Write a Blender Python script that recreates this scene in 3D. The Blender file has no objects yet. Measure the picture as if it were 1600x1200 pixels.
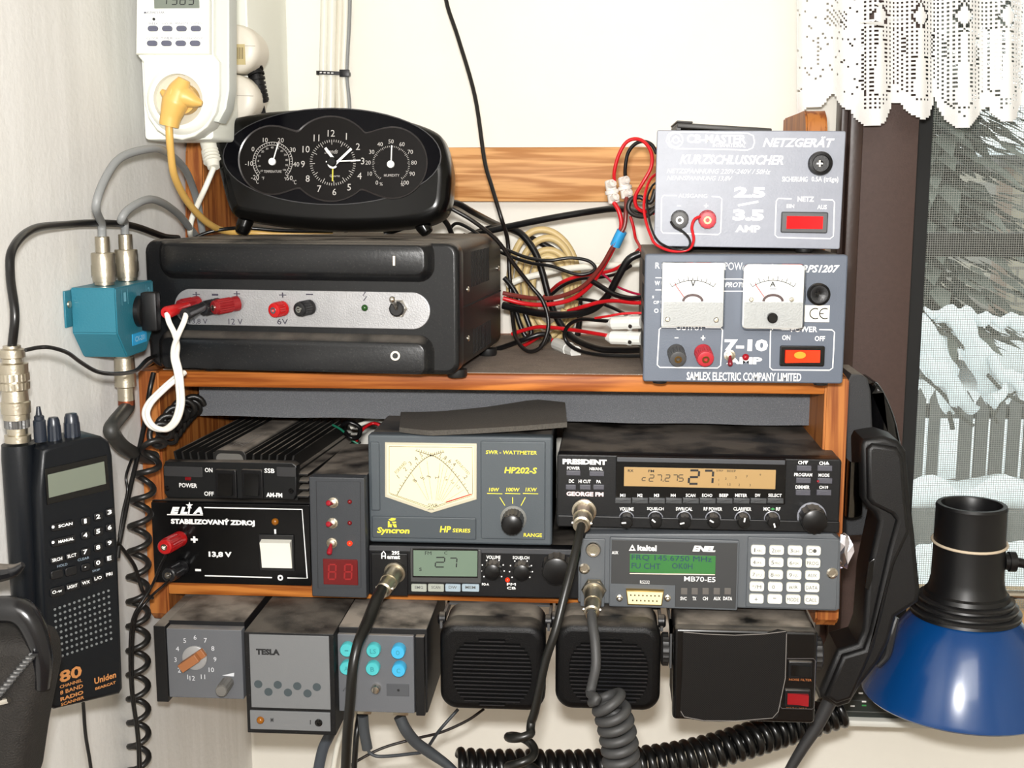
import bpy, bmesh, math, random
from math import sin, cos, tan, atan, pi, radians, sqrt
from mathutils import Vector, Matrix
random.seed(7)
SC = bpy.context.scene
COL = SC.collection

# ---------------------------------------------------------------- camera
F = 1900.0                       # focal length in pixels of the 1600 x 1200 frame
CAM = Vector((0.0, -0.86, 1.50))
VX, VY = 940.0, 290.0            # where the wall's normal vanishes
TH = atan((600 - VY) / F)
PH = atan((VX - 800) / F * cos(TH))
DV = Vector((-sin(PH) * cos(TH), cos(PH) * cos(TH), -sin(TH)))
RV = Vector((cos(PH), sin(PH), 0))
UV = RV.cross(DV)
cam = bpy.data.cameras.new('camera')
cam.sensor_width = 36.0
cam.lens = F / 1600 * 36
cam.clip_start = 0.02
cam_o = bpy.data.objects.new('camera', cam)
COL.objects.link(cam_o)
cam_o.matrix_world = Matrix(((RV.x, UV.x, -DV.x, CAM.x), (RV.y, UV.y, -DV.y, CAM.y),
                             (RV.z, UV.z, -DV.z, CAM.z), (0, 0, 0, 1)))
SC.camera = cam_o

# ---------------------------------------------------------------- light
SC.view_settings.view_transform = 'Standard'
SC.view_settings.look = 'None'
SC.view_settings.gamma = 1
SC.view_settings.use_curve_mapping = False
SC.view_settings.exposure = 0.0
w = bpy.data.worlds.new('winter_sky')
SC.world = w
w.use_nodes = True
w.node_tree.nodes['Background'].inputs[0].default_value = (0.94, 0.97, 0.975, 1)
w.node_tree.nodes['Background'].inputs[1].default_value = 1.75

def light(name, kind, loc, power, size, color, target=None, size_y=None):
    l = bpy.data.lights.new(name, kind)
    l.energy = power
    l.color = color
    if kind == 'AREA':
        l.size = size
        if size_y:
            l.shape = 'RECTANGLE'
            l.size_y = size_y
    else:
        l.shadow_soft_size = size
    o = bpy.data.objects.new(name, l)
    COL.objects.link(o)
    o.location = loc
    if target is not None:
        o.rotation_euler = (Vector(target) - Vector(loc)).to_track_quat('-Z', 'Y').to_euler()
    return o

# the flash of the camera, just above its lens, and an added unseen fill light
light('camera_flash', 'AREA', (-0.004, -0.85, 1.537), 9.5, 0.035, (1.0, 0.98, 0.955), (0.05, 0.2, 1.40), 0.022)
light('added_fill', 'AREA', (0.0, -2.3, 2.5), 34.0, 1.2, (1.0, 0.965, 0.92), (0.0, -1.9, 0.0))

# ---------------------------------------------------------------- pixels -> places
def ray(px, py):
    return RV * (px - 800) + UV * (600 - py) + DV * F
def P(px, py, y=0.0):
    v = ray(px, py)
    return CAM + v * ((y - CAM.y) / v.y)
def PX(px, z, y=0.0):            # the x on plane y that shows at column px, at height z
    a, b = P(px, 0, y), P(px, 1200, y)
    t = (z - a.z) / (b.z - a.z)
    return a.x + (b.x - a.x) * t
def scl(y):                      # metres per pixel on plane y
    return (y - CAM.y) / F

# ---------------------------------------------------------------- materials
def lin(c):
    o = []
    for v in c[:3]:
        v = v / 255.0
        o.append(v / 12.92 if v <= 0.04045 else ((v + 0.055) / 1.055) ** 2.4)
    return (o[0], o[1], o[2], 1.0)

MATS = {}
def mat(name, col=(128, 128, 128), rough=0.5, metal=0.0, bump=0.0, bscale=400.0, var=0.0, vscale=60.0,
        dust=0.0, emit=0.0, spec=0.5, coat=0.0, alpha=1.0, col2=None, trans=0.0, speck=0.0):
    if name in MATS:
        return MATS[name]
    m = bpy.data.materials.new(name)
    m.use_nodes = True
    nt = m.node_tree
    N, L = nt.nodes, nt.links
    b = N['Principled BSDF']
    b.inputs['Base Color'].default_value = lin(col)
    b.inputs['Roughness'].default_value = rough
    b.inputs['Metallic'].default_value = metal
    b.inputs['Specular IOR Level'].default_value = spec
    b.inputs['Coat Weight'].default_value = coat
    b.inputs['Coat Roughness'].default_value = 0.08
    b.inputs['Alpha'].default_value = alpha
    b.inputs['Transmission Weight'].default_value = trans
    if emit > 0:
        b.inputs['Emission Color'].default_value = lin(col)
        b.inputs['Emission Strength'].default_value = emit
    tc = None
    if bump or var or dust or speck:
        tc = N.new('ShaderNodeTexCoord')
    cur = None
    if var:
        n = N.new('ShaderNodeTexNoise')
        n.inputs['Scale'].default_value = vscale
        n.inputs['Detail'].default_value = 6
        n.inputs['Roughness'].default_value = 0.65
        L.new(tc.outputs['Object'], n.inputs['Vector'])
        r = N.new('ShaderNodeMapRange')
        r.inputs['From Min'].default_value = 0.3
        r.inputs['From Max'].default_value = 0.7
        L.new(n.outputs['Fac'], r.inputs['Value'])
        mx = N.new('ShaderNodeMix')
        mx.data_type = 'RGBA'
        c1 = lin(col)
        c2 = lin(col2) if col2 else tuple(min(1, v * (1 - var)) for v in c1[:3]) + (1,)
        mx.inputs[6].default_value = c1
        mx.inputs[7].default_value = c2
        L.new(r.outputs['Result'], mx.inputs[0])
        L.new(mx.outputs[2], b.inputs['Base Color'])
        cur = mx.outputs[2]
    if speck:                     # pale worn or dusty specks
        n = N.new('ShaderNodeTexNoise')
        n.inputs['Scale'].default_value = 900
        n.inputs['Detail'].default_value = 3
        L.new(tc.outputs['Object'], n.inputs['Vector'])
        r = N.new('ShaderNodeMapRange')
        r.inputs['From Min'].default_value = 0.62
        r.inputs['From Max'].default_value = 0.74
        r.inputs['To Max'].default_value = speck
        L.new(n.outputs['Fac'], r.inputs['Value'])
        mx = N.new('ShaderNodeMix')
        mx.data_type = 'RGBA'
        mx.inputs[6].default_value = lin(col)
        if cur:
            L.new(cur, mx.inputs[6])
        mx.inputs[7].default_value = lin((200, 195, 190))
        L.new(r.outputs['Result'], mx.inputs[0])
        L.new(mx.outputs[2], b.inputs['Base Color'])
        cur = mx.outputs[2]
    if dust:                      # settled dust on faces that look up
        g = N.new('ShaderNodeNewGeometry')
        s = N.new('ShaderNodeSeparateXYZ')
        L.new(g.outputs['Normal'], s.inputs[0])
        r = N.new('ShaderNodeMapRange')
        r.inputs['From Min'].default_value = 0.55
        r.inputs['From Max'].default_value = 0.95
        r.inputs['To Max'].default_value = dust
        L.new(s.outputs['Z'], r.inputs['Value'])
        n = N.new('ShaderNodeTexNoise')
        n.inputs['Scale'].default_value = 28
        n.inputs['Detail'].default_value = 5
        L.new(tc.outputs['Object'], n.inputs['Vector'])
        r2 = N.new('ShaderNodeMapRange')
        r2.inputs['From Min'].default_value = 0.34
        r2.inputs['From Max'].default_value = 0.56
        L.new(n.outputs['Fac'], r2.inputs['Value'])
        mu = N.new('ShaderNodeMath')
        mu.operation = 'MULTIPLY'
        L.new(r.outputs['Result'], mu.inputs[0])
        L.new(r2.outputs['Result'], mu.inputs[1])
        mx = N.new('ShaderNodeMix')
        mx.data_type = 'RGBA'
        mx.inputs[6].default_value = lin(col)
        if cur:
            L.new(cur, mx.inputs[6])
        mx.inputs[7].default_value = lin((146, 137, 126))
        L.new(mu.outputs[0], mx.inputs[0])
        L.new(mx.outputs[2], b.inputs['Base Color'])
        mr = N.new('ShaderNodeMix')
        mr.data_type = 'FLOAT'
        mr.inputs[2].default_value = rough
        mr.inputs[3].default_value = 0.9
        L.new(mu.outputs[0], mr.inputs[0])
        L.new(mr.outputs[0], b.inputs['Roughness'])
    if bump:
        n = N.new('ShaderNodeTexNoise')
        n.inputs['Scale'].default_value = bscale
        n.inputs['Detail'].default_value = 4
        L.new(tc.outputs['Object'], n.inputs['Vector'])
        bp = N.new('ShaderNodeBump')
        bp.inputs['Strength'].default_value = min(1.0, bump)
        bp.inputs['Distance'].default_value = 0.0006
        L.new(n.outputs['Fac'], bp.inputs['Height'])
        L.new(bp.outputs['Normal'], b.inputs['Normal'])
    MATS[name] = m
    return m

def wood(name, axis, dark=(148, 88, 40), pale=(196, 136, 76)):
    m = bpy.data.materials.new(name)
    m.use_nodes = True
    N, L = m.node_tree.nodes, m.node_tree.links
    b = N['Principled BSDF']
    tc = N.new('ShaderNodeTexCoord')
    mp = N.new('ShaderNodeMapping')
    sc = [42, 42, 42]
    sc['xyz'.index(axis)] = 2.4
    mp.inputs['Scale'].default_value = sc
    L.new(tc.outputs['Object'], mp.inputs['Vector'])
    n1 = N.new('ShaderNodeTexNoise')
    n1.inputs['Scale'].default_value = 1.4
    n1.inputs['Detail'].default_value = 3
    n1.inputs['Distortion'].default_value = 0.6
    L.new(mp.outputs['Vector'], n1.inputs['Vector'])
    wv = N.new('ShaderNodeMath')
    wv.operation = 'MULTIPLY'
    wv.inputs[1].default_value = 26
    L.new(n1.outputs['Fac'], wv.inputs[0])
    sn = N.new('ShaderNodeMath')
    sn.operation = 'SINE'
    L.new(wv.outputs[0], sn.inputs[0])
    n2 = N.new('ShaderNodeTexNoise')
    n2.inputs['Scale'].default_value = 9
    n2.inputs['Detail'].default_value = 6
    L.new(mp.outputs['Vector'], n2.inputs['Vector'])
    ad = N.new('ShaderNodeMath')
    ad.operation = 'MULTIPLY_ADD'
    ad.inputs[1].default_value = 0.30
    L.new(sn.outputs[0], ad.inputs[0])
    L.new(n2.outputs['Fac'], ad.inputs[2])
    cr = N.new('ShaderNodeValToRGB')
    cr.color_ramp.elements[0].position = 0.2
    cr.color_ramp.elements[0].color = lin(dark)
    cr.color_ramp.elements[1].position = 0.75
    cr.color_ramp.elements[1].color = lin(pale)
    L.new(ad.outputs[0], cr.inputs['Fac'])
    L.new(cr.outputs['Color'], b.inputs['Base Color'])
    b.inputs['Roughness'].default_value = 0.5
    b.inputs['Specular IOR Level'].default_value = 0.3
    MATS[name] = m
    return m

# ---------------------------------------------------------------- mesh helpers
def link_mesh(name, bm, m, parent=None, smooth=35):
    me = bpy.data.meshes.new(name)
    bm.normal_update()
    bm.to_mesh(me)
    bm.free()
    ms = m if isinstance(m, (list, tuple)) else [m]
    for q in ms:
        me.materials.append(q)
    if smooth:
        me.polygons.foreach_set('use_smooth', [len(p.vertices) < 5 for p in me.polygons])
        me.set_sharp_from_angle(angle=radians(smooth))
    o = bpy.data.objects.new(name, me)
    COL.objects.link(o)
    if parent is not None:
        o.parent = parent
    return o

def tag(o, label, cat, group=None, kind=None):
    o['label'] = label
    o['category'] = cat
    if group:
        o['group'] = group
    if kind:
        o['kind'] = kind
    return o

def structure(o):
    o['kind'] = 'structure'
    return o

def B():
    return bmesh.new()

def box(bm, x0, x1, y0, y1, z0, z1, bev=0.0, seg=2):
    if x0 > x1: x0, x1 = x1, x0
    if y0 > y1: y0, y1 = y1, y0
    if z0 > z1: z0, z1 = z1, z0
    vs = [bm.verts.new((x, y, z)) for x in (x0, x1) for y in (y0, y1) for z in (z0, z1)]
    fs = []
    for q in ((0, 1, 3, 2), (4, 6, 7, 5), (0, 4, 5, 1), (2, 3, 7, 6), (0, 2, 6, 4), (1, 5, 7, 3)):
        fs.append(bm.faces.new([vs[i] for i in q]))
    if bev:
        es = list({e for f in fs for e in f.edges})
        bmesh.ops.bevel(bm, geom=es, offset=bev, segments=seg, affect='EDGES', profile=0.5)
    return vs

def rr(x0, z0, x1, z1, r=0.002, n=4):
    if x0 > x1: x0, x1 = x1, x0
    if z0 > z1: z0, z1 = z1, z0
    r = min(r, (x1 - x0) / 2 - 1e-6, (z1 - z0) / 2 - 1e-6)
    out = []
    for cx, cz, a0 in ((x1 - r, z0 + r, -90), (x1 - r, z1 - r, 0), (x0 + r, z1 - r, 90), (x0 + r, z0 + r, 180)):
        for i in range(n + 1):
            a = radians(a0 + 90 * i / n)
            out.append((cx + r * cos(a), cz + r * sin(a)))
    return out

def ell(cx, cz, rx, rz, n=24):
    return [(cx + rx * cos(2 * pi * i / n), cz + rz * sin(2 * pi * i / n)) for i in range(n)]

def inset(pts, d):
    n = len(pts)
    out = []
    for i in range(n):
        p0, p1, p2 = Vector(pts[i - 1]), Vector(pts[i]), Vector(pts[(i + 1) % n])
        a = (p1 - p0)
        c = (p2 - p1)
        if a.length < 1e-9: a = c
        if c.length < 1e-9: c = a
        a = a.normalized()
        c = c.normalized()
        na, nc = Vector((-a.y, a.x)), Vector((-c.y, c.x))
        nn = na + nc
        if nn.length < 1e-6:
            nn = na
        nn = nn.normalized()
        k = max(0.5, nn.dot(na))
        q = p1 + nn * (d / k)
        out.append((q.x, q.y))
    return out

def area2(pts):
    return sum(pts[i - 1][0] * pts[i][1] - pts[i][0] * pts[i - 1][1] for i in range(len(pts)))

def slab(bm, pts, y0, y1, bev=0.0, back_bev=0.0, nb=2, cap=True):
    """an outline in x-z pushed from its front y0 to its back y1, front edge rounded by bev"""
    if area2(pts) < 0:
        pts = pts[::-1]
    rings = []
    if bev:
        for i in range(nb + 1):
            a = pi / 2 * i / nb
            rings.append((inset(pts, bev * (1 - sin(a))), y0 + bev * (1 - cos(a))))
    else:
        rings.append((pts, y0))
    if back_bev:
        for i in range(nb + 1):
            a = pi / 2 * i / nb
            rings.append((inset(pts, back_bev * (1 - cos(a))), y1 - back_bev * (1 - sin(a))))
    else:
        rings.append((pts, y1))
    vr = [[bm.verts.new((x, y, z)) for x, z in rg] for rg, y in rings]
    n = len(pts)
    for a, c in zip(vr, vr[1:]):
        for i in range(n):
            j = (i + 1) % n
            bm.faces.new((a[i], a[j], c[j], c[i]))
    if cap:
        bm.faces.new(vr[0])
        bm.faces.new(vr[-1][::-1])
    return vr

def frame_of(ax):
    ax = Vector(ax).normalized()
    h = Vector((0, 0, 1)) if abs(ax.z) < 0.9 else Vector((1, 0, 0))
    u = h.cross(ax).normalized()
    return ax, u, ax.cross(u)

def lathe(bm, o, ax, prof, seg=24, ribs=0, rib=0.0, close=True):
    """profile of (radius, height along ax); ribs > 0 makes the rim fluted"""
    o = Vector(o)
    ax, u, v = frame_of(ax)
    rings = []
    for r, h in prof:
        if r < 1e-7:
            rings.append([bm.verts.new(o + ax * h)])
            continue
        rg = []
        for i in range(seg):
            a = 2 * pi * i / seg
            k = r * (1 + (rib * (1 if (i % 2) else -1) if ribs else 0))
            rg.append(bm.verts.new(o + ax * h + (u * cos(a) + v * sin(a)) * k))
        rings.append(rg)
    for a, c in zip(rings, rings[1:]):
        if len(a) == 1 and len(c) == 1:
            continue
        for i in range(seg):
            j = (i + 1) % seg
            if len(a) == 1:
                bm.faces.new((a[0], c[j], c[i]))
            elif len(c) == 1:
                bm.faces.new((a[i], a[j], c[0]))
            else:
                bm.faces.new((a[i], a[j], c[j], c[i]))
    if close:
        if len(rings[0]) > 1:
            bm.faces.new(rings[0][::-1])
        if len(rings[-1]) > 1:
            bm.faces.new(rings[-1])

def cyl(bm, o, ax, r, h, seg=20, r2=None, bev=0.0):
    r2 = r if r2 is None else r2
    if bev:
        lathe(bm, o, ax, [(r - bev, 0), (r, bev), (r2, h - bev), (r2 - bev, h)], seg)
    else:
        lathe(bm, o, ax, [(r, 0), (r2, h)], seg)

def spline(pts, per=8):
    pts = [Vector(p) for p in pts]
    if len(pts) < 3:
        return pts
    ex = [pts[0] * 2 - pts[1]] + pts + [pts[-1] * 2 - pts[-2]]
    out = []
    for i in range(1, len(ex) - 2):
        p0, p1, p2, p3 = ex[i - 1:i + 3]
        for k in range(per):
            t = k / per
            out.append(0.5 * ((2 * p1) + (p2 - p0) * t + (2 * p0 - 5 * p1 + 4 * p2 - p3) * t * t
                              + (3 * p1 - p0 - 3 * p2 + p3) * t ** 3))
    out.append(pts[-1])
    return out

def resample(pts, step):
    out = [pts[0]]
    acc = 0.0
    for a, c in zip(pts, pts[1:]):
        d = (c - a).length
        while acc + d >= step and d > 0:
            t = (step - acc) / d
            a = a + (c - a) * t
            out.append(a)
            d = (c - a).length
            acc = 0.0
        acc += d
    if (out[-1] - pts[-1]).length > step * 0.3:
        out.append(pts[-1])
    return out

def sweep(bm, pts, r, seg=10, flat=1.0):
    """round section carried along pts; r a number or one per point"""
    n = len(pts)
    tang = []
    for i in range(n):
        t = pts[min(i + 1, n - 1)] - pts[max(i - 1, 0)]
        tang.append(t.normalized() if t.length > 1e-9 else Vector((0, 0, 1)))
    _, u, _ = frame_of(tang[0])
    rings = []
    for i in range(n):
        t = tang[i]
        u = (u - t * u.dot(t))
        u = u.normalized() if u.length > 1e-6 else frame_of(t)[1]
        v = t.cross(u)
        q = r[i] if isinstance(r, (list, tuple)) else r
        rings.append([bm.verts.new(pts[i] + (u * cos(2 * pi * k / seg) * flat + v * sin(2 * pi * k / seg)) * q) for k in range(seg)])
    for a, c in zip(rings, rings[1:]):
        for k in range(seg):
            j = (k + 1) % seg
            bm.faces.new((a[k], a[j], c[j], c[k]))
    bm.faces.new(rings[0][::-1])
    bm.faces.new(rings[-1])

def tube(bm, pts, r, seg=10, per=8, flat=1.0):
    p = spline(pts, per)
    if isinstance(r, (list, tuple)):
        n = len(p)
        rr_ = []
        for i in range(n):
            f = i / (n - 1) * (len(r) - 1)
            k = min(int(f), len(r) - 2)
            rr_.append(r[k] + (r[k + 1] - r[k]) * (f - k))
        r = rr_
    sweep(bm, p, r, seg, flat)

def coil_path(path, R, pitch, per=14, phase=0.0, taper=0.0):
    p = resample(spline(path, 16), pitch / per)
    n = len(p)
    _, u, _ = frame_of(p[1] - p[0])
    out = []
    for i in range(n):
        t = (p[min(i + 1, n - 1)] - p[max(i - 1, 0)]).normalized()
        u = (u - t * u.dot(t)).normalized()
        v = t.cross(u)
        a = 2 * pi * i / per + phase
        k = R
        if taper:
            k = R * min(1.0, (i + 2) / (taper * per), (n - i + 1) / (taper * per))
        out.append(p[i] + (u * cos(a) + v * sin(a)) * k)
    return out

def sphere(bm, c, r, seg=14, sy=1.0, sz=1.0):
    c = Vector(c)
    n = max(6, seg // 2)
    prof = [(r * sin(pi * i / n), -r * cos(pi * i / n)) for i in range(n + 1)]
    k = len(bm.verts)
    lathe(bm, (0, 0, 0), (0, 0, 1), [(a if a > 1e-6 else 0.0, h) for a, h in prof], seg, close=False)
    bm.verts.ensure_lookup_table()
    for q in bm.verts[k:]:
        q.co = Vector((q.co.x, q.co.y * sy, q.co.z * sz)) + c

# ---------------------------------------------------------------- lettering
_tc = bpy.data.curves.new('type', 'FONT')
_to = bpy.data.objects.new('type', _tc)
COL.objects.link(_to)            # taken away again at the end
def glyphs(s, bold=0.0, shear=0.0, res=2, space=1.0):
    _tc.body = s
    _tc.offset = bold
    _tc.shear = shear
    _tc.resolution_u = res
    _tc.space_character = space
    _tc.fill_mode = 'FRONT'
    bpy.context.view_layer.update()
    dg = bpy.context.evaluated_depsgraph_get()
    ev = _to.evaluated_get(dg)
    me = ev.to_mesh()
    vs = [(v.co.x, v.co.y) for v in me.vertices]
    fs = [tuple(p.vertices) for p in me.polygons]
    ev.to_mesh_clear()
    return vs, fs

def put_text(bm, s, x0, z0, x1, z1, y, bold=0.02, shear=0.0, res=2, keep=False, space=1.0, rot=0.0):
    """letters filling the box x0..x1, z0..z1 on the plane y, facing -y"""
    vs, fs = glyphs(s, bold, shear, res, space)
    if not vs:
        return
    a0, a1 = min(v[0] for v in vs), max(v[0] for v in vs)
    b0, b1 = min(v[1] for v in vs), max(v[1] for v in vs)
    sx = (x1 - x0) / max(a1 - a0, 1e-6)
    sz = (z1 - z0) / max(b1 - b0, 1e-6)
    ox, oz = x0, z0
    if keep:
        k = min(sx, sz)
        ox = (x0 + x1) / 2 - k * (a1 - a0) / 2
        oz = (z0 + z1) / 2 - k * (b1 - b0) / 2
        sx = sz = k
    cx, cz = (x0 + x1) / 2, (z0 + z1) / 2
    out = []
    for v in vs:
        X, Z = ox + (v[0] - a0) * sx, oz + (v[1] - b0) * sz
        if rot:
            dx, dz = X - cx, Z - cz
            X, Z = cx + dx * cos(rot) - dz * sin(rot), cz + dx * sin(rot) + dz * cos(rot)
        out.append(bm.verts.new((X, y, Z)))
    for f in fs:
        try:
            bm.faces.new([out[i] for i in f])
        except ValueError:
            pass

# ---------------------------------------------------------------- a thing with a front face
class Dev:
    """an Empty at a thing's base whose local x runs along its front, y into depth and z up"""
    def __init__(s, name, label, cat, loc, yaw=0.0, roll=0.0, pitch=0.0, group=None):
        o = bpy.data.objects.new(name, None)
        o.empty_display_size = 0.02
        COL.objects.link(o)
        o.location = loc
        R = Matrix.Rotation(radians(yaw), 4, 'Z') @ Matrix.Rotation(radians(pitch), 4, 'X') @ Matrix.Rotation(radians(roll), 4, 'Y')
        o.rotation_euler = R.to_euler()
        tag(o, label, cat, group)
        s.o = o
        s.M = Matrix.Translation(loc) @ R
        s.I = s.M.inverted()
        s.c = s.I @ CAM
        s.Ir = s.I.to_3x3()
    def p(s, px, py, y=0.0):
        v = s.Ir @ ray(px, py)
        return s.c + v * ((y - s.c.y) / v.y)
    def xz(s, px, py, y=0.0):
        q = s.p(px, py, y)
        return q.x, q.z
    def rect(s, x0, y0, x1, y1, y=0.0):
        a, b = s.p(x0, (y0 + y1) / 2, y), s.p(x1, (y0 + y1) / 2, y)
        c, d = s.p((x0 + x1) / 2, y1, y), s.p((x0 + x1) / 2, y0, y)
        return a.x, c.z, b.x, d.z
    def part(s, name, bm, m, parent=None, smooth=35, label=None):
        o = link_mesh(name, bm, m, parent or s.o, smooth)
        if label:
            o['label'] = label
        return o
    # printed letters, lines and rules collected per colour
    def text(s, bm, t, x0, y0, x1, y1, off=0.0, bold=0.02, shear=0.0, lift=0.00015, **k):
        y = off - lift
        a, c, b, d = s.rect(x0, y0, x1, y1, y)
        put_text(bm, t, a, c, b, d, y, bold, shear, **k)
    def line(s, bm, pts, wpx=2.0, off=0.0, lift=0.00015, closed=False):
        y = off - lift
        q = [s.p(a, b, y) for a, b in pts]
        k = wpx * (y - s.c.y) / F / 2 if s.c.y < 0 else 0.0003
        ribbon(bm, [(v.x, v.z) for v in q], k, y, closed)
    def fill(s, bm, pts, off=0.0, lift=0.00015):
        y = off - lift
        bm.faces.new([bm.verts.new(s.p(a, b, y)) for a, b in pts])
    def m(s, px):                # metres per pixel on its front
        return px * -s.c.y / F

def ribbon(bm, pts, k, y, closed=False):
    n = len(pts)
    P2 = [Vector(p) for p in pts]
    L_, R_ = [], []
    for i in range(n):
        if closed:
            a, c = P2[i - 1], P2[(i + 1) % n]
        else:
            a, c = P2[max(i - 1, 0)], P2[min(i + 1, n - 1)]
        t = (c - a).normalized()
        nn = Vector((-t.y, t.x))
        L_.append(bm.verts.new((P2[i].x + nn.x * k, y, P2[i].y + nn.y * k)))
        R_.append(bm.verts.new((P2[i].x - nn.x * k, y, P2[i].y - nn.y * k)))
    for i in range(n if closed else n - 1):
        j = (i + 1) % n
        bm.faces.new((L_[i], R_[i], R_[j], L_[j]))

def arc(cx, cy, rx, ry, a0, a1, n=16):
    """pixel points on an arc; angles in degrees, 0 to the right, 90 up"""
    return [(cx + rx * cos(radians(a0 + (a1 - a0) * i / n)), cy - ry * sin(radians(a0 + (a1 - a0) * i / n))) for i in range(n + 1)]

SEG7 = {'0': 'abcdef', '1': 'bc', '2': 'abged', '3': 'abgcd', '4': 'fgbc', '5': 'afgcd', '6': 'afgedc', '7': 'abc', '8': 'abcdefg', '9': 'abcdfg', 'c': 'ged', 'C': 'afed'}
def seg7(d, bm, ch, x0, y0, x1, y1, t, off=0.0, lean=0.0):
    """a seven-segment digit in the pixel box"""
    ym = (y0 + y1) / 2
    g = t * 0.35
    def q(x, y): return (x + lean * (y1 - y) / (y1 - y0), y)
    S = {'a': ((x0 + g, y0), (x1 - g, y0)), 'd': ((x0 + g, y1), (x1 - g, y1)), 'g': ((x0 + g, ym), (x1 - g, ym)),
         'f': ((x0, y0 + g), (x0, ym - g)), 'b': ((x1, y0 + g), (x1, ym - g)),
         'e': ((x0, ym + g), (x0, y1 - g)), 'c': ((x1, ym + g), (x1, y1 - g))}
    for k in SEG7[ch]:
        a, c = S[k]
        d.line(bm, [q(*a), q(*c)], t, off)

def cable(name, label, cat, pts, rpx, m, group=None, y=None, seg=10, flat=1.0, per=8):
    """pts of (px, py, depth); rpx the radius in pixels at its own depth"""
    bm = B()
    q = [P(a[0], a[1], a[2] if len(a) > 2 else y) for a in pts]
    r = [rpx * scl(a[2] if len(a) > 2 else y) for a in pts]
    tube(bm, q, r, seg, per, flat)
    o = link_mesh(name, bm, m, None, 60)
    tag(o, label, cat, group)
    return o

# common materials
BLACKP = mat('black_plastic', (13, 13, 15), 0.38, spec=0.35, bump=0.15, bscale=900, dust=0.45)
BLACKM = mat('black_matte', (14, 14, 15), 0.55, spec=0.3, bump=0.35, bscale=1400, dust=0.5)
BLACKG = mat('black_gloss', (10, 10, 11), 0.16)
INKW = mat('white_ink', (236, 236, 234), 0.6)
INKK = mat('black_ink', (24, 24, 26), 0.7)
CHROME = mat('chrome', (215, 210, 200), 0.22, 1.0)
NICKEL = mat('nickel', (190, 182, 165), 0.34, 1.0, bump=0.2, bscale=700)
RUBBERB = mat('black_rubber', (22, 22, 22), 0.48)
CABLEB = mat('black_cable', (14, 14, 15), 0.32)
REDW = mat('red_wire', (196, 22, 30), 0.35)
WHITEP = mat('white_plastic', (232, 230, 218), 0.35)
# ================================================================ the room
YW = 0.25                                       # the back wall
XL = PX(232, P(560, 936, 0).z, 0) - 0.0012                         # the left wall
XR, YF, ZC = 1.7, -3.2, 2.6
M_WALL = mat('white_wall_paint', (243, 240, 230), 0.75, bump=0.25, bscale=160, var=0.04, vscale=8)
def wall_left_mat():
    m = mat('streaked_plaster', (229, 228, 224), 0.8, bump=0.5, bscale=220)
    N, L = m.node_tree.nodes, m.node_tree.links
    b = N['Principled BSDF']
    tc = N.new('ShaderNodeTexCoord')
    mp = N.new('ShaderNodeMapping')
    mp.inputs['Scale'].default_value = (60, 60, 5)
    L.new(tc.outputs['Object'], mp.inputs['Vector'])
    n = N.new('ShaderNodeTexNoise')
    n.inputs['Scale'].default_value = 1.0
    n.inputs['Detail'].default_value = 5
    L.new(mp.outputs['Vector'], n.inputs['Vector'])
    cr = N.new('ShaderNodeValToRGB')
    cr.color_ramp.elements[0].position = 0.36
    cr.color_ramp.elements[0].color = lin((224, 223, 219))
    cr.color_ramp.elements[1].position = 0.62
    cr.color_ramp.elements[1].color = lin((233, 232, 229))
    L.new(n.outputs['Fac'], cr.inputs['Fac'])
    L.new(cr.outputs['Color'], b.inputs['Base Color'])
    return m
M_WALLL = wall_left_mat()
M_CEIL = mat('ceiling_paint', (235, 232, 225), 0.8)
M_FLOOR = mat('floor_boards', (140, 104, 70), 0.5, var=0.25, vscale=6)

# window opening in the back wall
ZS = P(1360, 1119, 0.15).z                      # top of the sill
WX0 = P(1338, 600, YW).x
WX1 = 1.35
WZ0 = P(1590, 968, 0.30).z
WZ1 = 2.15
bm = B()
box(bm, XL - 0.12, WX0, YW, YW + 0.14, 0, ZC)
box(bm, WX1, XR + 0.12, YW, YW + 0.14, 0, ZC)
box(bm, WX0, WX1, YW, YW + 0.14, 0, WZ0)
box(bm, WX0, WX1, YW, YW + 0.14, WZ1, ZC)
structure(link_mesh('wall_back', bm, M_WALL, None, 0))
bm = B(); box(bm, XL - 0.12, XL, YF, YW, 0, ZC)
structure(link_mesh('wall_left', bm, M_WALLL, None, 0))
bm = B(); box(bm, XR, XR + 0.12, YF, YW, 0, ZC)
structure(link_mesh('wall_right', bm, M_WALL, None, 0))
bm = B(); box(bm, XL - 0.12, XR + 0.12, YF - 0.12, YF, 0, ZC)
structure(link_mesh('wall_front', bm, M_WALL, None, 0))
bm = B(); box(bm, XL - 0.12, XR + 0.12, YF - 0.12, YW + 0.14, -0.1, 0)
structure(link_mesh('floor', bm, M_FLOOR, None, 0))
bm = B(); box(bm, XL - 0.12, XR + 0.12, YF - 0.12, YW + 0.14, ZC, ZC + 0.1)
structure(link_mesh('ceiling', bm, M_CEIL, None, 0))

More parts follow.
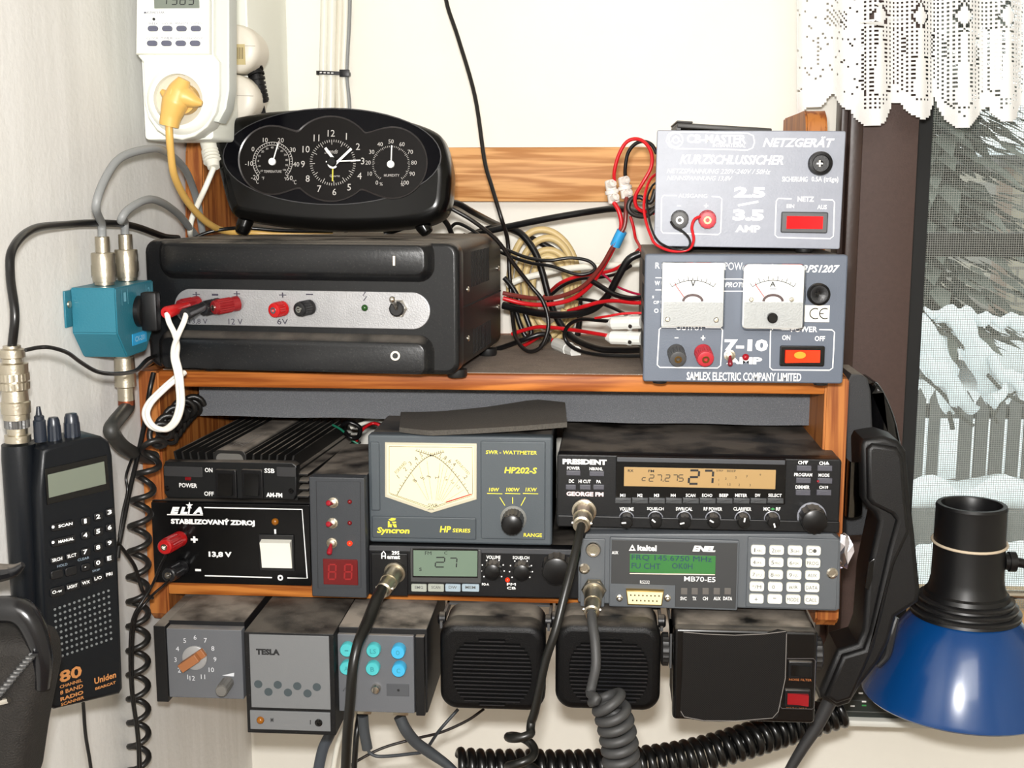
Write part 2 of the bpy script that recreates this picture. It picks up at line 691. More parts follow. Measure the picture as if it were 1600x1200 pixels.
# sill and brown casing
bm = B(); box(bm, P(1290, 1119, 0.15).x, WX1 + 0.05, 0.14, YW, ZS - 0.006, ZS, 0.002)
structure(link_mesh('trim_1', bm, mat('sill_paint', (226, 226, 218), 0.5, var=0.06, vscale=30), None, 30))
M_CASE = mat('dark_brown_casing', (56, 38, 31), 0.4, var=0.25, vscale=40, bump=0.2, bscale=300)
M_BROWN = mat('brown_window_frame', (78, 60, 54), 0.65, var=0.18, vscale=220, bump=0.5, bscale=700)
bm = B()
cx0, cx1 = P(1297, 600, 0.225).x, P(1328, 600, 0.225).x
box(bm, cx0, cx0 + 0.006, 0.225, YW, WZ0 - 0.02, WZ1 + 0.06, 0.001)
box(bm, cx0 + 0.006, cx1, 0.216, YW, WZ0 - 0.02, WZ1 + 0.06, 0.0015)
structure(link_mesh('trim_2', bm, M_CASE, None, 30))

# window: brown stile, dark gap, outer bars, glass and insect screen
win = bpy.data.objects.new('window_1', None)
COL.objects.link(win)
win.location = (WX0, 0.3, WZ0)
structure(win)
def wpart(name, bm, m, smooth=30):
    o = link_mesh(name, bm, m, None, smooth)
    o.parent = win
    o.matrix_parent_inverse = Matrix.Translation(win.location).inverted()
    return o
sx0, sx1 = P(1329, 600, 0.218).x, P(1415, 600, 0.218).x
bm = B(); box(bm, sx0, sx1, 0.218, 0.262, WZ0, WZ1, 0.001)
wpart('frame_stile', bm, M_BROWN)
gx1 = P(1431, 560, 0.30).x
bm = B(); box(bm, sx0, gx1, 0.285, 0.36, WZ0, WZ1)
wpart('frame_rebate', bm, mat('dark_rebate', (14, 15, 15), 0.7))
bm = B(); box(bm, gx1, WX1, 0.285, 0.36, WZ0 - 0.0, WZ0 + 0.014)
wpart('frame_bottom_rail', bm, mat('pale_oak_rail', (196, 160, 112), 0.5, var=0.15, vscale=40))
bm = B(); za, zb = P(1500, 401, 0.35).z, P(1500, 364, 0.35).z
box(bm, gx1, WX1, 0.345, 0.36, za, zb)
wpart('glazing_bar', bm, mat('grey_glazing_bar', (52, 48, 46), 0.6))

gl = bpy.data.materials.new('window_glass')
gl.use_nodes = True
N, L = gl.node_tree.nodes, gl.node_tree.links
N.remove(N['Principled BSDF'])
tr = N.new('ShaderNodeBsdfTransparent'); tr.inputs[0].default_value = (0.93, 0.96, 0.95, 1)
gg = N.new('ShaderNodeBsdfGlossy'); gg.inputs['Roughness'].default_value = 0.02
fr = N.new('ShaderNodeFresnel'); fr.inputs[0].default_value = 1.45
mx = N.new('ShaderNodeMixShader')
L.new(fr.outputs[0], mx.inputs[0]); L.new(tr.outputs[0], mx.inputs[1]); L.new(gg.outputs[0], mx.inputs[2])
L.new(mx.outputs[0], N['Material Output'].inputs[0])
bm = B(); box(bm, gx1 - 0.005, WX1, 0.335, 0.339, WZ0, WZ1)
wpart('glass_pane', bm, gl, 0)

sm = bpy.data.materials.new('insect_screen_mesh')
sm.use_nodes = True
N, L = sm.node_tree.nodes, sm.node_tree.links
pb = N['Principled BSDF']
pb.inputs['Base Color'].default_value = lin((150, 152, 146))
pb.inputs['Roughness'].default_value = 0.8
tc = N.new('ShaderNodeTexCoord')
sp = N.new('ShaderNodeSeparateXYZ')
L.new(tc.outputs['Object'], sp.inputs[0])
def thread(out):
    a = N.new('ShaderNodeMath'); a.operation = 'MULTIPLY'; a.inputs[1].default_value = 480
    L.new(out, a.inputs[0])
    f = N.new('ShaderNodeMath'); f.operation = 'FRACT'; L.new(a.outputs[0], f.inputs[0])
    c = N.new('ShaderNodeMath'); c.operation = 'LESS_THAN'; c.inputs[1].default_value = 0.2
    L.new(f.outputs[0], c.inputs[0])
    return c.outputs[0]
mxx = N.new('ShaderNodeMath'); mxx.operation = 'MAXIMUM'
L.new(thread(sp.outputs['X']), mxx.inputs[0]); L.new(thread(sp.outputs['Z']), mxx.inputs[1])
L.new(mxx.outputs[0], pb.inputs['Alpha'])
bm = B()
bm.faces.new([bm.verts.new(q) for q in ((gx1 - 0.004, 0.29, WZ0), (WX1, 0.29, WZ0), (WX1, 0.29, WZ1), (gx1 - 0.004, 0.29, WZ1))])
wpart('insect_screen', bm, sm, 0)

# ================================================================ outside, in the snow
M_SNOW = mat('snow', (240, 244, 246), 0.7, bump=0.6, bscale=6)
GZ = 0.22
bm = B()
gs = 26
vv = [[bm.verts.new((-2 + 8.0 * i / gs, 0.6 + 13 * j / gs, GZ + 0.10 * sin(i * 1.3 + j * 0.7) * cos(j * 0.9) + (0.12 if j > 8 else 0))) for j in range(gs + 1)] for i in range(gs + 1)]
for i in range(gs):
    for j in range(gs):
        bm.faces.new((vv[i][j], vv[i + 1][j], vv[i + 1][j + 1], vv[i][j + 1]))
structure(link_mesh('ground', bm, M_SNOW, None, 80))

FY = 4.3
M_FENCE = mat('weathered_fence', (112, 112, 108), 0.8, var=0.2, vscale=8)
fen = bpy.data.objects.new('picket_fence', None)
COL.objects.link(fen)
fz0 = P(1500, 800, FY).z
fen.location = P(1500, 800, FY)
tag(fen, 'grey wooden picket fence standing in the snow behind the window', 'fence')
def fpart(name, bm, m):
    o = link_mesh(name, bm, m, fen, 30)
    o.matrix_parent_inverse = Matrix.Translation(fen.location).inverted()
gaps = [(1404, 1422), (1425, 1443), (1450, 1467), (1498, 1518), (1523, 1542), (1547, 1568), (1574, 1593), (1599, 1617), (1623, 1642), (1650, 1668)]
for i, (a, c) in enumerate(gaps):
    bm = B()
    xa, xb = P(a, 700, FY).x, P(c, 700, FY).x
    zt = P(a, 622 + (a - 1404) * 0.06, FY).z
    slab(bm, [(xa, fz0 - 0.05), (xb, fz0 - 0.05), (xb, zt), ((xa + xb) / 2, zt + 0.045), (xa, zt)], FY, FY + 0.018, 0.002)
    fpart('picket', bm, M_FENCE)
for a, c in ((634, 655), (752, 766)):
    bm = B()
    box(bm, P(1380, a, FY).x, P(1720, a, FY).x, FY + 0.019, FY + 0.05, P(1500, c, FY).z, P(1500, a, FY).z)
    fpart('rail', bm, M_FENCE)

# low snow-capped wall in front of the fence, and lying snow
bm = B()
box(bm, P(1380, 800, 3.2).x, P(1760, 800, 3.2).x, 3.2, 3.45, GZ - 0.1, P(1500, 800, 3.2).z)
low = link_mesh('garden_wall', bm, mat('grey_garden_wall', (120, 120, 116), 0.85, var=0.2, vscale=9), None, 0)
tag(low, 'low grey garden wall under a bank of snow', 'wall')
bm = B()
pts = [P(1380 + 38 * i, 792 - 9 * (i % 3) + 4 * sin(i * 2.1), 3.3) for i in range(11)]
tube(bm, pts, [0.045 + 0.02 * ((i * 7) % 3) / 2 for i in range(11)], 10, 5)
tag(link_mesh('snow_bank', bm, M_SNOW, None, 80), 'rounded ridge of snow lying along the low garden wall', 'snow', kind='stuff')
bm = B()
pts = [P(1430 + 30 * i, 872 + 8 * sin(i * 1.7), 1.6) for i in range(8)]
tube(bm, pts, [0.03 + 0.014 * (i % 2) for i in range(8)], 10, 5)
tag(link_mesh('snow_heap', bm, M_SNOW, None, 80), 'heap of snow close under the window, right of the lamp socket', 'snow', kind='stuff')

# bush bent under snow, evergreen, brick house with a snowy roof
bush = bpy.data.objects.new('snowy_bush', None)
COL.objects.link(bush)
bush.location = P(1500, 800, 3.7)
tag(bush, 'bush bent under thick snow in front of the picket fence', 'bush')
M_STEM = mat('dark_twigs', (96, 95, 88), 0.9, var=0.3, vscale=12)
for pts, r, sr in (([(1400, 500), (1432, 520), (1462, 560), (1482, 612), (1490, 645)], (20, 32, 30, 20, 10), 4),
                   ([(1440, 560), (1470, 585), (1500, 622), (1522, 640)], (12, 22, 18, 6), 3),
                   ([(1470, 492), (1502, 510), (1530, 560), (1548, 610), (1560, 636)], (10, 20, 22, 18, 6), 3),
                   ([(1450, 488), (1500, 490), (1545, 500), (1610, 505), (1660, 512)], (6, 13, 10, 14, 10), 3),
                   ([(1545, 560), (1575, 590), (1620, 612), (1660, 622)], (5, 11, 13, 8), 3),
                   ([(1555, 625), (1570, 600), (1600, 580)], (9, 7, 5), 2)):
    q = [P(a, c, 3.7 + 0.03 * i) for i, (a, c) in enumerate(pts)]
    for nm, rs, m_, dz in (('snow_load', r, M_SNOW, 0.0), ('branch', [sr] * len(r), M_STEM, -0.062)):
        bm = B()
        tube(bm, [v + Vector((0, 0, dz)) for v in q], [k * scl(3.7) * (0.9 if nm == 'snow_load' else 1) for k in rs], 10, 6)
        if nm == 'snow_load':
            for v in bm.verts:
                v.co += Vector((0.012 * sin(v.co.z * 60 + v.co.x * 30), 0, 0.012 * sin(v.co.x * 75)))
        o = link_mesh(nm, bm, m_, bush, 80)
        o.matrix_parent_inverse = Matrix.Translation(bush.location).inverted()

tree = bpy.data.objects.new('evergreen_tree', None)
COL.objects.link(tree)
TB = P(1420, 700, 7.0)
TB.z = GZ
tree.location = TB
tag(tree, 'dark evergreen tree dusted with snow beyond the fence', 'tree')
rt = random.Random(3)
bm = B()
for k in range(2600):
    z = rt.uniform(0.3, 3.9)
    R = 0.66 * (1 - z / 6.0) + 0.10
    a = rt.uniform(0, 2 * pi)
    r0 = R * rt.uniform(0.2, 1.0)
    c = TB + Vector((r0 * cos(a), r0 * sin(a), z))
    l = rt.uniform(0.12, 0.25)
    t = Vector((cos(a), sin(a), -rt.uniform(0.2, 0.7))).normalized()
    s_ = t.cross(Vector((0, 0, 1))).normalized() * l * 0.3
    v = [bm.verts.new(q) for q in (c - t * l * 0.4, c + s_, c + t * l, c - s_)]
    bm.faces.new(v)
o = link_mesh('foliage', bm, mat('evergreen_needles', (122, 127, 117), 0.9, var=0.35, vscale=5, dust=0.0, speck=0.4), tree, 0)
o.matrix_parent_inverse = Matrix.Translation(TB).inverted()
bm = B(); cyl(bm, TB, (0, 0, 1), 0.08, 3.4, 12, 0.02)
o = link_mesh('trunk', bm, M_STEM, tree)
o.matrix_parent_inverse = Matrix.Translation(TB).inverted()

br = bpy.data.materials.new('tan_brick')
br.use_nodes = True
N, L = br.node_tree.nodes, br.node_tree.links
bt = N.new('ShaderNodeTexBrick')
bt.inputs['Color1'].default_value = lin((176, 166, 146)); bt.inputs['Color2'].default_value = lin((164, 154, 136))
bt.inputs['Mortar'].default_value = lin((128, 122, 112))
bt.inputs['Scale'].default_value = 1.0
bt.inputs['Mortar Size'].default_value = 0.012
bt.inputs['Brick Width'].default_value = 0.30; bt.inputs['Row Height'].default_value = 0.10
tc = N.new('ShaderNodeTexCoord'); mp = N.new('ShaderNodeMapping'); mp.inputs['Rotation'].default_value = (radians(90), 0, 0)
L.new(tc.outputs['Object'], mp.inputs[0]); L.new(mp.outputs[0], bt.inputs[0]); L.new(bt.outputs['Color'], N['Principled BSDF'].inputs['Base Color'])
HY = 9.6
hs = bpy.data.objects.new('brick_house', None)
COL.objects.link(hs)
HB = P(1556, 500, HY); HB.z = GZ
hs.location = HB
tag(hs, 'pale brick house with a snow-covered roof beyond the evergreen', 'house')
HT = P(1580, 262, HY).z
for nm, (x0, x1, y0, y1, z0, z1), m_ in (
        ('wall', (0, 5, 0, 4, 0, HT - GZ), br),
        ('eaves_board', (-0.10, 5.2, -0.14, 4.2, HT - GZ, HT - GZ + 0.10), mat('dark_eaves', (92, 90, 86), 0.7)),
        ('roof_snow', (-0.14, 5.2, -0.2, 4.2, HT - GZ + 0.10, HT - GZ + 0.19), M_SNOW),
        ('corner_post', (-0.05, 0.06, -0.03, 0.06, 0, HT - GZ), mat('brick_quoin', (140, 122, 108), 0.8))):
    bm = B(); box(bm, x0, x1, y0, y1, z0, z1, 0.03 if nm == 'roof_snow' else 0)
    link_mesh(nm, bm, m_, hs, 30)

# ================================================================ the shelf
ZB = P(640, 584, 0).z                           # top of the upper board
ZBB = P(640, 609, 0).z
ZL = P(560, 914, 0).z                           # top of the lower board
ZLB = P(560, 936, 0).z
WX_ = wood('pine_along', 'x', (138, 72, 22), (190, 118, 52)); WZ_ = wood('pine_upright', 'z', (132, 70, 28), (178, 112, 54))
shelf = Dev('wall_shelf', 'orange pine wall shelf with two boards, two uprights and a back rail holding the radios', 'shelf', (0, 0, ZLB))
UX = []
for side, (a, c), (d_, e_), zb in (('l', (229, 262), (300, 323), P(248, 970, 0).z), ('r', (1284, 1321), (1258, 1297), P(1300, 981, 0).z)):
    x0, x1 = PX(a, 1.30, 0), PX(c, 1.30, 0)
    if side == 'l':
        x0, x1 = PX(232, ZLB, 0), PX(263, ZLB, 0)
    UX.append((x0, x1))
    zt = P(1277, 163, 0.06).z if side == 'r' else P(310, 205, 0.06).z
    # outline in depth (y) and height, pushed along x
    pts = [(0.0, zb + 0.006), (0.006, zb), (YW - 0.0005, zb), (YW - 0.0005, zt)]
    zt0 = zt - 0.014
    pts += [(0.126 + 0.014 * (1 - cos(radians(90 * i / 5))), zt - 0.014 * (1 - sin(radians(90 * i / 5)))) for i in range(5, -1, -1)]
    pts += [(0.114, ZB + 0.06), (0.100, ZB + 0.03), (0.07, ZB + 0.012), (0.03, ZB - 0.0002), (0.0, ZB - 0.0002)]
    bm = B()
    vr = [[bm.verts.new((x, y, z - ZLB)) for y, z in pts] for x in (x0, x1)]
    n = len(pts)
    for i in range(n):
        j = (i + 1) % n
        bm.faces.new((vr[0][i], vr[0][j], vr[1][j], vr[1][i]))
    bm.faces.new(vr[0][::-1]); bm.faces.new(vr[1])
    es = [e for e in bm.edges if abs(e.verts[0].co.x - e.verts[1].co.x) < 1e-6]
    bmesh.ops.bevel(bm, geom=es, offset=0.0015, segments=2, affect='EDGES')
    shelf.part('upright', bm, WZ_)
M_BOARDTOP = wood('pine_board', 'x', (138, 70, 20), (190, 114, 48))
bm = B(); box(bm, UX[0][1], UX[1][0], 0.0, YW - 0.001, ZB - ZLB - (ZB - ZBB), ZB - ZLB, 0.0015)
shelf.part('upper_board', bm, M_BOARDTOP)
bm = B(); box(bm, UX[0][1], UX[1][0], 0.0, YW - 0.001, 0, ZL - ZLB, 0.0015)
shelf.part('lower_board', bm, WX_)
bm = B(); box(bm, UX[0][1], UX[1][0], 0.234, YW - 0.0005, P(800, 315, 0.234).z - ZLB, P(800, 230, 0.234).z - ZLB, 0.001)
shelf.part('back_rail', bm, wood('pine_rail', 'x', (178, 118, 60), (220, 164, 104)))
# dusty lining lying on the upper board
bm = B(); box(bm, UX[0][1] + 0.002, UX[1][0] - 0.002, 0.006, YW - 0.02, ZB - ZLB, ZB - ZLB + 0.0006)
shelf.part('shelf_liner', bm, mat('dusty_liner', (136, 122, 110), 0.9, var=0.3, vscale=60, speck=0.7))

# grey foam strip under the upper board
foam = mat('grey_foam', (116, 118, 122), 0.95, bump=1.0, bscale=1300, var=0.35, vscale=900, col2=(76, 78, 82), speck=0.5)
bm = B()
fx0, fx1 = P(312, 630, 0.06).x, P(1279, 630, 0.06).x
zz0, zz1 = P(700, 655, 0.06).z, ZBB
n = 30
for i in range(n + 1):
    x = fx0 + (fx1 - fx0) * i / n
    k = 0.0004 * sin(i * 1.1) - 0.0012 * (i / n)
    for y in (0.06, 0.075):
        for z in (zz0 + k, zz1):
            bm.verts.new((x, y, z))
bm.verts.ensure_lookup_table()
for i in range(n):
    a = [bm.verts[4 * i + k] for k in range(4)]
    c = [bm.verts[4 * i + 4 + k] for k in range(4)]
    for p, q in ((0, 1), (1, 3), (3, 2), (2, 0)):
        bm.faces.new((a[p], a[q], c[q], c[p]))
for i in (0, n):
    a = [bm.verts[4 * i + k] for k in (0, 1, 3, 2)]
    bm.faces.new(a if i else a[::-1])
bmesh.ops.recalc_face_normals(bm, faces=bm.faces)
tag(link_mesh('foam_strip', bm, foam, None, 30), 'long grey foam strip hanging under the upper shelf board', 'foam')
# ================================================================ on the upper board
def post(d, parent, px, py, y0, axis, length, r, colm, name='binding_post', hole=True, ribs=20, rib=0.05, metal=CHROME):
    """a fluted terminal post with its metal socket; axis in the thing's own frame"""
    o = d.p(px, py, y0)
    ax = Vector(axis).normalized()
    bm = B()
    lathe(bm, o, ax, [(r * 1.06, 0), (r * 1.06, length * 0.14), (r * 0.98, length * 0.2), (r * 0.98, length * 0.28)], 20)
    lathe(bm, o, ax, [(r, length * 0.28), (r, length * 0.86)], ribs * 2, ribs, rib, close=True)
    lathe(bm, o, ax, [(r, length * 0.84), (r * 0.96, length * 0.97), (r * 0.8, length), (r * 0.42, length), (r * 0.36, length * 0.92), (0, length * 0.92)], 20)
    p = d.part(name, bm, colm, parent)
    if hole:
        bm = B()
        lathe(bm, o + ax * length, ax, [(r * 0.44, -0.0004), (r * 0.44, 0.0006), (r * 0.26, 0.0006), (r * 0.24, -0.002), (0, -0.002)], 16, close=False)
        d.part('metal_socket', bm, metal, p)
    return p

def screw(d, px, py, y, rpx, m=CHROME, parent=None, name='screw'):
    o = d.p(px, py, y)
    r = d.m(rpx)
    bm = B()
    lathe(bm, o, (0, -1, 0), [(r, 0), (r, r * 0.3), (r * 0.7, r * 0.6), (r * 0.3, r * 0.62), (r * 0.2, r * 0.35), (0, r * 0.35)], 14)
    return d.part(name, bm, m, parent)

def rocker(d, x0, y0, x1, y1, bez, cap, tilt=1, parent=None, name='rocker_switch', vertical=False, off=0.0):
    a, c, b, e = d.rect(x0, y0, x1, y1, off)
    bm = B()
    slab(bm, rr(a, c, b, e, 0.0012), off - 0.0022, off + 0.0005, 0.0008)
    p = d.part(name, bm, bez, parent)
    w_, h_ = b - a, e - c
    k = 0.11
    xa, xb, za, zb_ = a + w_ * k, b - w_ * k, c + h_ * 0.2, e - h_ * 0.2
    if vertical:
        za, zb_ = c + h_ * 0.14, e - h_ * 0.14
        xa, xb = a + w_ * 0.16, b - w_ * 0.16
    yf = off - 0.0022
    q0, q1 = (0.0034, 0.0006) if tilt > 0 else (0.0006, 0.0034)
    bm = B()
    if vertical:
        sec = [(zb_, yf - q0), ((za + zb_) / 2, yf - 0.0012), (za, yf - q1)]
        for (z0, ya), (z1, yb_) in zip(sec, sec[1:]):
            v = [bm.verts.new(t) for t in ((xa, ya, z0), (xa, yb_, z1), (xb, yb_, z1), (xb, ya, z0))]
            bm.faces.new(v)
        for x in (xa, xb):
            v = [bm.verts.new((x, ya, z0)) for z0, ya in sec] + [bm.verts.new((x, yf + 0.001, za)), bm.verts.new((x, yf + 0.001, zb_))]
            bm.faces.new(v)
        for z0, ya in (sec[0], sec[2]):
            bm.faces.new([bm.verts.new(t) for t in ((xa, ya, z0), (xb, ya, z0), (xb, yf + 0.001, z0), (xa, yf + 0.001, z0))])
    else:
        sec = [(xa, yf - q0), ((xa + xb) / 2, yf - 0.0012), (xb, yf - q1)]
        for (z0, ya), (z1, yb_) in zip(sec, sec[1:]):
            bm.faces.new([bm.verts.new(t) for t in ((z0, ya, za), (z1, yb_, za), (z1, yb_, zb_), (z0, ya, zb_))])
        for z in (za, zb_):
            bm.faces.new([bm.verts.new((x, ya, z)) for x, ya in sec] + [bm.verts.new((xb, yf + 0.001, z)), bm.verts.new((xa, yf + 0.001, z))])
        for x, ya in (sec[0], sec[2]):
            bm.faces.new([bm.verts.new(t) for t in ((x, ya, za), (x, ya, zb_), (x, yf + 0.001, zb_), (x, yf + 0.001, za))])
    bmesh.ops.remove_doubles(bm, verts=bm.verts, dist=1e-6)
    bmesh.ops.recalc_face_normals(bm, faces=bm.faces)
    d.part('rocker', bm, cap, p, 20)
    return p

def toggle(d, px, py, rpx, tip, tipr, m_tip, parent=None, off=0.0, name='toggle_switch', fat=True):
    """bushing at the pixel, bat pointing to the pixel tip"""
    o = d.p(px, py, off)
    r = d.m(rpx)
    bm = B()
    lathe(bm, o, (0, -1, 0), [(r, 0), (r, r * 0.3), (r * 0.72, r * 0.35), (r * 0.72, r * 0.9), (r * 0.5, r * 1.0), (0, r * 1.0)], 12)
    p = d.part(name, bm, NICKEL, parent)
    o2 = o + Vector((0, -r * 0.8, 0))
    e = d.p(tip[0], tip[1], off - r * 2.4)
    tr_ = d.m(tipr)
    bm = B()
    lathe(bm, o2, e - o2, [(tr_ * 0.55, 0), (tr_ * 0.62, (e - o2).length * 0.3), (tr_, (e - o2).length * 0.62), (tr_ * 0.98, (e - o2).length * 0.9), (tr_ * 0.6, (e - o2).length), (0, (e - o2).length * 1.02)], 12)
    d.part('bat', bm, m_tip, p)
    return p

def led(d, px, py, rpx, m, parent=None, off=0.0, name='indicator_light'):
    o = d.p(px, py, off)
    r = d.m(rpx)
    bm = B()
    lathe(bm, o, (0, -1, 0), [(r, 0), (r, r * 0.3), (r * 0.8, r * 0.7), (r * 0.45, r * 0.95), (0, r * 1.05)], 14)
    return d.part(name, bm, m, parent)

def feet(d, pts, r, h, m=RUBBERB):
    """round rubber feet under a thing: pts in its own x, y"""
    for x, y in pts:
        bm = B()
        lathe(bm, (x, y, 0), (0, 0, 1), [(r * 0.9, 0), (r, h * 0.3), (r, h + 0.0004)], 18)
        d.part('rubber_foot', bm, m)

# ---- big black supply with a sculpted front
PSU_Y = -0.032
zpsu = ZB + 0.0006
d = Dev('power_supply', 'large black mains power supply with long silver terminal plate under the oval clock', 'power supply',
        (P(473, 480, PSU_Y).x, PSU_Y, zpsu), yaw=-6.0)
M_PSU = mat('black_worn_enamel', (16, 17, 19), 0.3, bump=0.12, bscale=500, speck=0.05, dust=0.4, spec=0.4)
M_PSUB = mat('black_sheet_steel', (26, 23, 21), 0.4, bump=0.1, bscale=600, speck=0.06, dust=0.6)
fh = 0.0052
x0, _, x1, z1 = d.rect(229, 376, 717, 583)
z0 = fh
bm = B()
# front casting: waisted above and below the plate
slab(bm, rr(x0, z0, x1, z1, 0.009, 5), 0.0, 0.014, 0.0035, nb=3)
front = d.part('front_panel', bm, M_PSU)
for k, (ya, yb_) in enumerate(((384, 424), (533, 578))):
    # raised long bars over and under the plate, with swept ends
    a, c, b, e = d.rect(262, ya, 665, yb_)
    o0 = rr(a, c, b, e, 0.005, 5)
    bm = B()
    rings = []
    for i in range(9):
        t = i / 8
        h = t * t * (3 - 2 * t)
        pts = [(x, min(max(z, z0 + 0.0012), z1 - 0.0012)) for x, z in inset(o0, -0.0075 * (1 - t))]
        rings.append([bm.verts.new((x, 0.0006 - 0.0075 * h, z)) for x, z in pts])
    for p, q in zip(rings, rings[1:]):
        for i in range(len(p)):
            bm.faces.new((p[i], q[i], q[(i + 1) % len(p)], p[(i + 1) % len(p)]))
    bm.faces.new(rings[-1])
    bmesh.ops.recalc_face_normals(bm, faces=bm.faces)
    d.part('front_ridge', bm, M_PSU, front, 50)
a, c, b, e = d.rect(273, 454, 672, 511, -0.0008)
bm = B(); slab(bm, rr(a, c, b, e, 0.02, 10), -0.0012, 0.001, 0.0004)
M_PLATE = mat('brushed_aluminium', (176, 176, 178), 0.42, 0.75, bump=0.25, bscale=900, var=0.15, vscale=60)
plate = d.part('terminal_plate', bm, M_PLATE)
# sheet steel body with rolled edges
bm = B()
pts = rr(x0 + 0.002, z0 + 0.001, x1 - 0.001, z1 - 0.0005, 0.009, 5)
slab(bm, pts, 0.0142, 0.158, 0.0008, 0.001)
body = d.part('case', bm, M_PSUB)
xs = x1 - 0.001
bm = B()
box(bm, xs - 0.0004, xs + 0.0004, 0.016, 0.157, (z0 + z1) * 0.49, (z0 + z1) * 0.49 + 0.0012)
for i in range(13):
    y = 0.045 + i * 0.0052
    box(bm, xs - 0.001, xs + 0.00025, y, y + 0.0022, z1 - 0.034, z1 - 0.009)
    box(bm, xs - 0.001, xs + 0.00025, y + 0.006, y + 0.0075, z0 + 0.008, z0 + 0.026)
d.part('vent_slots', bm, mat('vent_dark', (8, 8, 8), 0.8), body)
for y, z in ((0.032, z0 + (z1 - z0) * 0.62), (0.032, z0 + (z1 - z0) * 0.24), (0.146, z0 + (z1 - z0) * 0.70), (0.146, z0 + (z1 - z0) * 0.36)):
    bm = B(); lathe(bm, (xs, y, z), (1, 0, 0), [(0.0022, 0), (0.0022, 0.0006), (0.0016, 0.0014), (0, 0.0014)], 12)
    d.part('screw', bm, CHROME, body)
feet(d, [(x0 + 0.036, 0.028), (x1 - 0.008, 0.028), (x0 + 0.036, 0.14), (x1 - 0.008, 0.14)], 0.0072, fh)
M_POSTR = mat('red_terminal', (176, 24, 26), 0.3)
M_POSTRD = mat('dull_red_terminal', (128, 26, 30), 0.3)
M_POSTK = mat('black_terminal', (28, 28, 30), 0.3)
dirp = (-0.55, -1.0, -0.22)
for px, py, m_, L_, dr in ((309, 474, M_POSTRD, 0.016, (-0.5, -1, -0.1)), (341, 477, M_POSTK, 0.015, (-0.4, -1, -0.1)), (371, 474, M_POSTRD, 0.019, (-0.75, -1, -0.12)),
                       (442, 482, M_POSTR, 0.010, (-0.35, -1, -0.05)), (484, 480, M_POSTK, 0.012, (-0.35, -1, -0.05))):
    post(d, plate, px, py, -0.001, dr, L_, d.m(12), m_)
led(d, 570, 481, 5.5, mat('green_lamp', (30, 70, 24), 0.2), plate, -0.0012)
o = d.p(622, 482, -0.0012)
bm = B(); lathe(bm, o, (0, -1, 0), [(d.m(16), 0), (d.m(15), 0.0015), (d.m(14), 0.002)], 6)
nut = d.part('toggle_switch', bm, CHROME, plate)
bm = B(); lathe(bm, o, (0, -1, 0), [(d.m(12.5), 0.001), (d.m(12.5), 0.004), (d.m(10), 0.0048), (0, 0.0048)], 20)
d.part('switch_collar', bm, M_POSTK, nut)
bm = B(); e_ = d.p(613, 468, -0.016)
tube(bm, [o + Vector((0, -0.004, 0)), (o + e_) / 2 + Vector((0, -0.001, 0)), e_], [0.0012, 0.0015, 0.0021], 10)
sphere(bm, e_, 0.0022, 10)
d.part('bat', bm, CHROME, nut)
bm = B()
for s, q in (('+', (301, 456, 312, 464)), ('-', (331, 459, 341, 462)), ('+', (365, 455, 375, 463)), ('+', (436, 457, 447, 465)), ('-', (478, 459, 489, 461)),
             ('13,8 V', (296, 498, 324, 507)), ('12 V', (357, 498, 379, 507)), ('6V', (433, 498, 450, 507))):
    d.text(bm, s, *q, off=-0.0012, bold=0.0)
d.line(bm, [(571, 456), (567, 462), (573, 463), (568, 470)], 1.6, -0.0012)
d.part('marker_lettering', bm, mat('marker_ink', (50, 46, 60), 0.7), plate)
bm = B()
d.line(bm, [(615.5, 400), (615.5, 415)], 3.6, -0.007)
d.line(bm, arc(617.5, 556, 6, 6, 0, 360, 20)[:-1], 3.2, -0.007, closed=True)
d.part('switch_marks', bm, mat('cream_mark', (226, 214, 196), 0.6), front)

# ---- oval clock with thermometer and hygrometer
zc = zpsu + z1 + 0.0004
CY = 0.034
d = Dev('clock', 'oval black desk clock with temperature and humidity dials standing on the large power supply', 'clock',
        (P(517, 350, CY).x, CY, zc), yaw=-3, pitch=-9)
M_CLK = mat('clock_black', (5, 5, 5), 0.2, spec=0.3)
# outline measured round the body
OUT = [(331, 205), (338, 192), (352, 184), (400, 174), (460, 168.5), (520, 168), (580, 174), (640, 188), (676, 202), (690, 216), (699, 245),
       (703, 270), (702, 294), (699, 316), (690, 334), (670, 346), (640, 352), (590, 356), (530, 357), (480, 355), (430, 350), (384, 343), (364, 337), (353, 322), (340, 275), (332, 235)]
q = [Vector(d.p(a, b_, 0)) for a, b_ in OUT]
sp_ = spline(q + [q[0]], 4)[:-1]
outl = [(v.x, v.z) for v in sp_]
if area2(outl) < 0: outl = outl[::-1]
bm = B(); slab(bm, outl, 0.0, 0.034, 0.009, 0.011, nb=5)
cb = d.part('clock_body', bm, M_CLK, None, 50)
# recessed glossy oval lens surround
def epts(cx, cy, rx, ry, n=48, y=0.0):
    return [(v.x, v.z) for v in (d.p(cx + rx * cos(2 * pi * i / n), cy - ry * sin(2 * pi * i / n), y) for i in range(n))]
bm = B()
o1, o2 = epts(519, 244.5, 171, 76), epts(519, 244.5, 169.3, 74.5)
ra = [bm.verts.new((x, -0.0004, z)) for x, z in o1]; rb = [bm.verts.new((x, -0.0004, z)) for x, z in o2]
for i in range(48):
    bm.faces.new((ra[i], ra[(i + 1) % 48], rb[(i + 1) % 48], rb[i]))
d.part('lens_rim', bm, mat('lens_rim_grey', (46, 46, 48), 0.3), cb)
bm = B()
v = [bm.verts.new((x, -0.0003, z)) for x, z in o2]
bm.faces.new(v)
d.part('lens', bm, mat('lens_black', (5, 5, 9), 0.12, spec=0.12), cb)
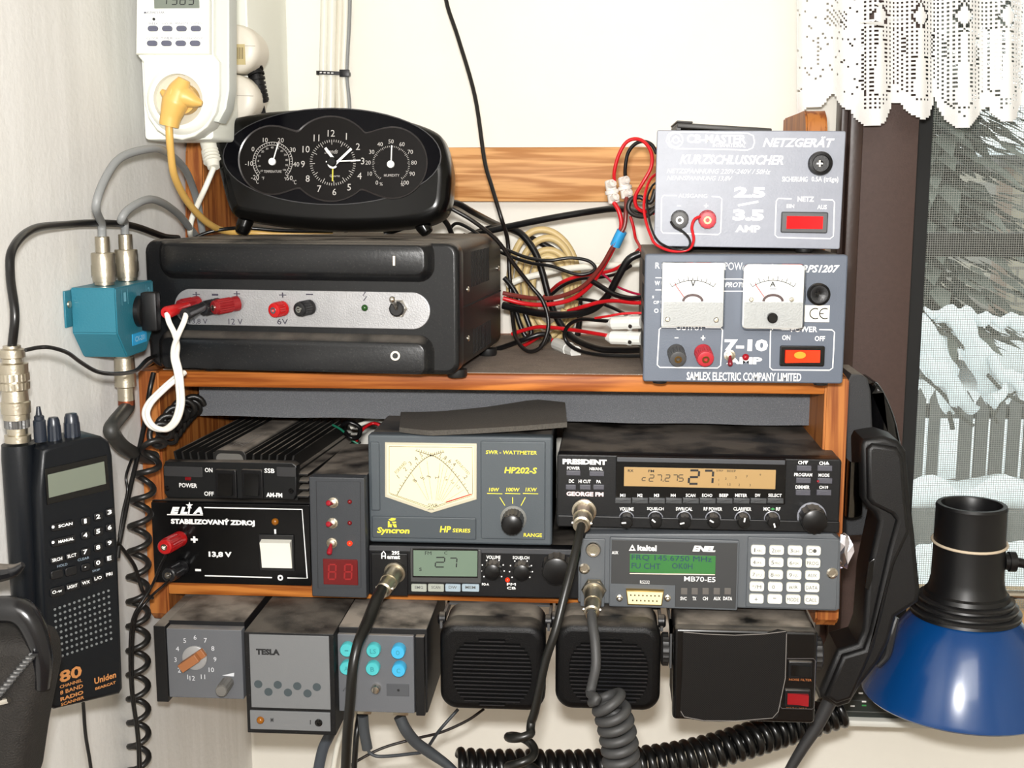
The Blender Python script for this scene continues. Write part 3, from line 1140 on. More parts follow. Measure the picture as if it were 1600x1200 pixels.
# three overlapping dials as one dial plate with a wavy rim
def wave(s_):
    ang = [i * 2 * pi / 160 for i in range(160)]
    pts = []
    C = [(427, 250, 52 + s_), (517, 248, 64 + s_), (611, 254, 54 + s_)]
    c0 = Vector((518, 250))
    for a in ang:
        dr = Vector((cos(a), -sin(a)))
        best = 0
        for cx, cy, r in C:
            oc = Vector((cx, cy)) - c0
            b_ = oc.dot(dr); k = oc.length_squared - r * r; disc = b_ * b_ - k
            if disc >= 0: best = max(best, b_ + sqrt(disc))
        pts.append(best)
    for _ in range(3):
        pts = [(pts[i - 1] + 2 * pts[i] + pts[(i + 1) % 160]) / 4 for i in range(160)]
    return [(c0.x + pts[i] * cos(ang[i]), c0.y - pts[i] * sin(ang[i])) for i in range(160)]
bm = B()
w1, w2 = wave(3.5), wave(1)
ra = [bm.verts.new(d.p(a, b_, -0.0008)) for a, b_ in w1]; rb = [bm.verts.new(d.p(a, b_, -0.0004)) for a, b_ in w2]
for i in range(160):
    bm.faces.new((ra[i], ra[(i + 1) % 160], rb[(i + 1) % 160], rb[i]))
d.part('dial_rim', bm, mat('dial_rim', (34, 30, 30), 0.25), cb)
bm = B(); bm.faces.new([bm.verts.new(d.p(a, b_, -0.0006)) for a, b_ in w2])
dial = d.part('dial_plate', bm, mat('dial_brown_black', (9, 6, 5), 0.4, spec=0.15), cb)
DO = -0.0006
M_DIALINK = mat('dial_ink', (176, 172, 168), 0.6)
bm = B()
C0 = (520, 254)
for k in range(1, 13):
    a = radians(90 - 30 * k + 3)
    x, y = C0[0] + 45 * cos(a) * 1.04, C0[1] - 45 * sin(a) * 1.02
    s = str(k)
    wd = 3.6 * len(s)
    d.text(bm, s, x - wd, y - 5.2, x + wd, y + 5.2, DO, 0.0, keep=True)
for k in range(60):
    a = radians(6 * k + 3)
    L_ = (28 if k % 5 == 0 else 32)
    d.line(bm, [(C0[0] + 36 * cos(a), C0[1] - 36 * sin(a)), (C0[0] + L_ * cos(a), C0[1] - L_ * sin(a))], 0.9, DO)
d.text(bm, 'Quartz', 515, 273, 531, 277, DO, 0.0)
d.text(bm, 'Stands', 507, 233, 528, 240, DO, 0.0, shear=0.4)
TC = (426, 253)
for i, s in enumerate(('-20', '-10', '0', '10', '20', '30', '40', '50')):
    a = radians(222 - i * 38)
    x, y = TC[0] + 37 * cos(a), TC[1] - 36 * sin(a)
    d.text(bm, s, x - 2.6 * len(s), y - 3.6, x + 2.6 * len(s), y + 3.6, DO, 0.0, keep=True)
d.line(bm, arc(TC[0], TC[1], 31, 31, -42, 222, 40), 0.8, DO)
d.line(bm, arc(TC[0], TC[1], 26.5, 26.5, -42, 222, 40), 0.8, DO)
for i in range(36):
    a = radians(222 - i * 7.6)
    d.line(bm, [(TC[0] + 31 * cos(a), TC[1] - 31 * sin(a)), (TC[0] + 28 * cos(a), TC[1] - 28 * sin(a))], 0.7, DO)
for i in range(13):
    a = radians(218 - i * 21)
    x, y = TC[0] + 22.5 * cos(a), TC[1] - 22.5 * sin(a)
    d.text(bm, str(-20 + i * 10), x - 2.4, y - 1.6, x + 2.4, y + 1.6, DO, 0.0, keep=True)
d.text(bm, 'TEMPERATURE', 412, 266, 440, 270, DO, 0.0)
d.text(bm, '°C', 398, 280, 404, 287, DO, 0.0); d.text(bm, '°C', 457, 281, 463, 288, DO, 0.0)
d.text(bm, '°F', 409, 276, 413, 281, DO, 0.0); d.text(bm, '°F', 444, 277, 448, 282, DO, 0.0)
HC = (611, 257)
for i in range(11):
    a = radians(232 - i * 28.4)
    x, y = HC[0] + 36 * cos(a), HC[1] - 36 * sin(a)
    s = str(i * 10)
    d.text(bm, s, x - 2.6 * len(s), y - 3.2, x + 2.6 * len(s), y + 3.2, DO, 0.0, keep=True)
for i in range(51):
    a = radians(232 - i * 5.68)
    d.line(bm, [(HC[0] + 29.5 * cos(a), HC[1] - 29.5 * sin(a)), (HC[0] + (27 if i % 5 else 25.5) * cos(a), HC[1] - (27 if i % 5 else 25.5) * sin(a))], 0.7, DO)
d.text(bm, 'HUMIDITY', 600, 272, 624, 276, DO, 0.0)
d.text(bm, '%', 593, 285, 598, 290, DO, 0.0); d.text(bm, '%', 626, 286, 631, 291, DO, 0.0)
d.part('dial_lettering', bm, M_DIALINK, dial)
M_HAND = mat('white_hand', (240, 240, 236), 0.5)
def hand(pts, wpx, lift, m, nm):
    bm = B()
    d.line(bm, pts, wpx, DO, lift)
    r = bmesh.ops.extrude_face_region(bm, geom=bm.faces[:])
    for g in r['geom']:
        if isinstance(g, bmesh.types.BMVert): g.co.y += 0.0004
    bmesh.ops.recalc_face_normals(bm, faces=bm.faces)
    return d.part(nm, bm, m, dial)
hand([(527, 256), (508, 231)], 4.2, 0.0016, M_HAND, 'hour_hand')
hand([(523, 257), (549, 232)], 3.8, 0.0022, M_HAND, 'minute_hand')
hand([(509, 252.5), (563, 250.5)], 2.0, 0.0028, M_HAND, 'second_hand')
hand([(520, 262), (519.5, 283)], 2.0, 0.0010, mat('alarm_yellow', (200, 190, 60), 0.5), 'alarm_hand')
bm = B(); lathe(bm, d.p(520, 254, DO), (0, -1, 0), [(d.m(8), 0), (d.m(8), 0.0030), (d.m(6.5), 0.0036), (0, 0.0036)], 18)
d.part('hand_boss', bm, M_CLK, dial)
bm = B(); d.line(bm, arc(520, 255, 7, 7, 190, 320, 10), 3.0, DO, 0.0034)
d.part('boss_mark', bm, M_HAND, dial)
for c, e_, nm in (((426, 253), (434.5, 224), 'temperature_needle'), ((611, 257), (612, 227), 'humidity_needle')):
    hd = hand([c, e_], 1.7, 0.0012, M_HAND, nm)
    bm = B(); lathe(bm, d.p(c[0], c[1], DO), (0, -1, 0), [(d.m(5.8), 0), (d.m(5.8), 0.0018), (d.m(4), 0.0022), (0, 0.0022)], 16)
    d.part('needle_hub', bm, M_HAND, hd)
for px, py, tx in ((385, 342, 376), (655, 343, 669)):
    bm = B()
    tp, bt = d.p(px, py, 0.016), d.p(tx, 366, 0.016)
    bt.z = 0.0012 if bt.z < 0.0012 else bt.z
    tube(bm, [tp, tp.lerp(bt, 0.5), tp.lerp(bt, 0.9), bt], [0.0062, 0.0060, 0.0048, 0.0022], 14)
    d.part('clock_foot', bm, M_CLK, None, 60)

# ---- grey Samlex supply with two meters
SY = -0.046
d = Dev('meter_power_supply', 'blue-grey power supply with two square panel meters at the right end of the upper board', 'power supply',
        (P(1164, 600, SY).x, SY, ZB + 0.0006))
SAM = d
M_SAM = mat('blue_grey_enamel', (82, 90, 103), 0.5, bump=0.15, bscale=900)
M_SAMT = mat('grey_cover', (104, 98, 92), 0.5, bump=0.2, bscale=700, dust=0.7)
x0, zz, x1, z1 = d.rect(1006, 397.5, 1321, 600)
bm = B(); slab(bm, rr(x0, 0.003, x1, z1, 0.002), 0.0, 0.006, 0.001)
fp_ = d.part('front_panel', bm, M_SAM)
bm = B(); slab(bm, rr(x0 + 0.0012, 0.0036, x1 - 0.0012, z1 - 0.0008, 0.0016), 0.0062, 0.15)
cs = d.part('case', bm, M_SAMT)
bm = B()
for i in range(9):
    for j in range(4):
        box(bm, x0 + 0.0009, x0 + 0.0016, 0.02 + i * 0.006, 0.023 + i * 0.006, 0.02 + j * 0.017, 0.031 + j * 0.017)
d.part('vent_slots', bm, mat('vent_dark'), cs)
SAMZ = z1
feet(d, [(x0 + 0.012, 0.014), (x1 - 0.012, 0.014), (x0 + 0.012, 0.13), (x1 - 0.012, 0.13)], 0.005, 0.003)
bm = B()
T = d.text
T(bm, 'R', 1024, 410, 1031, 419.5); T(bm, 'W', 1023, 439, 1031, 446); T(bm, 'S', 1019, 462, 1022, 466); T(bm, 'C/P', 1021, 470, 1030, 475); T(bm, 'O', 1022, 482, 1029, 489)
T(bm, 'POW', 1132, 410, 1160, 422, bold=0.0); T(bm, 'PROT', 1133, 441, 1160, 449, shear=0.3)
T(bm, 'RPS1207', 1252, 414, 1312, 426, bold=0.03, shear=0.35)
T(bm, 'OUTPUT', 1056, 509, 1099, 516); T(bm, '-', 1054, 527, 1060, 528.5, bold=0.0); T(bm, '+', 1095, 524, 1102, 532)
T(bm, '7-10', 1132, 530, 1200, 549, bold=0.05); T(bm, 'AMP', 1135, 558, 1191, 569, bold=0.05)
T(bm, 'POWER', 1236, 510, 1277, 519); T(bm, 'ON', 1222, 523.5, 1235, 531.5); T(bm, 'OFF', 1273, 525, 1289, 533)
T(bm, 'SAMLEX ELECTRIC COMPANY LIMITED', 1073, 582, 1252, 595, bold=0.02)
for a in ((1024, 434, 1131, 434), (1024, 453, 1131, 453), (1131, 436, 1160, 436), (1131, 455, 1160, 455)):
    d.line(bm, [a[:2], a[2:]], 1.6)
d.line(bm, arc(1034, 517, 6, 6, 100, 180, 5)[:0] + [(1056, 511), (1034, 511), (1030, 515), (1027, 570), (1031, 574), (1121, 575), (1126, 571), (1129, 516), (1126, 512), (1102, 511.5)], 1.8)
d.line(bm, [(1234, 514), (1208, 513), (1204, 518), (1203, 574), (1207, 578), (1296, 578.5), (1301, 575), (1304, 519), (1300, 515.5), (1280, 515)], 1.8)
d.part('lettering', bm, INKW, fp_)
# the two moving-coil meters
CLEAR = bpy.data.materials.new('clear_acrylic')
CLEAR.use_nodes = True
N, L = CLEAR.node_tree.nodes, CLEAR.node_tree.links
N.remove(N['Principled BSDF'])
tr = N.new('ShaderNodeBsdfTransparent'); tr.inputs[0].default_value = (0.93, 0.94, 0.94, 1)
gg = N.new('ShaderNodeBsdfGlossy'); gg.inputs['Roughness'].default_value = 0.06
fr = N.new('ShaderNodeFresnel'); fr.inputs[0].default_value = 1.49
mx = N.new('ShaderNodeMixShader')
L.new(fr.outputs[0], mx.inputs[0]); L.new(tr.outputs[0], mx.inputs[1]); L.new(gg.outputs[0], mx.inputs[2])
L.new(mx.outputs[0], N['Material Output'].inputs[0])
M_MFACE = mat('meter_white', (240, 238, 232), 0.6)
M_FROST = mat('ribbed_frost', (186, 186, 184), 0.35, bump=0.8, bscale=900, alpha=0.9)
for nm, (a_, b_, c_, e_), split, letter, lx, col_ in (('volt_meter', (1034, 410.5, 1131, 511), 472, 'V', (1079, 438, 1087, 448), M_MFACE),
                                             ('amp_meter', (1160, 413, 1256, 514), 472, 'A', (1203, 440, 1212, 448), M_MFACE)):
    a, c, b, e = d.rect(a_, b_, c_, e_, -0.004)
    bm = B(); slab(bm, rr(a, c, b, e, 0.0035 if nm == 'amp_meter' else 0.0012), -0.0035, 0.0005, 0.0008)
    mt = d.part(nm, bm, M_MFACE, fp_)
    bm = B(); slab(bm, rr(a - 0.0006, c - 0.0006, b + 0.0006, e + 0.0006, 0.004 if nm == 'amp_meter' else 0.0014), -0.009, 0.0, 0.0015)
    d.part('clear_cover', bm, CLEAR, mt)
    mid = (a_ + c_) / 2
    a2, c2, b2, e2 = d.rect(a_ + 2, split, c_ - 2, e_ - 2, -0.0038)
    bm = B(); slab(bm, rr(a2, c2, b2, e2, 0.001), -0.0046, -0.0032)
    if nm == 'amp_meter':
        for i in range(16):
            z = c2 + (e2 - c2) * (i + 0.5) / 16
            box(bm, a2 + 0.001, b2 - 0.001, -0.0049, -0.0046, z - 0.0002, z + 0.0002)
    else:
        for i in range(14):
            for j in range(26):
                x, z = a2 + (b2 - a2) * (j + 0.5) / 26, c2 + (e2 - c2) * (i + 0.5) / 14
                box(bm, x - 0.0004, x + 0.0004, -0.0049, -0.0046, z - 0.0004, z + 0.0004)
    lower = d.part('meter_skirt', bm, M_FROST, mt)
    bm = B()
    T(bm, letter, *lx, off=-0.0036)
    R_ = 56
    d.line(bm, arc(mid, 494, R_, R_, 55, 125, 20), 1.0, -0.0036)
    for i in range(11):
        q = radians(55 + 7 * i)
        d.line(bm, [(mid + R_ * cos(q), 494 - R_ * sin(q)), (mid + (R_ + (7 if i % 2 == 0 else 4)) * cos(q), 494 - (R_ + (7 if i % 2 == 0 else 4)) * sin(q))], 0.9, -0.0036)
    if nm == 'amp_meter':
        d.line(bm, [(mid - 5, 451.5), (mid + 5, 451.5)], 0.8, -0.0036)
    d.part('scale', bm, INKK, mt)
    bm = B(); d.line(bm, [(mid - 14, 464), (mid - 28, 444)], 1.2, -0.0036, 0.0005)
    d.part('needle', bm, mat('red_needle', (190, 40, 40), 0.5), mt)
    bm = B()
    ring = arc(mid, 471, 15, 10, 0, 180, 12)
    d.line(bm, ring, 4.0, -0.0036, 0.0004)
    d.part('coil_window', bm, mat('coil_dark', (70, 44, 44), 0.5), mt)
    if nm == 'amp_meter':
        bm = B(); lathe(bm, d.p(mid - 2, 496, -0.005), (0, -1, 0), [(d.m(8), 0), (d.m(8), 0.004), (d.m(6.5), 0.0048), (0, 0.0048)], 18)
        d.part('zero_screw', bm, BLACKG, mt)
        for sx in (1174, 1237):
            screw(d, sx, 468, -0.0036, 3.6, NICKEL, mt)
    else:
        for sx, sy in ((1043, 499), (1119, 500)):
            screw(d, sx, sy, -0.0046, 4, NICKEL, mt)
for px, py, r_, in ((1278, 459, 17),):
    o = d.p(px, py, 0)
    bm = B(); lathe(bm, o, (0, -1, 0), [(d.m(r_), 0), (d.m(r_), 0.005), (d.m(r_ * 0.85), 0.006), (d.m(r_ * 0.8), 0.0055), (d.m(r_ * 0.3), 0.0055), (d.m(r_ * 0.1), 0.0045), (0, 0.0045)], 28)
    fh_ = d.part('fuse_holder', bm, BLACKP, fp_)
    bm = B()
    d.line(bm, [(px - 5, py), (px + 5, py)], 2.2, -0.0058); d.line(bm, [(px, py - 5), (px, py + 5)], 2.2, -0.0059)
    d.part('screw_slot', bm, BLACKG, fh_)
a, c, b, e = d.rect(1258, 477, 1296, 503)
bm = B(); box(bm, a, b, -0.0002, 0.0005, c, e)
st = d.part('sticker', bm, mat('sticker_white', (238, 232, 214), 0.6), fp_)
bm = B()
d.line(bm, arc(1274, 490, 8.5, 8, 60, 300, 14), 1.7, -0.0003); d.line(bm, arc(1289, 490, 8.5, 8, 60, 300, 14), 1.7, -0.0003); d.line(bm, [(1281, 490), (1287, 490)], 1.7, -0.0003)
d.part('conformity_mark', bm, INKK, st)
post(d, fp_, 1056, 550, 0, (0.08, -1, -0.30), 0.012, d.m(13), mat('dusty_black_terminal', (70, 70, 70), 0.5), metal=mat('brass', (180, 150, 90), 0.35, 1.0))
post(d, fp_, 1098, 550, 0, (0.10, -1, -0.30), 0.012, d.m(13), mat('dusty_red_terminal', (176, 46, 56), 0.45), metal=mat('brass'))
toggle(d, 1140, 555, 9, (1141, 571), 4.0, mat('dark_red_bat', (120, 22, 34), 0.4), fp_)
led(d, 1165, 558, 5.5, mat('red_lens', (150, 16, 30), 0.15), fp_)
rocker(d, 1218, 540, 1288, 572, BLACKG, mat('lit_orange_rocker', (226, 48, 14), 0.25, emit=0.55), 1, fp_)
bm = B(); q = d.p(1250, 555, -0.0052); k = d.m(9)
bm.faces.new([bm.verts.new((q.x + k * cos(i * pi / 8), q.y, q.z + k * 0.6 * sin(i * pi / 8))) for i in range(16)])
d.part('neon_glow', bm, mat('neon_orange', (255, 120, 24), 0.3, emit=0.9), fp_)

# ---- smaller grey supply on top
NY = -0.018
nz = ZB + 0.0006 + SAMZ
d = Dev('small_power_supply', 'worn light grey power supply with red rocker switch standing on the metered supply', 'power supply',
        (P(1170, 390, NY).x, NY, nz), yaw=-2.2, roll=0.6)
M_NETZ = mat('worn_grey_paint', (130, 134, 145), 0.42, bump=0.12, bscale=700, var=0.12, vscale=90, spec=0.5)
x0, zz, x1, z1 = d.rect(1024, 204, 1317, 388)
z0 = 0.003
bm = B(); slab(bm, rr(x0, z0, x1, z1, 0.0012), 0.0, 0.005, 0.0006)
fp_ = d.part('front_panel', bm, M_NETZ)
bm = B(); slab(bm, rr(x0 + 0.001, z0 + 0.0006, x1 - 0.001, z1 - 0.0006, 0.001), 0.0052, 0.13)
d.part('case', bm, M_SAMT)
NZT = nz + z1
for fx in (x0 + 0.022, x1 - 0.022):
    for fy in (0.014, 0.115):
        bm = B(); lathe(bm, (fx, fy, 0.0 + (fx * -0.0105 + 0.0)), (0, 0, 1), [(0.0055, 0.0004), (0.006, 0.002), (0.006, 0.0034 + abs(fx) * 0.012)], 18)
        d.part('rubber_foot', bm, RUBBERB)
bm = B()
T = d.text
T(bm, 'CB-MASTER', 1073, 210, 1166, 224, bold=0.03); T(bm, 'INTERNATIONAL', 1114, 224, 1165, 230, bold=0.01)
T(bm, 'NETZGERÄT', 1192, 213, 1304, 230, bold=0.03, shear=0.3)
T(bm, 'KURZSCHLUSSICHER', 1062, 242, 1224, 257, bold=0.03, shear=0.3)
T(bm, 'NETZSPANNUNG 220V-240V / 50Hz', 1042, 264, 1204, 271.5, bold=0.0, shear=0.3)
T(bm, 'NENNSPANNUNG 13,8V', 1042, 275, 1144, 283, bold=0.0, shear=0.3)
T(bm, 'SICHERUNG', 1222, 276, 1262, 284, bold=0.01); T(bm, '0.5A (träge)', 1268, 276, 1310, 286, bold=0.01)
T(bm, '2.5', 1147, 292, 1196, 309, bold=0.06); T(bm, '3.5', 1145, 327, 1194, 345, bold=0.06)
T(bm, 'AMP', 1149, 352, 1188, 363, bold=0.04)
d.line(bm, [(1153, 321), (1185, 315)], 3.2)
T(bm, 'AUSGANG', 1060, 303, 1105, 309, bold=0.0); T(bm, '-', 1058, 321, 1064, 322.4, bold=0.0); T(bm, '+', 1100, 318, 1107, 325, bold=0.0)
T(bm, 'NETZ', 1246, 307, 1272, 315, bold=0.03); T(bm, 'EIN', 1229, 319, 1241, 325); T(bm, 'AUS', 1277, 320, 1292, 327)
d.line(bm, [(1051, 206), (1168, 208), (1177, 212), (1179, 222), (1176, 231), (1168, 234.5), (1056, 232), (1046, 229), (1041, 220), (1044, 210)], 1.7, closed=True)
d.line(bm, arc(1056, 218.5, 11, 11, 0, 360, 24)[:-1], 1.7, closed=True)
d.line(bm, arc(1056, 218.5, 5, 5, 0, 360, 12)[:-1], 1.8, closed=True); d.line(bm, [(1048, 222), (1056, 212), (1064, 222)], 1.5)
d.line(bm, [(1058, 306), (1037, 305), (1034, 309), (1033, 360), (1036, 364), (1122, 366.5), (1126, 363), (1128, 311), (1124, 307.5), (1112, 307)], 1.6)
d.line(bm, [(1237, 310.5), (1216, 310), (1213, 314), (1211, 367), (1215, 371), (1297, 373), (1302, 369), (1304, 316), (1301, 312.5), (1283, 312)], 1.7)
d.part('lettering', bm, INKW, fp_)
o = d.p(1281, 255.5, 0)
bm = B(); lathe(bm, o, (0, -1, 0), [(d.m(18), 0), (d.m(18), 0.004), (d.m(17), 0.0055), (d.m(13), 0.006), (d.m(12), 0.0054), (d.m(4), 0.0054), (d.m(2), 0.0042), (0, 0.0042)], 28)
fu = d.part('fuse_holder', bm, BLACKP, fp_)
bm = B(); d.line(bm, [(1276, 255.5), (1286, 255.5)], 2.4, -0.0056); d.line(bm, [(1281, 250.5), (1281, 260.5)], 2.4, -0.0057)
d.part('screw_slot', bm, CHROME, fu)
post(d, fp_, 1062, 342, 0, (-0.02, -1, -0.06), 0.010, d.m(13), mat('dusty_black_terminal'), ribs=12, rib=0.06, metal=CHROME)
post(d, fp_, 1105, 342, 0, (-0.02, -1, -0.06), 0.010, d.m(13), mat('dusty_red_terminal'), ribs=12, rib=0.06, metal=mat('brass'))
rocker(d, 1220, 331, 1293, 364, mat('grey_bezel', (62, 64, 66), 0.5), mat('lit_red_rocker', (206, 16, 22), 0.2, emit=0.35), 1, fp_)

# dark tray left on top of the small supply
d2 = Dev('black_tray', 'flat black plastic tray lying tilted on top of the worn grey supply', 'tray', (P(1128, 204, 0.04).x, 0.03, NZT + 0.0006), roll=3.6)
x0, z0, x1, z1 = d2.rect(1058, 189, 1206, 199)
bm = B(); box(bm, -0.033, 0.034, 0.0, 0.075, 0.0016, 0.0052, 0.001)
box(bm, -0.033, -0.030, 0.002, 0.073, 0.0002, 0.003)
d2.part('tray_body', bm, mat('charcoal_plastic', (52, 50, 48), 0.5, dust=0.4))
bm = B(); box(bm, -0.0335, -0.022, -0.001, 0.076, 0.0052, 0.0066, 0.0006)
d2.part('tray_lip', bm, mat('charcoal_plastic'))
# ================================================================ on the lower board
def keycap(d, name, x0, y0, x1, y1, m, h=0.0012, r=0.0006, parent=None, off=0.0):
    a, c, b, e = d.rect(x0, y0, x1, y1, off)
    bm = B(); slab(bm, rr(a, c, b, e, r, 3), off - h, off + 0.0002, min(0.0004, h * 0.5), nb=2)
    return d.part(name, bm, m, parent)

def panel(d, name, x0, y0, x1, y1, m, y0_, y1_, r=0.001, bev=0.0005, parent=None):
    a, c, b, e = d.rect(x0, y0, x1, y1, y0_)
    bm = B(); slab(bm, rr(a, c, b, e, r), y0_, y1_, bev)
    return d.part(name, bm, m, parent)

def knob(d, px, py, rpx, length, m, parent=None, pointer=None, ring=None, off=0.0, ribs=16, rib=0.05, name='knob', skirt=0.0):
    o = d.p(px, py, off)
    r = d.m(rpx)
    bm = B()
    if ribs:
        lathe(bm, o, (0, -1, 0), [(r * 1.02, 0), (r, length * 0.92)], ribs * 2, ribs, rib)
        lathe(bm, o, (0, -1, 0), [(r * 0.96, length * 0.9), (r * 0.93, length * 0.97), (r * 0.84, length), (0, length * 1.02)], 28)
    else:
        lathe(bm, o, (0, -1, 0), [(r, 0), (r * 0.96, length * 0.9), (r * 0.84, length), (0, length)], 28)
    k = d.part(name, bm, m, parent)
    if pointer is not None:
        bm = B()
        a = radians(pointer)
        f = Vector((o.x, 0, o.z))
        v = Vector((cos(a), 0, sin(a)))
        n_ = Vector((-v.z, 0, v.x)) * r * 0.12
        y = off - length - 0.0003
        p0, p1 = f + v * r * 0.1, f + v * r * 0.82
        bm.faces.new([bm.verts.new((q.x, y, q.z)) for q in (p0 + n_, p0 - n_, p1 - n_, p1 + n_)])
        d.part('pointer', bm, INKW, k)
    if ring:
        bm = B(); lathe(bm, o, (0, -1, 0), [(r * ring, 0), (r * ring, 0.0008), (r * (ring - 0.14), 0.001), (r * (ring - 0.16), 0.0)], 30, close=False)
        d.part('knob_ring', bm, mat('knob_ring_grey', (120, 122, 130), 0.35), k)
    return k

# ---- mains supply ELIA
EY = -0.006
d = Dev('stabilised_supply', 'glossy black supply with white rocker switch, at the left end of the lower board', 'power supply',
        (P(368, 915, EY).x, EY, ZL), roll=0.0)
M_ELIA = mat('black_gloss_panel', (7, 7, 8), 0.2, spec=0.3, speck=0.01)
x0, zz, x1, z1 = d.rect(239, 787, 485, 918)
bm = B(); slab(bm, rr(x0, 0.0004, x1, z1, 0.0008), 0, 0.004, 0.0004)
fp_ = d.part('front_panel', bm, M_ELIA)
bm = B(); slab(bm, rr(x0 - 0.0006, 0.0002, x1 + 0.0006, z1 + 0.0006, 0.001), 0.0042, 0.15)
d.part('case', bm, mat('black_steel_case', (16, 16, 17), 0.4, spec=0.3, dust=0.4))
EZT = ZL + z1 + 0.0006
T = d.text
bm = B()
for s_, x in (('E', 266), ('L', 281), ('I', 293), ('A', 301)):
    wd = {'E': 15, 'L': 12, 'I': 5, 'A': 16}[s_]
    T(bm, s_, x, 792, x + wd, 803, bold=0.08, shear=0.25)
d.line(bm, [(261, 804), (317, 804.5)], 2.0)
sc_ = (296, 790)
st_ = [(sc_[0] + (6 if i % 2 == 0 else 2.4) * sin(radians(36 * i)), sc_[1] - (6 if i % 2 == 0 else 2.4) * cos(radians(36 * i))) for i in range(10)]
d.fill(bm, st_, 0, 0.0002)
T(bm, 'STABILIZOVANÝ ZDROJ', 267, 810, 398, 822, bold=0.06)
T(bm, '13,8 V', 326, 862, 362, 872, bold=0.05)
T(bm, '+', 298, 838, 309, 848, bold=0.05); T(bm, '-', 305, 889, 314, 892.5, bold=0.05)
T(bm, 'I', 428.5, 827, 431.5, 834, bold=0.06); T(bm, 'O', 433.5, 898, 442.5, 907.5, bold=0.07)
d.line(bm, [(319, 793), (472, 796), (480, 903.5), (449, 903)], 2.0); d.line(bm, [(320, 899.5), (425, 902.5)], 2.0)
d.part('lettering', bm, INKW, fp_)
post(d, fp_, 281, 842, 0, (-0.10, -1, 0.05), 0.026, d.m(12.5), M_POSTR)
post(d, fp_, 284, 887, 0, (-0.12, -1, 0.05), 0.022, d.m(12), M_POSTK)
led(d, 430, 815, 6, mat('amber_lens', (140, 84, 20), 0.2), fp_)
a, c, b, e = d.rect(406, 835, 460, 891)
bm = B(); slab(bm, rr(a, c, b, e, 0.0008), -0.0015, 0.0004, 0.0004)
rk = d.part('power_switch', bm, mat('switch_frame_black', (24, 24, 25), 0.4), fp_)
bm = B()
a, c, b, e = d.rect(408, 843, 455, 889, -0.004)
pr = [(e - 0.0006, -0.0010), (e - 0.0018, -0.0072), ((c + e) / 2, -0.0046), (c + 0.0004, -0.0030), (c, -0.001)]
va = [bm.verts.new((a, y, z)) for z, y in pr]; vb = [bm.verts.new((b, y, z)) for z, y in pr]
for i in range(4):
    bm.faces.new((va[i], va[i + 1], vb[i + 1], vb[i]))
bm.faces.new(va[::-1]); bm.faces.new(vb); bm.faces.new((va[4], va[0], vb[0], vb[4]))
bmesh.ops.recalc_face_normals(bm, faces=bm.faces)
d.part('rocker', bm, mat('ivory_rocker', (238, 236, 224), 0.35), rk, 20)

# ---- finned amplifier on top of it
AY = -0.002
d = Dev('power_amplifier', 'black finned amplifier with two rocker switches on top of the glossy black supply', 'amplifier',
        (P(360, 780, AY).x, AY, EZT + 0.0002), yaw=-4.5)
M_AMP = mat('black_anodised', (26, 25, 24), 0.5, spec=0.35, bump=0.1, bscale=800, dust=0.85)
x0, zz, x1, z1 = d.rect(256, 724, 465, 780)
DEPA = 0.15
pts = [(v.x, max(v.z, 0.0004)) for v in (d.p(a, b_, 0) for a, b_ in ((262, 780), (459, 781), (463, 772), (463, 728), (456, 723), (258, 721), (255, 728), (255, 768)))]
bm = B(); slab(bm, pts, 0, 0.008, 0.0008)
fp_ = d.part('front_panel', bm, mat('black_moulded_front', (18, 19, 20), 0.42, spec=0.35, dust=0.5))
zt = z1
bm = B(); box(bm, x0 + 0.003, x1 - 0.003, 0.008, DEPA, 0.0004, zt - 0.006)
bd = d.part('heat_sink', bm, M_AMP)
# fins: upright on top, level on the sides
fx = [x0 + 0.008 + (x1 - x0 - 0.016) * i / 15 for i in range(16)]
for i, x in enumerate(fx):
    if 6 <= i <= 8:
        continue
    bm = B()
    lean = (i - 7.5) * 0.00035
    v = []
    for y in (0.0085, DEPA):
        v.append([bm.verts.new(q) for q in ((x - 0.0011, y, zt - 0.0065), (x + 0.0011, y, zt - 0.0065), (x + 0.0006 + lean, y, zt + 0.0055), (x - 0.0006 + lean, y, zt + 0.0055))])
    for k in range(4):
        bm.faces.new((v[0][k], v[0][(k + 1) % 4], v[1][(k + 1) % 4], v[1][k]))
    bm.faces.new(v[0][::-1]); bm.faces.new(v[1])
    bmesh.ops.recalc_face_normals(bm, faces=bm.faces)
    d.part('top_fin', bm, M_AMP, bd, 0)
for sgn, xb in ((-1, x0 + 0.003), (1, x1 - 0.003)):
    for k in range(4):
        z = 0.003 + k * 0.0056
        bm = B()
        box(bm, xb, xb + sgn * 0.009, 0.006, DEPA, z, z + 0.0016, 0.0004)
        d.part('side_fin', bm, M_AMP, bd, 0)
# raised centre rib with a rounded hollow front and a line of print
xc = (fx[6] + fx[8]) / 2
bm = B()
slab(bm, rr(xc - 0.0125, zt - 0.006, xc + 0.0125, zt + 0.008, 0.004), 0.0082, DEPA, 0.0005)
rib = d.part('centre_rib', bm, M_AMP, bd)
bm = B(); slab(bm, rr(xc - 0.0105, zt - 0.004, xc + 0.0105, zt + 0.0055, 0.004), 0.0078, 0.0086)
d.part('rib_recess', bm, mat('rib_recess_grey', (92, 90, 86), 0.7), rib)
bm = B()
bx = B()
put_text(bx, 'ZETAGI', 0, 0, 0.042, 0.006, 0, 0.0)
for v in bx.verts:
    v.co = Vector((xc + 0.003 - (v.co.z), 0.026 + v.co.x, zt + 0.00815))
bmesh.ops.recalc_face_normals(bx, faces=bx.faces)
rbb = [(xc - 0.0045, 0.020), (xc + 0.0045, 0.020), (xc + 0.0045, 0.075), (xc - 0.0045, 0.075)]
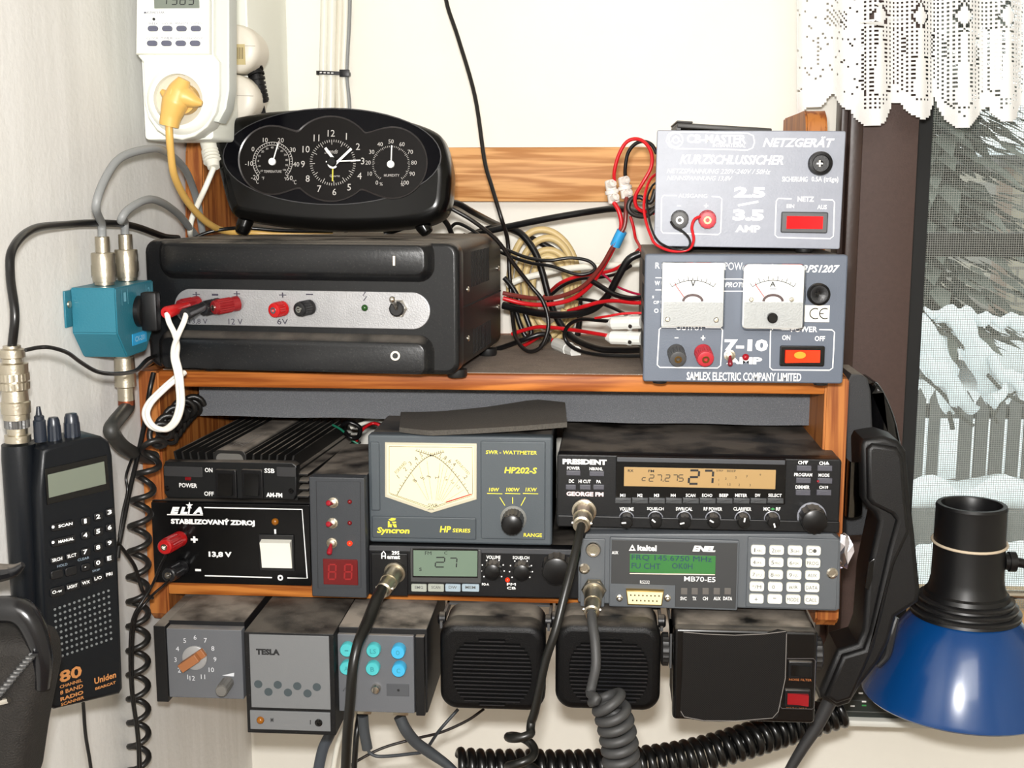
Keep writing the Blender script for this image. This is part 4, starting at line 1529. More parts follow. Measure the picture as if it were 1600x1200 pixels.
for i in range(4):
    p0, p1 = Vector(rbb[i]), Vector(rbb[(i + 1) % 4])
    t_ = (p1 - p0).normalized(); nn = Vector((-t_.y, t_.x)) * 0.0003
    bx.faces.new([bx.verts.new((q.x, q.y, zt + 0.0082)) for q in (p0 + nn, p0 - nn, p1 - nn, p1 + nn)])
d.part('rib_lettering', bx, mat('faded_print', (150, 146, 140), 0.6), rib)
bm.free()
bm = B()
T = d.text
T(bm, 'ON', 320, 731, 332, 738); T(bm, 'SSB', 413, 732, 429, 739); T(bm, 'POWER', 280, 755, 308, 762); T(bm, 'OFF', 319, 768, 334, 775); T(bm, 'AM-FM', 416, 770, 441, 777, bold=0.04)
d.part('lettering', bm, INKW, fp_)
for a_, c_ in ((338, 371), (379, 412)):
    rocker(d, a_, 733, c_, 778, BLACKP, BLACKG, -1, fp_, vertical=True)
panel(d, 'badge_recess', 256, 729, 316, 745, mat('worn_dark_grey', (44, 44, 45), 0.5), -0.0009, 0.0003, 0.0008, 0.0003, fp_)
panel(d, 'badge_recess', 432, 730, 462, 745, mat('worn_dark_grey'), -0.0009, 0.0003, 0.0008, 0.0003, fp_)
panel(d, 'power_light', 289, 745.5, 298, 750.5, mat('dark_red_lens', (110, 12, 18), 0.25), -0.0008, 0.0002, 0.0003, 0.0002, fp_)
for px, py in ((455, 767), (261, 763)):
    screw(d, px, py, 0, 4.5, BLACKG, fp_)

# ---- narrow channel box with toggles and red digits
BY = -0.03
d = Dev('channel_display', 'narrow dark grey box with three red toggles over a red two-digit display', 'display box', (P(528, 937, BY).x, BY, ZL + 0.0002), yaw=-1.5)
M_CH = mat('charcoal_abs', (50, 53, 57), 0.5, bump=0.15, bscale=900)
x0, zz, x1, z1 = d.rect(485, 746, 571, 935)
bm = B(); slab(bm, rr(x0, 0.0004, x1, z1, 0.001), 0, 0.01, 0.0008)
fp_ = d.part('front_panel', bm, M_CH)
bm = B(); slab(bm, rr(x0 + 0.0004, 0.0006, x1 - 0.0004, z1 - 0.0004, 0.001), 0.0102, 0.115)
d.part('case', bm, mat('black_abs_case', (24, 24, 25), 0.45, spec=0.35, dust=0.75))
bm = B()
d.line(bm, [(494, 752), (563, 753), (564, 918), (497, 919)], 1.2, closed=True)
d.part('panel_groove', bm, mat('groove_dark', (26, 27, 30), 0.6), fp_)
MB_ = mat('red_bat', (150, 24, 38), 0.35)
for (px, py), tip, lm, ly in (((521, 785), (512, 786), 'off', 784), ((520, 817), (512, 819), 'off', 817), ((519, 848), (514, 866), 'on', 849)):
    toggle(d, px, py, 9, tip, 4.6, MB_, fp_)
    led(d, 546.5, ly, 4.5 if lm == 'on' else 3.8, mat('lit_red_lamp', (255, 50, 20), 0.3, emit=0.9) if lm == 'on' else mat('dark_red_lens'), fp_)
dw = panel(d, 'display_window', 505, 874, 559, 914, mat('red_window', (96, 4, 8), 0.12), -0.0006, 0.0002, 0.0004, 0.0003, fp_)
bm = B()
seg7(d, bm, '8', 513, 882, 524, 905, 2.6, -0.0006, 1); seg7(d, bm, '8', 538, 882, 549, 905, 2.6, -0.0006, 1)
d.part('display_digits', bm, mat('unlit_segments', (140, 22, 24), 0.4), dw)

# ---- Amat radio, flat and wide
RY = -0.022
d = Dev('compact_radio', 'black radio with green display reading 27 and four pale keys, under the needle meter', 'radio', (P(740, 935, RY).x, RY, ZL + 0.0002))
M_RAD = mat('black_radio_front', (12, 12, 14), 0.4, spec=0.35, bump=0.12, bscale=900)
x0, zz, x1, z1 = d.rect(576, 856, 906, 934)
bm = B(); slab(bm, rr(x0, 0.0006, x1, z1, 0.0016), 0, 0.012, 0.001)
fp_ = d.part('front_panel', bm, M_RAD)
bm = B(); slab(bm, rr(x0 + 0.0015, 0.0008, x1 - 0.0015, z1 - 0.0012, 0.001), 0.0122, 0.15)
d.part('case', bm, mat('black_steel_case'))
AZT = ZL + 0.0002 + z1
panel(d, 'top_bezel', 577, 849 + 7, 905, 864, mat('grey_bezel_strip', (54, 55, 58), 0.5), -0.0006, 0.001, 0.0006, 0.0003, fp_)
panel(d, 'socket_panel', 580, 856 + 9, 637, 931, M_RAD, -0.0014, 0.001, 0.001, 0.0006, fp_)
wb = panel(d, 'display_bezel', 641, 856 + 2, 752, 911, mat('bezel_grey', (58, 58, 58), 0.5), -0.0018, 0.001, 0.0012, 0.0007, fp_)
M_LCDG = mat('green_lcd', (106, 124, 108), 0.3)
lcd = panel(d, 'display', 646, 859, 746, 901, M_LCDG, -0.0021, 0.0, 0.0003, 0.0001, wb)
bm = B(); bz = d.rect(646, 859, 746, 901, -0.0021)
d.line(bm, [(645, 858.5), (747, 859.5), (746, 902), (645, 901)], 2.6, -0.0021, 0.0004, closed=True)
d.part('display_surround', bm, BLACKG, wb)
bm = B()
seg7(d, bm, '2', 680, 871, 694, 886, 1.9, -0.0021, 1); seg7(d, bm, '7', 702, 872, 713, 887, 1.9, -0.0021, 1)
T = d.text
T(bm, 'FM', 664, 861.5, 674, 867, off=-0.0021, bold=0.0); T(bm, 'C', 694, 861.5, 699, 866.5, off=-0.0021, bold=0.0); T(bm, 'S', 655, 887, 659, 892, off=-0.0021)
d.part('display_digits', bm, INKK, lcd)
bm = B()
T(bm, '295', 612, 861, 624, 867, off=-0.0014, bold=0.04); T(bm, 'amat', 605, 867.5, 625, 873.5, off=-0.0014, bold=0.04)
d.line(bm, [(596.5, 873), (596.5, 865), (599.5, 861.5), (602, 865), (602, 873)], 2.0, -0.0014); d.line(bm, [(597, 869), (602, 869)], 2.0, -0.0014)
T(bm, 'VOLUME', 760, 868, 782, 873.5); T(bm, 'SQUELCH', 801, 869, 827, 874.5); T(bm, 'PO-A', 753, 911, 764, 915, bold=0.03)
T(bm, 'FM', 792, 911, 806, 915, bold=0.02); T(bm, 'CB', 792, 917, 806, 921, bold=0.02)
for cx, cy in ((770, 890), (814, 891)):
    for i in range(9):
        a = radians(-40 + i * 32.5)
        x, y = cx + 18 * cos(a), cy - 17 * sin(a)
        d.fill(bm, [(x - 1, y - 1), (x + 1, y - 1), (x + 1, y + 1), (x - 1, y + 1)])
d.part('lettering', bm, INKW, fp_)
led(d, 793, 906, 3.8, mat('lit_red_lamp'), fp_)
M_KN = mat('knob_black', (13, 13, 14), 0.3, spec=0.4, dust=0.5)
knob(d, 771, 887, 13.5, 0.011, M_KN, fp_, ribs=14, rib=0.04)
knob(d, 816, 888, 14, 0.011, M_KN, fp_, ribs=14, rib=0.04)
knob(d, 870, 884, 23, 0.014, M_KN, fp_, ribs=16, rib=0.035, name='channel_knob')
for i, (a_, c_, s_) in enumerate(((643, 667, 'EMG'), (669, 694, 'SCAN'), (696, 720, 'DW'), (722, 749, 'MEM'))):
    k = keycap(d, 'key', a_, 912, c_, 923.5, mat('pale_grey_key', (156, 160, 150), 0.5) if i < 2 else mat('pale_blue_key', (150, 166, 176), 0.5), 0.0016, 0.0008, fp_)
    bm = B(); T(bm, s_, a_ + 5, 915.5, c_ - 6, 920, off=-0.0016); d.part('key_lettering', bm, mat('grey_ink', (96, 98, 96), 0.7), k)

# ---- cross needle SWR meter on top of it
MY = -0.016
d = Dev('cross_needle_meter', 'grey cross-needle meter with cream dial and yellow lettering on the compact radio', 'meter', (P(719, 848, MY).x, MY, AZT + 0.0002))
M_SWR = mat('slate_grey_abs', (70, 77, 82), 0.5, bump=0.12, bscale=900)
x0, zz, x1, z1 = d.rect(576, 681, 863, 850)
bm = B(); slab(bm, rr(x0, 0.0006, x1, z1, 0.002, 5), 0, 0.010, 0.0016, nb=3)
fp_ = d.part('front_panel', bm, M_SWR)
bm = B(); slab(bm, rr(x0 + 0.0006, 0.0008, x1 - 0.0006, z1 - 0.0006, 0.002), 0.0102, 0.095, 0, 0.001)
cs = d.part('case', bm, mat('dark_meter_case', (40, 41, 42), 0.5, spec=0.35, dust=0.55))
MZT = AZT + 0.0002 + z1
screw(d, 866, 780, 0.03, 0.1, CHROME, cs)
M_SWR2 = mat('slate_grey_inset', (64, 71, 76), 0.5)
panel(d, 'side_rib', 579, 691, 593, 798, M_SWR, -0.0012, 0.001, 0.001, 0.0008, fp_)
panel(d, 'name_panel', 581, 808, 744, 842, M_SWR2, -0.0012, 0.001, 0.001, 0.0008, fp_)
rp = panel(d, 'range_panel', 751, 690, 852, 843, M_SWR, -0.0012, 0.001, 0.001, 0.0008, fp_)
dp = [(602, 692), (744, 694), (744, 780), (674, 801), (602, 776)]
bm = B(); pts = [(v.x, v.z) for v in (d.p(a, b_, -0.0012) for a, b_ in dp)]
slab(bm, inset(pts[::-1] if area2(pts) < 0 else pts, -0.0004), -0.0012, 0.0005, 0.0006)
fr_ = d.part('dial_frame', bm, mat('pale_bezel', (190, 184, 162), 0.4), fp_)
dq = [(605, 695), (741, 697), (741, 777), (674, 796.5), (605, 773)]
bm = B(); bm.faces.new([bm.verts.new(d.p(a, b_, -0.0014)) for a, b_ in dq])
face = d.part('dial_face', bm, mat('cream_dial', (232, 222, 180), 0.5, emit=0.04), fr_)
DO = -0.0014
bm = B()
d.line(bm, [(608, 697.5), (738, 699.5), (738.5, 772)], 0.8, DO)
d.line(bm, [(738.5, 772), (674, 793), (608, 770), (608, 697.5)], 0.8, DO)
d.line(bm, [(610, 772), (678, 797)], 0.7, DO); d.line(bm, [(738, 774), (668, 797)], 0.7, DO)
A_ = [(620 + 54 * (1 - cos(radians(90 * i / 20))) * 1.0, 774 - 62 * sin(radians(90 * i / 20))) for i in range(21)]
lf = [(620 + (675 - 620) * t, 774 - 62 * (1 - (1 - t) ** 1.6)) for t in [i / 20 for i in range(21)]]
rg = [(733 - (733 - 671) * t, 772 - 61 * (1 - (1 - t) ** 1.6)) for t in [i / 20 for i in range(21)]]
d.line(bm, lf, 1.0, DO); d.line(bm, rg, 1.0, DO)
d.line(bm, arc(690, 640, 70, 70, 234, 264, 10)[:0] + [(649, 704), (660, 707.5), (676, 712.5)], 1.0, DO)
d.line(bm, [(694, 706), (684, 709), (671, 713)], 1.0, DO)
for A in (lf, rg):
    for i in range(1, 20):
        p, q = Vector(A[i - 1]), Vector(A[i + 1])
        t_ = (q - p).normalized(); nn = Vector((t_.y, -t_.x)) if A is lf else Vector((-t_.y, t_.x))
        c_ = Vector(A[i]); L_ = 4.5 if i % 3 == 0 else 2.6
        d.line(bm, [tuple(c_), tuple(c_ + (nn if nn.y < 0 else -nn) * L_)], 0.8, DO)
for i in range(7):
    d.line(bm, [(651 + i * 3.6, 704.4 + i * 1.1), (651.6 + i * 3.6, 701 + i * 1.1)], 0.8, DO)
    d.line(bm, [(692 - i * 3.2, 706.4 + i * 0.9), (692 - i * 3.2, 703 + i * 0.9)], 0.8, DO)
T = d.text
for s_, x, y, r_ in (('1', 622, 745, 40), ('2', 633, 733, 40), ('3', 641, 724, 36), ('4', 650, 717, 32), ('5', 658, 711, 28),
                     ('1', 688, 711, -28), ('.8', 695, 715, -30), ('.6', 702, 720, -34), ('.4', 709, 725, -38), ('.2', 727, 745, -44), ('8', 648, 751, 60), ('5', 660, 747, 66), ('3', 670, 745, 75), ('2', 683, 746, -80), ('1.6', 697, 748, -70), ('1.4', 707, 753, -58), ('1.2', 716, 761, -46)):
    T(bm, s_, x - 3.2, y - 3.2, x + 3.2, y + 3.2, off=DO, bold=0.0, keep=True, rot=radians(r_))
T(bm, 'FORWARD', 614, 728, 638, 733, off=DO, bold=0.0, rot=radians(47)); T(bm, 'REFLECTED', 708, 728, 738, 732, off=DO, bold=0.0, rot=radians(-47))
T(bm, 'SWR', 669, 787, 684, 792, off=DO, bold=0.0)
d.part('dial_scale', bm, mat('brown_black_ink', (84, 72, 54), 0.7), face)
bm = B()
for (xa, ya, xb, yb) in ((643, 740, 668, 782), (655, 727, 670, 781), (667, 720, 675, 781), (688, 723, 681, 782), (693, 726, 683, 782), (699, 731, 685, 782), (706, 735, 687, 782), (712, 742, 689, 783), (717, 750, 691, 784), (725, 765, 694, 785)):
    d.line(bm, [(xa, ya), (xb, yb)], 0.6, DO)
d.part('ratio_lines', bm, mat('pale_brown_ink', (150, 136, 108), 0.7), face)
bm = B(); d.line(bm, [(737, 772), (697, 784.5)], 1.6, DO, 0.0003); d.part('red_zone', bm, mat('red_print', (190, 40, 34), 0.6), face)
M_YEL = mat('yellow_ink', (226, 214, 60), 0.6)
bm = B()
T(bm, 'Syncron', 589, 824, 640, 836, off=-0.0012, bold=0.04, shear=0.15)
T(bm, 'HP', 687, 822, 705, 832, off=-0.0012, bold=0.03, shear=0.15); T(bm, 'SERIES', 707, 826, 735, 832, off=-0.0012, shear=0.1)
for p_ in ([(607, 812), (612, 809), (619, 810), (617, 813), (611, 814)], [(606, 814), (609, 815), (610, 823), (606, 824)], [(612, 815), (619, 815), (619, 817), (614, 818)], [(613, 819), (619, 819), (620, 824), (616, 824)], [(609, 819), (612, 819), (612, 824), (610, 824)]):
    d.fill(bm, p_, -0.0012)
T(bm, 'SWR - WATTMETER', 759, 704, 839, 710, off=-0.0012, shear=0.1)
T(bm, 'HP202-S', 788, 730, 839, 740, off=-0.0012, bold=0.03, shear=0.15)
T(bm, '10W', 764, 762, 780, 768, off=-0.0012, shear=0.1); T(bm, '100W', 791, 762, 812, 768, off=-0.0012, shear=0.1); T(bm, '1KW', 821, 762, 839, 768, off=-0.0012, shear=0.1)
for a_, c_ in ((761, 785), (789, 813), (817, 841)):
    d.line(bm, [(a_, 771), (c_, 771.6)], 1.3, -0.0012)
d.line(bm, [(781, 777), (789, 790)], 1.3, -0.0012); d.line(bm, [(801, 777), (801, 787)], 1.3, -0.0012); d.line(bm, [(821, 777), (814, 790)], 1.3, -0.0012)
T(bm, 'RANGE', 818, 833, 847, 839, off=-0.0012, shear=0.05)
d.part('lettering', bm, M_YEL, fp_)
o = d.p(802, 810.5, -0.0012)
bm = B(); lathe(bm, o, (0, -1, 0), [(d.m(21.5), 0), (d.m(21), 0.001), (d.m(17.5), 0.0032), (d.m(17), 0.004)], 30)
bz_ = d.part('knob_skirt', bm, mat('satin_grey_skirt', (150, 150, 146), 0.4), rp)
kn = knob(d, 802, 811, 17, 0.016, M_KN, rp, ribs=20, rib=0.03, off=-0.004, name='range_knob')

# ---- loose foam offcut on the meter
bm = B()
fm = [P(*q) for q in ((622, 634, 0.03), (690, 634, 0.034), (760, 629, 0.034), (830, 617, 0.034), (885, 630, 0.03), (886, 664, -0.012), (820, 668, -0.016), (740, 675, -0.018), (672, 682, -0.021), (640, 680, -0.018), (622, 672, -0.006))]
zoff = MZT + 0.0006
v0 = []
for q in fm:
    v0.append(Vector((q.x, q.y, 0)))
# a crumpled slab: plan outline from the photo's ground points, lifted a little at its right end
xa_, xb_ = min(v.x for v in v0), max(v.x for v in v0)
plan = [(P(624, 678, -0.010).x, -0.010), (P(672, 680, -0.024).x, -0.024), (P(740, 678, -0.022).x, -0.022), (P(820, 676, -0.018).x, -0.018), (P(886, 672, -0.012).x, -0.012),
        (P(883, 650, 0.05).x, 0.045), (P(835, 640, 0.06).x, 0.062), (P(760, 640, 0.05).x, 0.05), (P(690, 640, 0.046).x, 0.046), (P(626, 640, 0.05).x, 0.05)]
def lift(x, y):
    t = (x - xa_) / (xb_ - xa_)
    return 0.0002 + 0.0065 * max(0.0, t - 0.10) ** 1.2 + 0.006 * max(0.0, y) / 0.06 * t
G = 22
bm = B()
tops, bots = {}, {}
lo, up = plan[:5], plan[5:][::-1]
def at(poly, t):
    f = t * (len(poly) - 1); k = min(int(f), len(poly) - 2); u_ = f - k
    return (poly[k][0] + (poly[k + 1][0] - poly[k][0]) * u_, poly[k][1] + (poly[k + 1][1] - poly[k][1]) * u_)
for i in range(G + 1):
    for j in range(9):
        a0, b0 = at(lo, i / G), at(up, i / G)
        x, y = a0[0] + (b0[0] - a0[0]) * j / 8, a0[1] + (b0[1] - a0[1]) * j / 8
        h = lift(x, y)
        bots[i, j] = bm.verts.new((x, y, zoff + h)); tops[i, j] = bm.verts.new((x, y, zoff + h + 0.0036))
for i in range(G):
    for j in range(8):
        bm.faces.new((tops[i, j], tops[i + 1, j], tops[i + 1, j + 1], tops[i, j + 1]))
        bm.faces.new((bots[i, j], bots[i, j + 1], bots[i + 1, j + 1], bots[i + 1, j]))
    for j in (0, 8):
        bm.faces.new((tops[i, j], bots[i, j], bots[i + 1, j], tops[i + 1, j]))
for i in (0, G):
    for j in range(8):
        bm.faces.new((tops[i, j], bots[i, j], bots[i, j + 1], tops[i, j + 1]))
bmesh.ops.recalc_face_normals(bm, faces=bm.faces)
tag(link_mesh('foam_offcut', bm, mat('dark_foam', (84, 80, 74), 0.95, bump=1.0, bscale=1100, var=0.3, vscale=700), None, 30), 'torn piece of dark foam lying on top of the cross-needle meter', 'foam')

# ---- Italtel radio at the bottom right
IY = -0.032
d = Dev('keypad_radio', 'grey radio with white keypad and green text display, under the amber-display radio', 'radio', (P(1108, 953, IY).x, IY, ZL + 0.0002), yaw=-1.2)
M_ITA = mat('grey_cast_front', (82, 86, 90), 0.5, bump=0.12, bscale=900)
pts = [(v.x, max(v.z, 0.0005)) for v in (d.p(a, b_, 0) for a, b_ in ((908, 952), (903, 940), (903, 884), (915, 834), (1300, 834), (1314, 844), (1312, 952), (1306, 957)))]
zt = max(p[1] for p in pts)
bm = B(); slab(bm, pts, 0, 0.012, 0.0012)
fp_ = d.part('front_panel', bm, M_ITA)
bm = B(); slab(bm, rr(min(p[0] for p in pts) + 0.004, 0.0008, max(p[0] for p in pts) - 0.002, zt - 0.0006, 0.001), 0.0122, 0.16)
d.part('case', bm, mat('dark_grey_case', (52, 54, 56), 0.5, dust=0.4))
IZT = ZL + 0.0002 + zt
panel(d, 'socket_panel', 907, 842, 945, 948, M_ITA, -0.0012, 0.001, 0.0008, 0.0006, fp_)
mid_ = panel(d, 'display_panel', 952, 842, 1154, 951, M_ITA, -0.0022, 0.001, 0.0012, 0.0008, fp_)
kp = panel(d, 'keypad_panel', 1167, 841, 1309, 951, M_ITA, -0.0016, 0.001, 0.0008, 0.0006, fp_)
a, c, b, e = d.rect(955, 846, 1151, 948, -0.0022)
_, cc, bb, _ = d.rect(955, 846, 1056, 913, -0.0022)
bm = B()
slab(bm, [(bb, c), (b, c), (b, e), (a, e), (a, cc), (bb, cc)], -0.0026, -0.0015, 0.0003)
dk = d.part('dark_fascia', bm, mat('dark_fascia_grey', (50, 51, 52), 0.5), mid_)
M_LCD2 = mat('lit_green_lcd', (56, 112, 60), 0.25, emit=0.08)
lc = panel(d, 'display', 984, 867, 1118, 896, M_LCD2, -0.0028, -0.002, 0.0002, 0.0001, dk)
bm = B(); T = d.text
T(bm, 'FRQ 145.6750 MHz', 987, 868, 1112, 878, off=-0.0028, bold=0.0); T(bm, 'FU CHT', 987, 880, 1032, 889, off=-0.0028, bold=0.0); T(bm, 'OK0H', 1050, 880, 1082, 889, off=-0.0028, bold=0.0)
d.part('display_text', bm, mat('lcd_blue_ink', (18, 44, 76), 0.6), lc)
bm = B(); d.line(bm, [(984, 896), (1117, 898)], 1.5, -0.0028); d.part('display_edge', bm, mat('cream_edge', (236, 214, 196), 0.5), lc)
bm = B()
T(bm, 'Italtel', 996, 852, 1026, 861, off=-0.0026, bold=0.04); T(bm, 'ENEL', 1082, 853, 1118, 862, off=-0.0026, bold=0.06, shear=0.25)
for tx, ty in ((988, 854), (985.5, 859), (990.5, 859)):
    d.fill(bm, [(tx, ty - 3.4), (tx + 3, ty + 1.6), (tx - 3, ty + 1.6)], -0.0026)
T(bm, 'MB70-E5', 1069, 901, 1118, 909, off=-0.0026, bold=0.01); T(bm, 'AUX', 956, 861, 966, 866, off=-0.0026); T(bm, 'RS232', 1000, 907, 1015, 912, off=-0.0026, bold=0.0)
for s_, a_, b_ in (('SVC', 1063, 1073), ('TX', 1082, 1088), ('CH', 1098, 1106), ('AUX', 1115, 1126), ('DATA', 1130, 1144)):
    T(bm, s_, a_, 932.5, b_, 938, off=-0.0026)
d.part('lettering', bm, INKW, dk)
for x in (1069, 1085.5, 1102.5, 1120, 1137):
    panel(d, 'status_lamp', x - 5, 919, x + 5, 929, mat('unlit_lamp_grey', (92, 88, 84), 0.5), -0.0031, -0.0022, 0.0003, 0.0002, dk)
a, c, b, e = d.rect(978, 920, 1037, 943, -0.0022)
bm = B(); slab(bm, [(a + 0.0012, c), (b - 0.0012, c), (b, e), (a, e)], -0.0062, -0.002, 0.0006)
ds = d.part('serial_socket', bm, mat('brass_shell', (168, 140, 78), 0.35, 0.9), mid_)
bm = B(); slab(bm, [(a + 0.0018, c + 0.0009), (b - 0.0018, c + 0.0009), (b - 0.0008, e - 0.0009), (a + 0.0008, e - 0.0009)], -0.0064, -0.005)
ins = d.part('socket_insert', bm, mat('cream_insert', (236, 220, 170), 0.5), ds)
bm = B()
for k in range(8):
    x = a + 0.0034 + (b - a - 0.0068) * k / 7
    z = (c + e) / 2
    lathe(bm, (x, -0.0064, z + 0.0019), (0, -1, 0), [(0.0006, 0), (0.0006, 0.0002)], 8)
    if k < 7:
        lathe(bm, (x + (b - a - 0.0068) / 14, -0.0064, z - 0.0019), (0, -1, 0), [(0.0006, 0), (0.0006, 0.0002)], 8)
d.part('pin_holes', bm, mat('hole_dark', (60, 50, 30), 0.7), ins)
for px in (968, 1043):
    bm = B(); lathe(bm, d.p(px, 934, -0.0022), (0, -1, 0), [(0.0026, 0), (0.0024, 0.0012), (0.0014, 0.0016), (0.0013, 0.0045), (0, 0.005)], 10)
    d.part('jack_screw', bm, CHROME, mid_)
bm = B(); lathe(bm, d.p(927, 858, -0.0012), (0, -1, 0), [(d.m(12.5), 0), (d.m(12.5), 0.002), (d.m(11), 0.003), (d.m(8.5), 0.003), (d.m(8.5), 0.001), (0, 0.001)], 24)
aux = d.part('aux_socket', bm, CHROME, fp_)
bm = B(); lathe(bm, d.p(927, 858, -0.0023), (0, -1, 0), [(d.m(8), 0), (0, 0.0001)], 20)
for k in range(6):
    q = d.p(927 + 4.6 * cos(k * 1.05), 858 + 4.6 * sin(k * 1.05), -0.0026); lathe(bm, q, (0, -1, 0), [(0.0004, -0.0005), (0.0004, 0.0004)], 6)
d.part('pin_insert', bm, mat('socket_insert_tan', (120, 112, 92), 0.5), aux)
for px, py in ((913, 888), (1300, 895)):
    bm = B(); lathe(bm, d.p(px, py, -0.0008), (0, -1, 0), [(d.m(9), 0), (d.m(9), 0.0012), (d.m(6.5), 0.002), (d.m(5), 0.002), (d.m(4.5), 0.001), (0, 0.001)], 18)
    d.part('panel_screw', bm, CHROME, fp_)
KEYS = ['1ABC', '2DEF', '3GHI', 'O●', '4JKL', '5MNO', '6PQR', 'PROG', '7STU', '8VWX', '9YZ-', 'AUX', '*/M', '0 .', '#/R', 'DATA', '+', '-', 'MODE', 'CALL']
M_KEY = mat('white_rubber_key', (226, 226, 214), 0.5)
for r_ in range(5):
    for c_ in range(4):
        cx, cy = 1184.5 + c_ * 28.7 - r_ * 0.75, 858 + r_ * 19.1 + c_ * 0.5
        k = keycap(d, 'key', cx - 11.3, cy - 7, cx + 11.3, cy + 7.2, M_KEY, 0.0022, 0.0016, kp, -0.0016)
        s_ = KEYS[r_ * 4 + c_]
        bm = B()
        if s_ == 'O●':
            d.line(bm, arc(cx - 4, cy + 1.5, 2.8, 2.8, 0, 360, 14)[:-1], 0.8, -0.0038, closed=True)
            d.fill(bm, arc(cx + 2.5, cy + 1.5, 3, 3, 0, 360, 14)[:-1], -0.0038)
        elif len(s_) == 4 and s_[0].isdigit():
            T(bm, s_[0], cx - (6 if s_[0] == '1' else 7.5), cy - 1.5, cx - (4.4 if s_[0] == '1' else 3), cy + 4.5, off=-0.0038, bold=0.0); T(bm, s_[1:], cx - 2, cy + 0.5, cx + 7, cy + 4.5, off=-0.0038, bold=0.0)
        elif s_ in '+-':
            T(bm, s_, cx - 2.5, cy - 0.5, cx + 2.5, cy + (4.5 if s_ == '+' else 0.6), off=-0.0038, bold=0.0)
        else:
            wd = min(9, 2.4 * len(s_.replace(' ', '')))
            T(bm, s_, cx - wd, cy - 1.2, cx + wd, cy + 4.4, off=-0.0038, bold=0.0)
        d.part('key_lettering', bm, mat('key_ink', (70, 70, 66), 0.7), k)

# ---- President radio on top
QY = -0.030
d = Dev('display_radio', 'black radio with long amber display, a row of small knobs and one large knob', 'radio', (P(1092, 828, QY).x, QY, IZT + 0.0002), yaw=-0.8)
M_PRE = mat('black_president', (11, 12, 14), 0.4, spec=0.35, bump=0.12, bscale=900)
x0, zz, x1, z1 = d.rect(870, 714, 1313, 829)
bm = B(); slab(bm, rr(x0, 0.0006, x1, z1, 0.002), 0, 0.012, 0.001)
fp_ = d.part('front_panel', bm, M_PRE)
bm = B(); slab(bm, rr(x0 + 0.0004, 0.0008, x1 - 0.0004, z1 - 0.0002, 0.0016), 0.0122, 0.165)
d.part('case', bm, mat('dusty_black_case', (20, 19, 18), 0.45, spec=0.35, dust=0.42, speck=0.12))
panel(d, 'lower_lip', 871, 810, 1312, 828, M_PRE, -0.0016, 0.001, 0.001, 0.0008, fp_)
mod = panel(d, 'display_module', 962, 716, 1228, 786, mat('black_gloss_bezel', (10, 10, 11), 0.18, spec=0.4), -0.0024, 0.001, 0.0008, 0.0006, fp_)
panel(d, 'top_ledge', 964, 717, 1227, 724, mat('grey_ledge', (62, 64, 68), 0.4), -0.0034, -0.002, 0.0004, 0.0003, mod)
M_AMB = mat('amber_lcd', (164, 134, 88), 0.35, emit=0.05)
lc = panel(d, 'display', 975, 732, 1212, 762, M_AMB, -0.0027, -0.002, 0.0003, 0.0001, mod)
bm = B(); T = d.text
T(bm, 'RX', 981, 733.5, 990, 737.5, off=-0.0027); T(bm, 'FM', 1013, 734, 1022, 738, off=-0.0027)
DX = ('c', 1003), ('2', 1014), ('7', 1027), ('2', 1041), ('7', 1055), ('5', 1065)
seg7(d, bm, 'c', 1003, 742, 1009, 751, 1.2, -0.0027, 1)
for ch, x in (('2', 1014), ('7', 1026), ('2', 1039), ('7', 1051), ('5', 1060)):
    seg7(d, bm, ch, x, 742, x + 7, 752, 1.3, -0.0027, 1)
d.fill(bm, [(1035.5, 751), (1037, 751), (1037, 752.5), (1035.5, 752.5)], -0.0027)
seg7(d, bm, '2', 1076, 735, 1091, 756, 3.4, -0.0027, 1.5); seg7(d, bm, '7', 1099, 735.5, 1113, 756, 3.4, -0.0027, 1.5)
T(bm, 'S/RF', 1119, 734, 1130, 737, off=-0.0027, bold=0.0); T(bm, 'BEEP', 1136, 734.5, 1150, 737.5, off=-0.0027, bold=0.0)
for s_, x, y in (('1', 1123, 750), ('3', 1134, 748), ('5', 1150, 746), ('7', 1167, 744.5), ('9', 1188, 742), ('1', 1123, 757), ('1.5', 1139, 757), ('2', 1155, 757.5), ('3', 1172, 758)):
    T(bm, s_, x - 1.6 * len(s_), y - 1.8, x + 1.6 * len(s_), y + 1.8, off=-0.0027, bold=0.0, keep=True)
d.part('display_digits', bm, INKK, lc)
bm = B()
T(bm, 'PRESIDENT', 879, 717.5, 948, 726, bold=0.06); T(bm, 'POWER', 886, 729, 906, 734); T(bm, 'NB/ANL', 921, 730, 942, 735)
T(bm, 'DC', 889, 749, 897, 754.5); T(bm, 'HI CUT', 904, 749.5, 923, 755); T(bm, 'PA', 932, 750, 939, 755)
T(bm, 'CH', 1247, 720, 1256, 725.5, bold=0.03); T(bm, 'CH', 1280, 721, 1289, 726.5, bold=0.03)
d.fill(bm, [(1256, 720), (1263, 720), (1259.5, 726)]); d.fill(bm, [(1289, 726), (1292.5, 720.5), (1296, 726)])
T(bm, 'PROGRAM', 1241, 739, 1269, 744.5); T(bm, 'MODE', 1279, 740, 1296, 745); T(bm, 'DIMMER', 1243, 758.5, 1265, 764); T(bm, 'CH19', 1280, 759, 1294, 764)
for s_, x, wd in (('M1', 973, 8), ('M2', 1000, 8), ('M3', 1026, 8), ('M4', 1052, 8), ('SCAN', 1079, 15), ('ECHO', 1105, 16), ('BEEP', 1131, 14), ('METER', 1158, 19), ('DW', 1184, 8), ('SELECT', 1211, 21)):
    T(bm, s_, x - wd / 2, 771.5, x + wd / 2, 776.5, off=-0.0024)
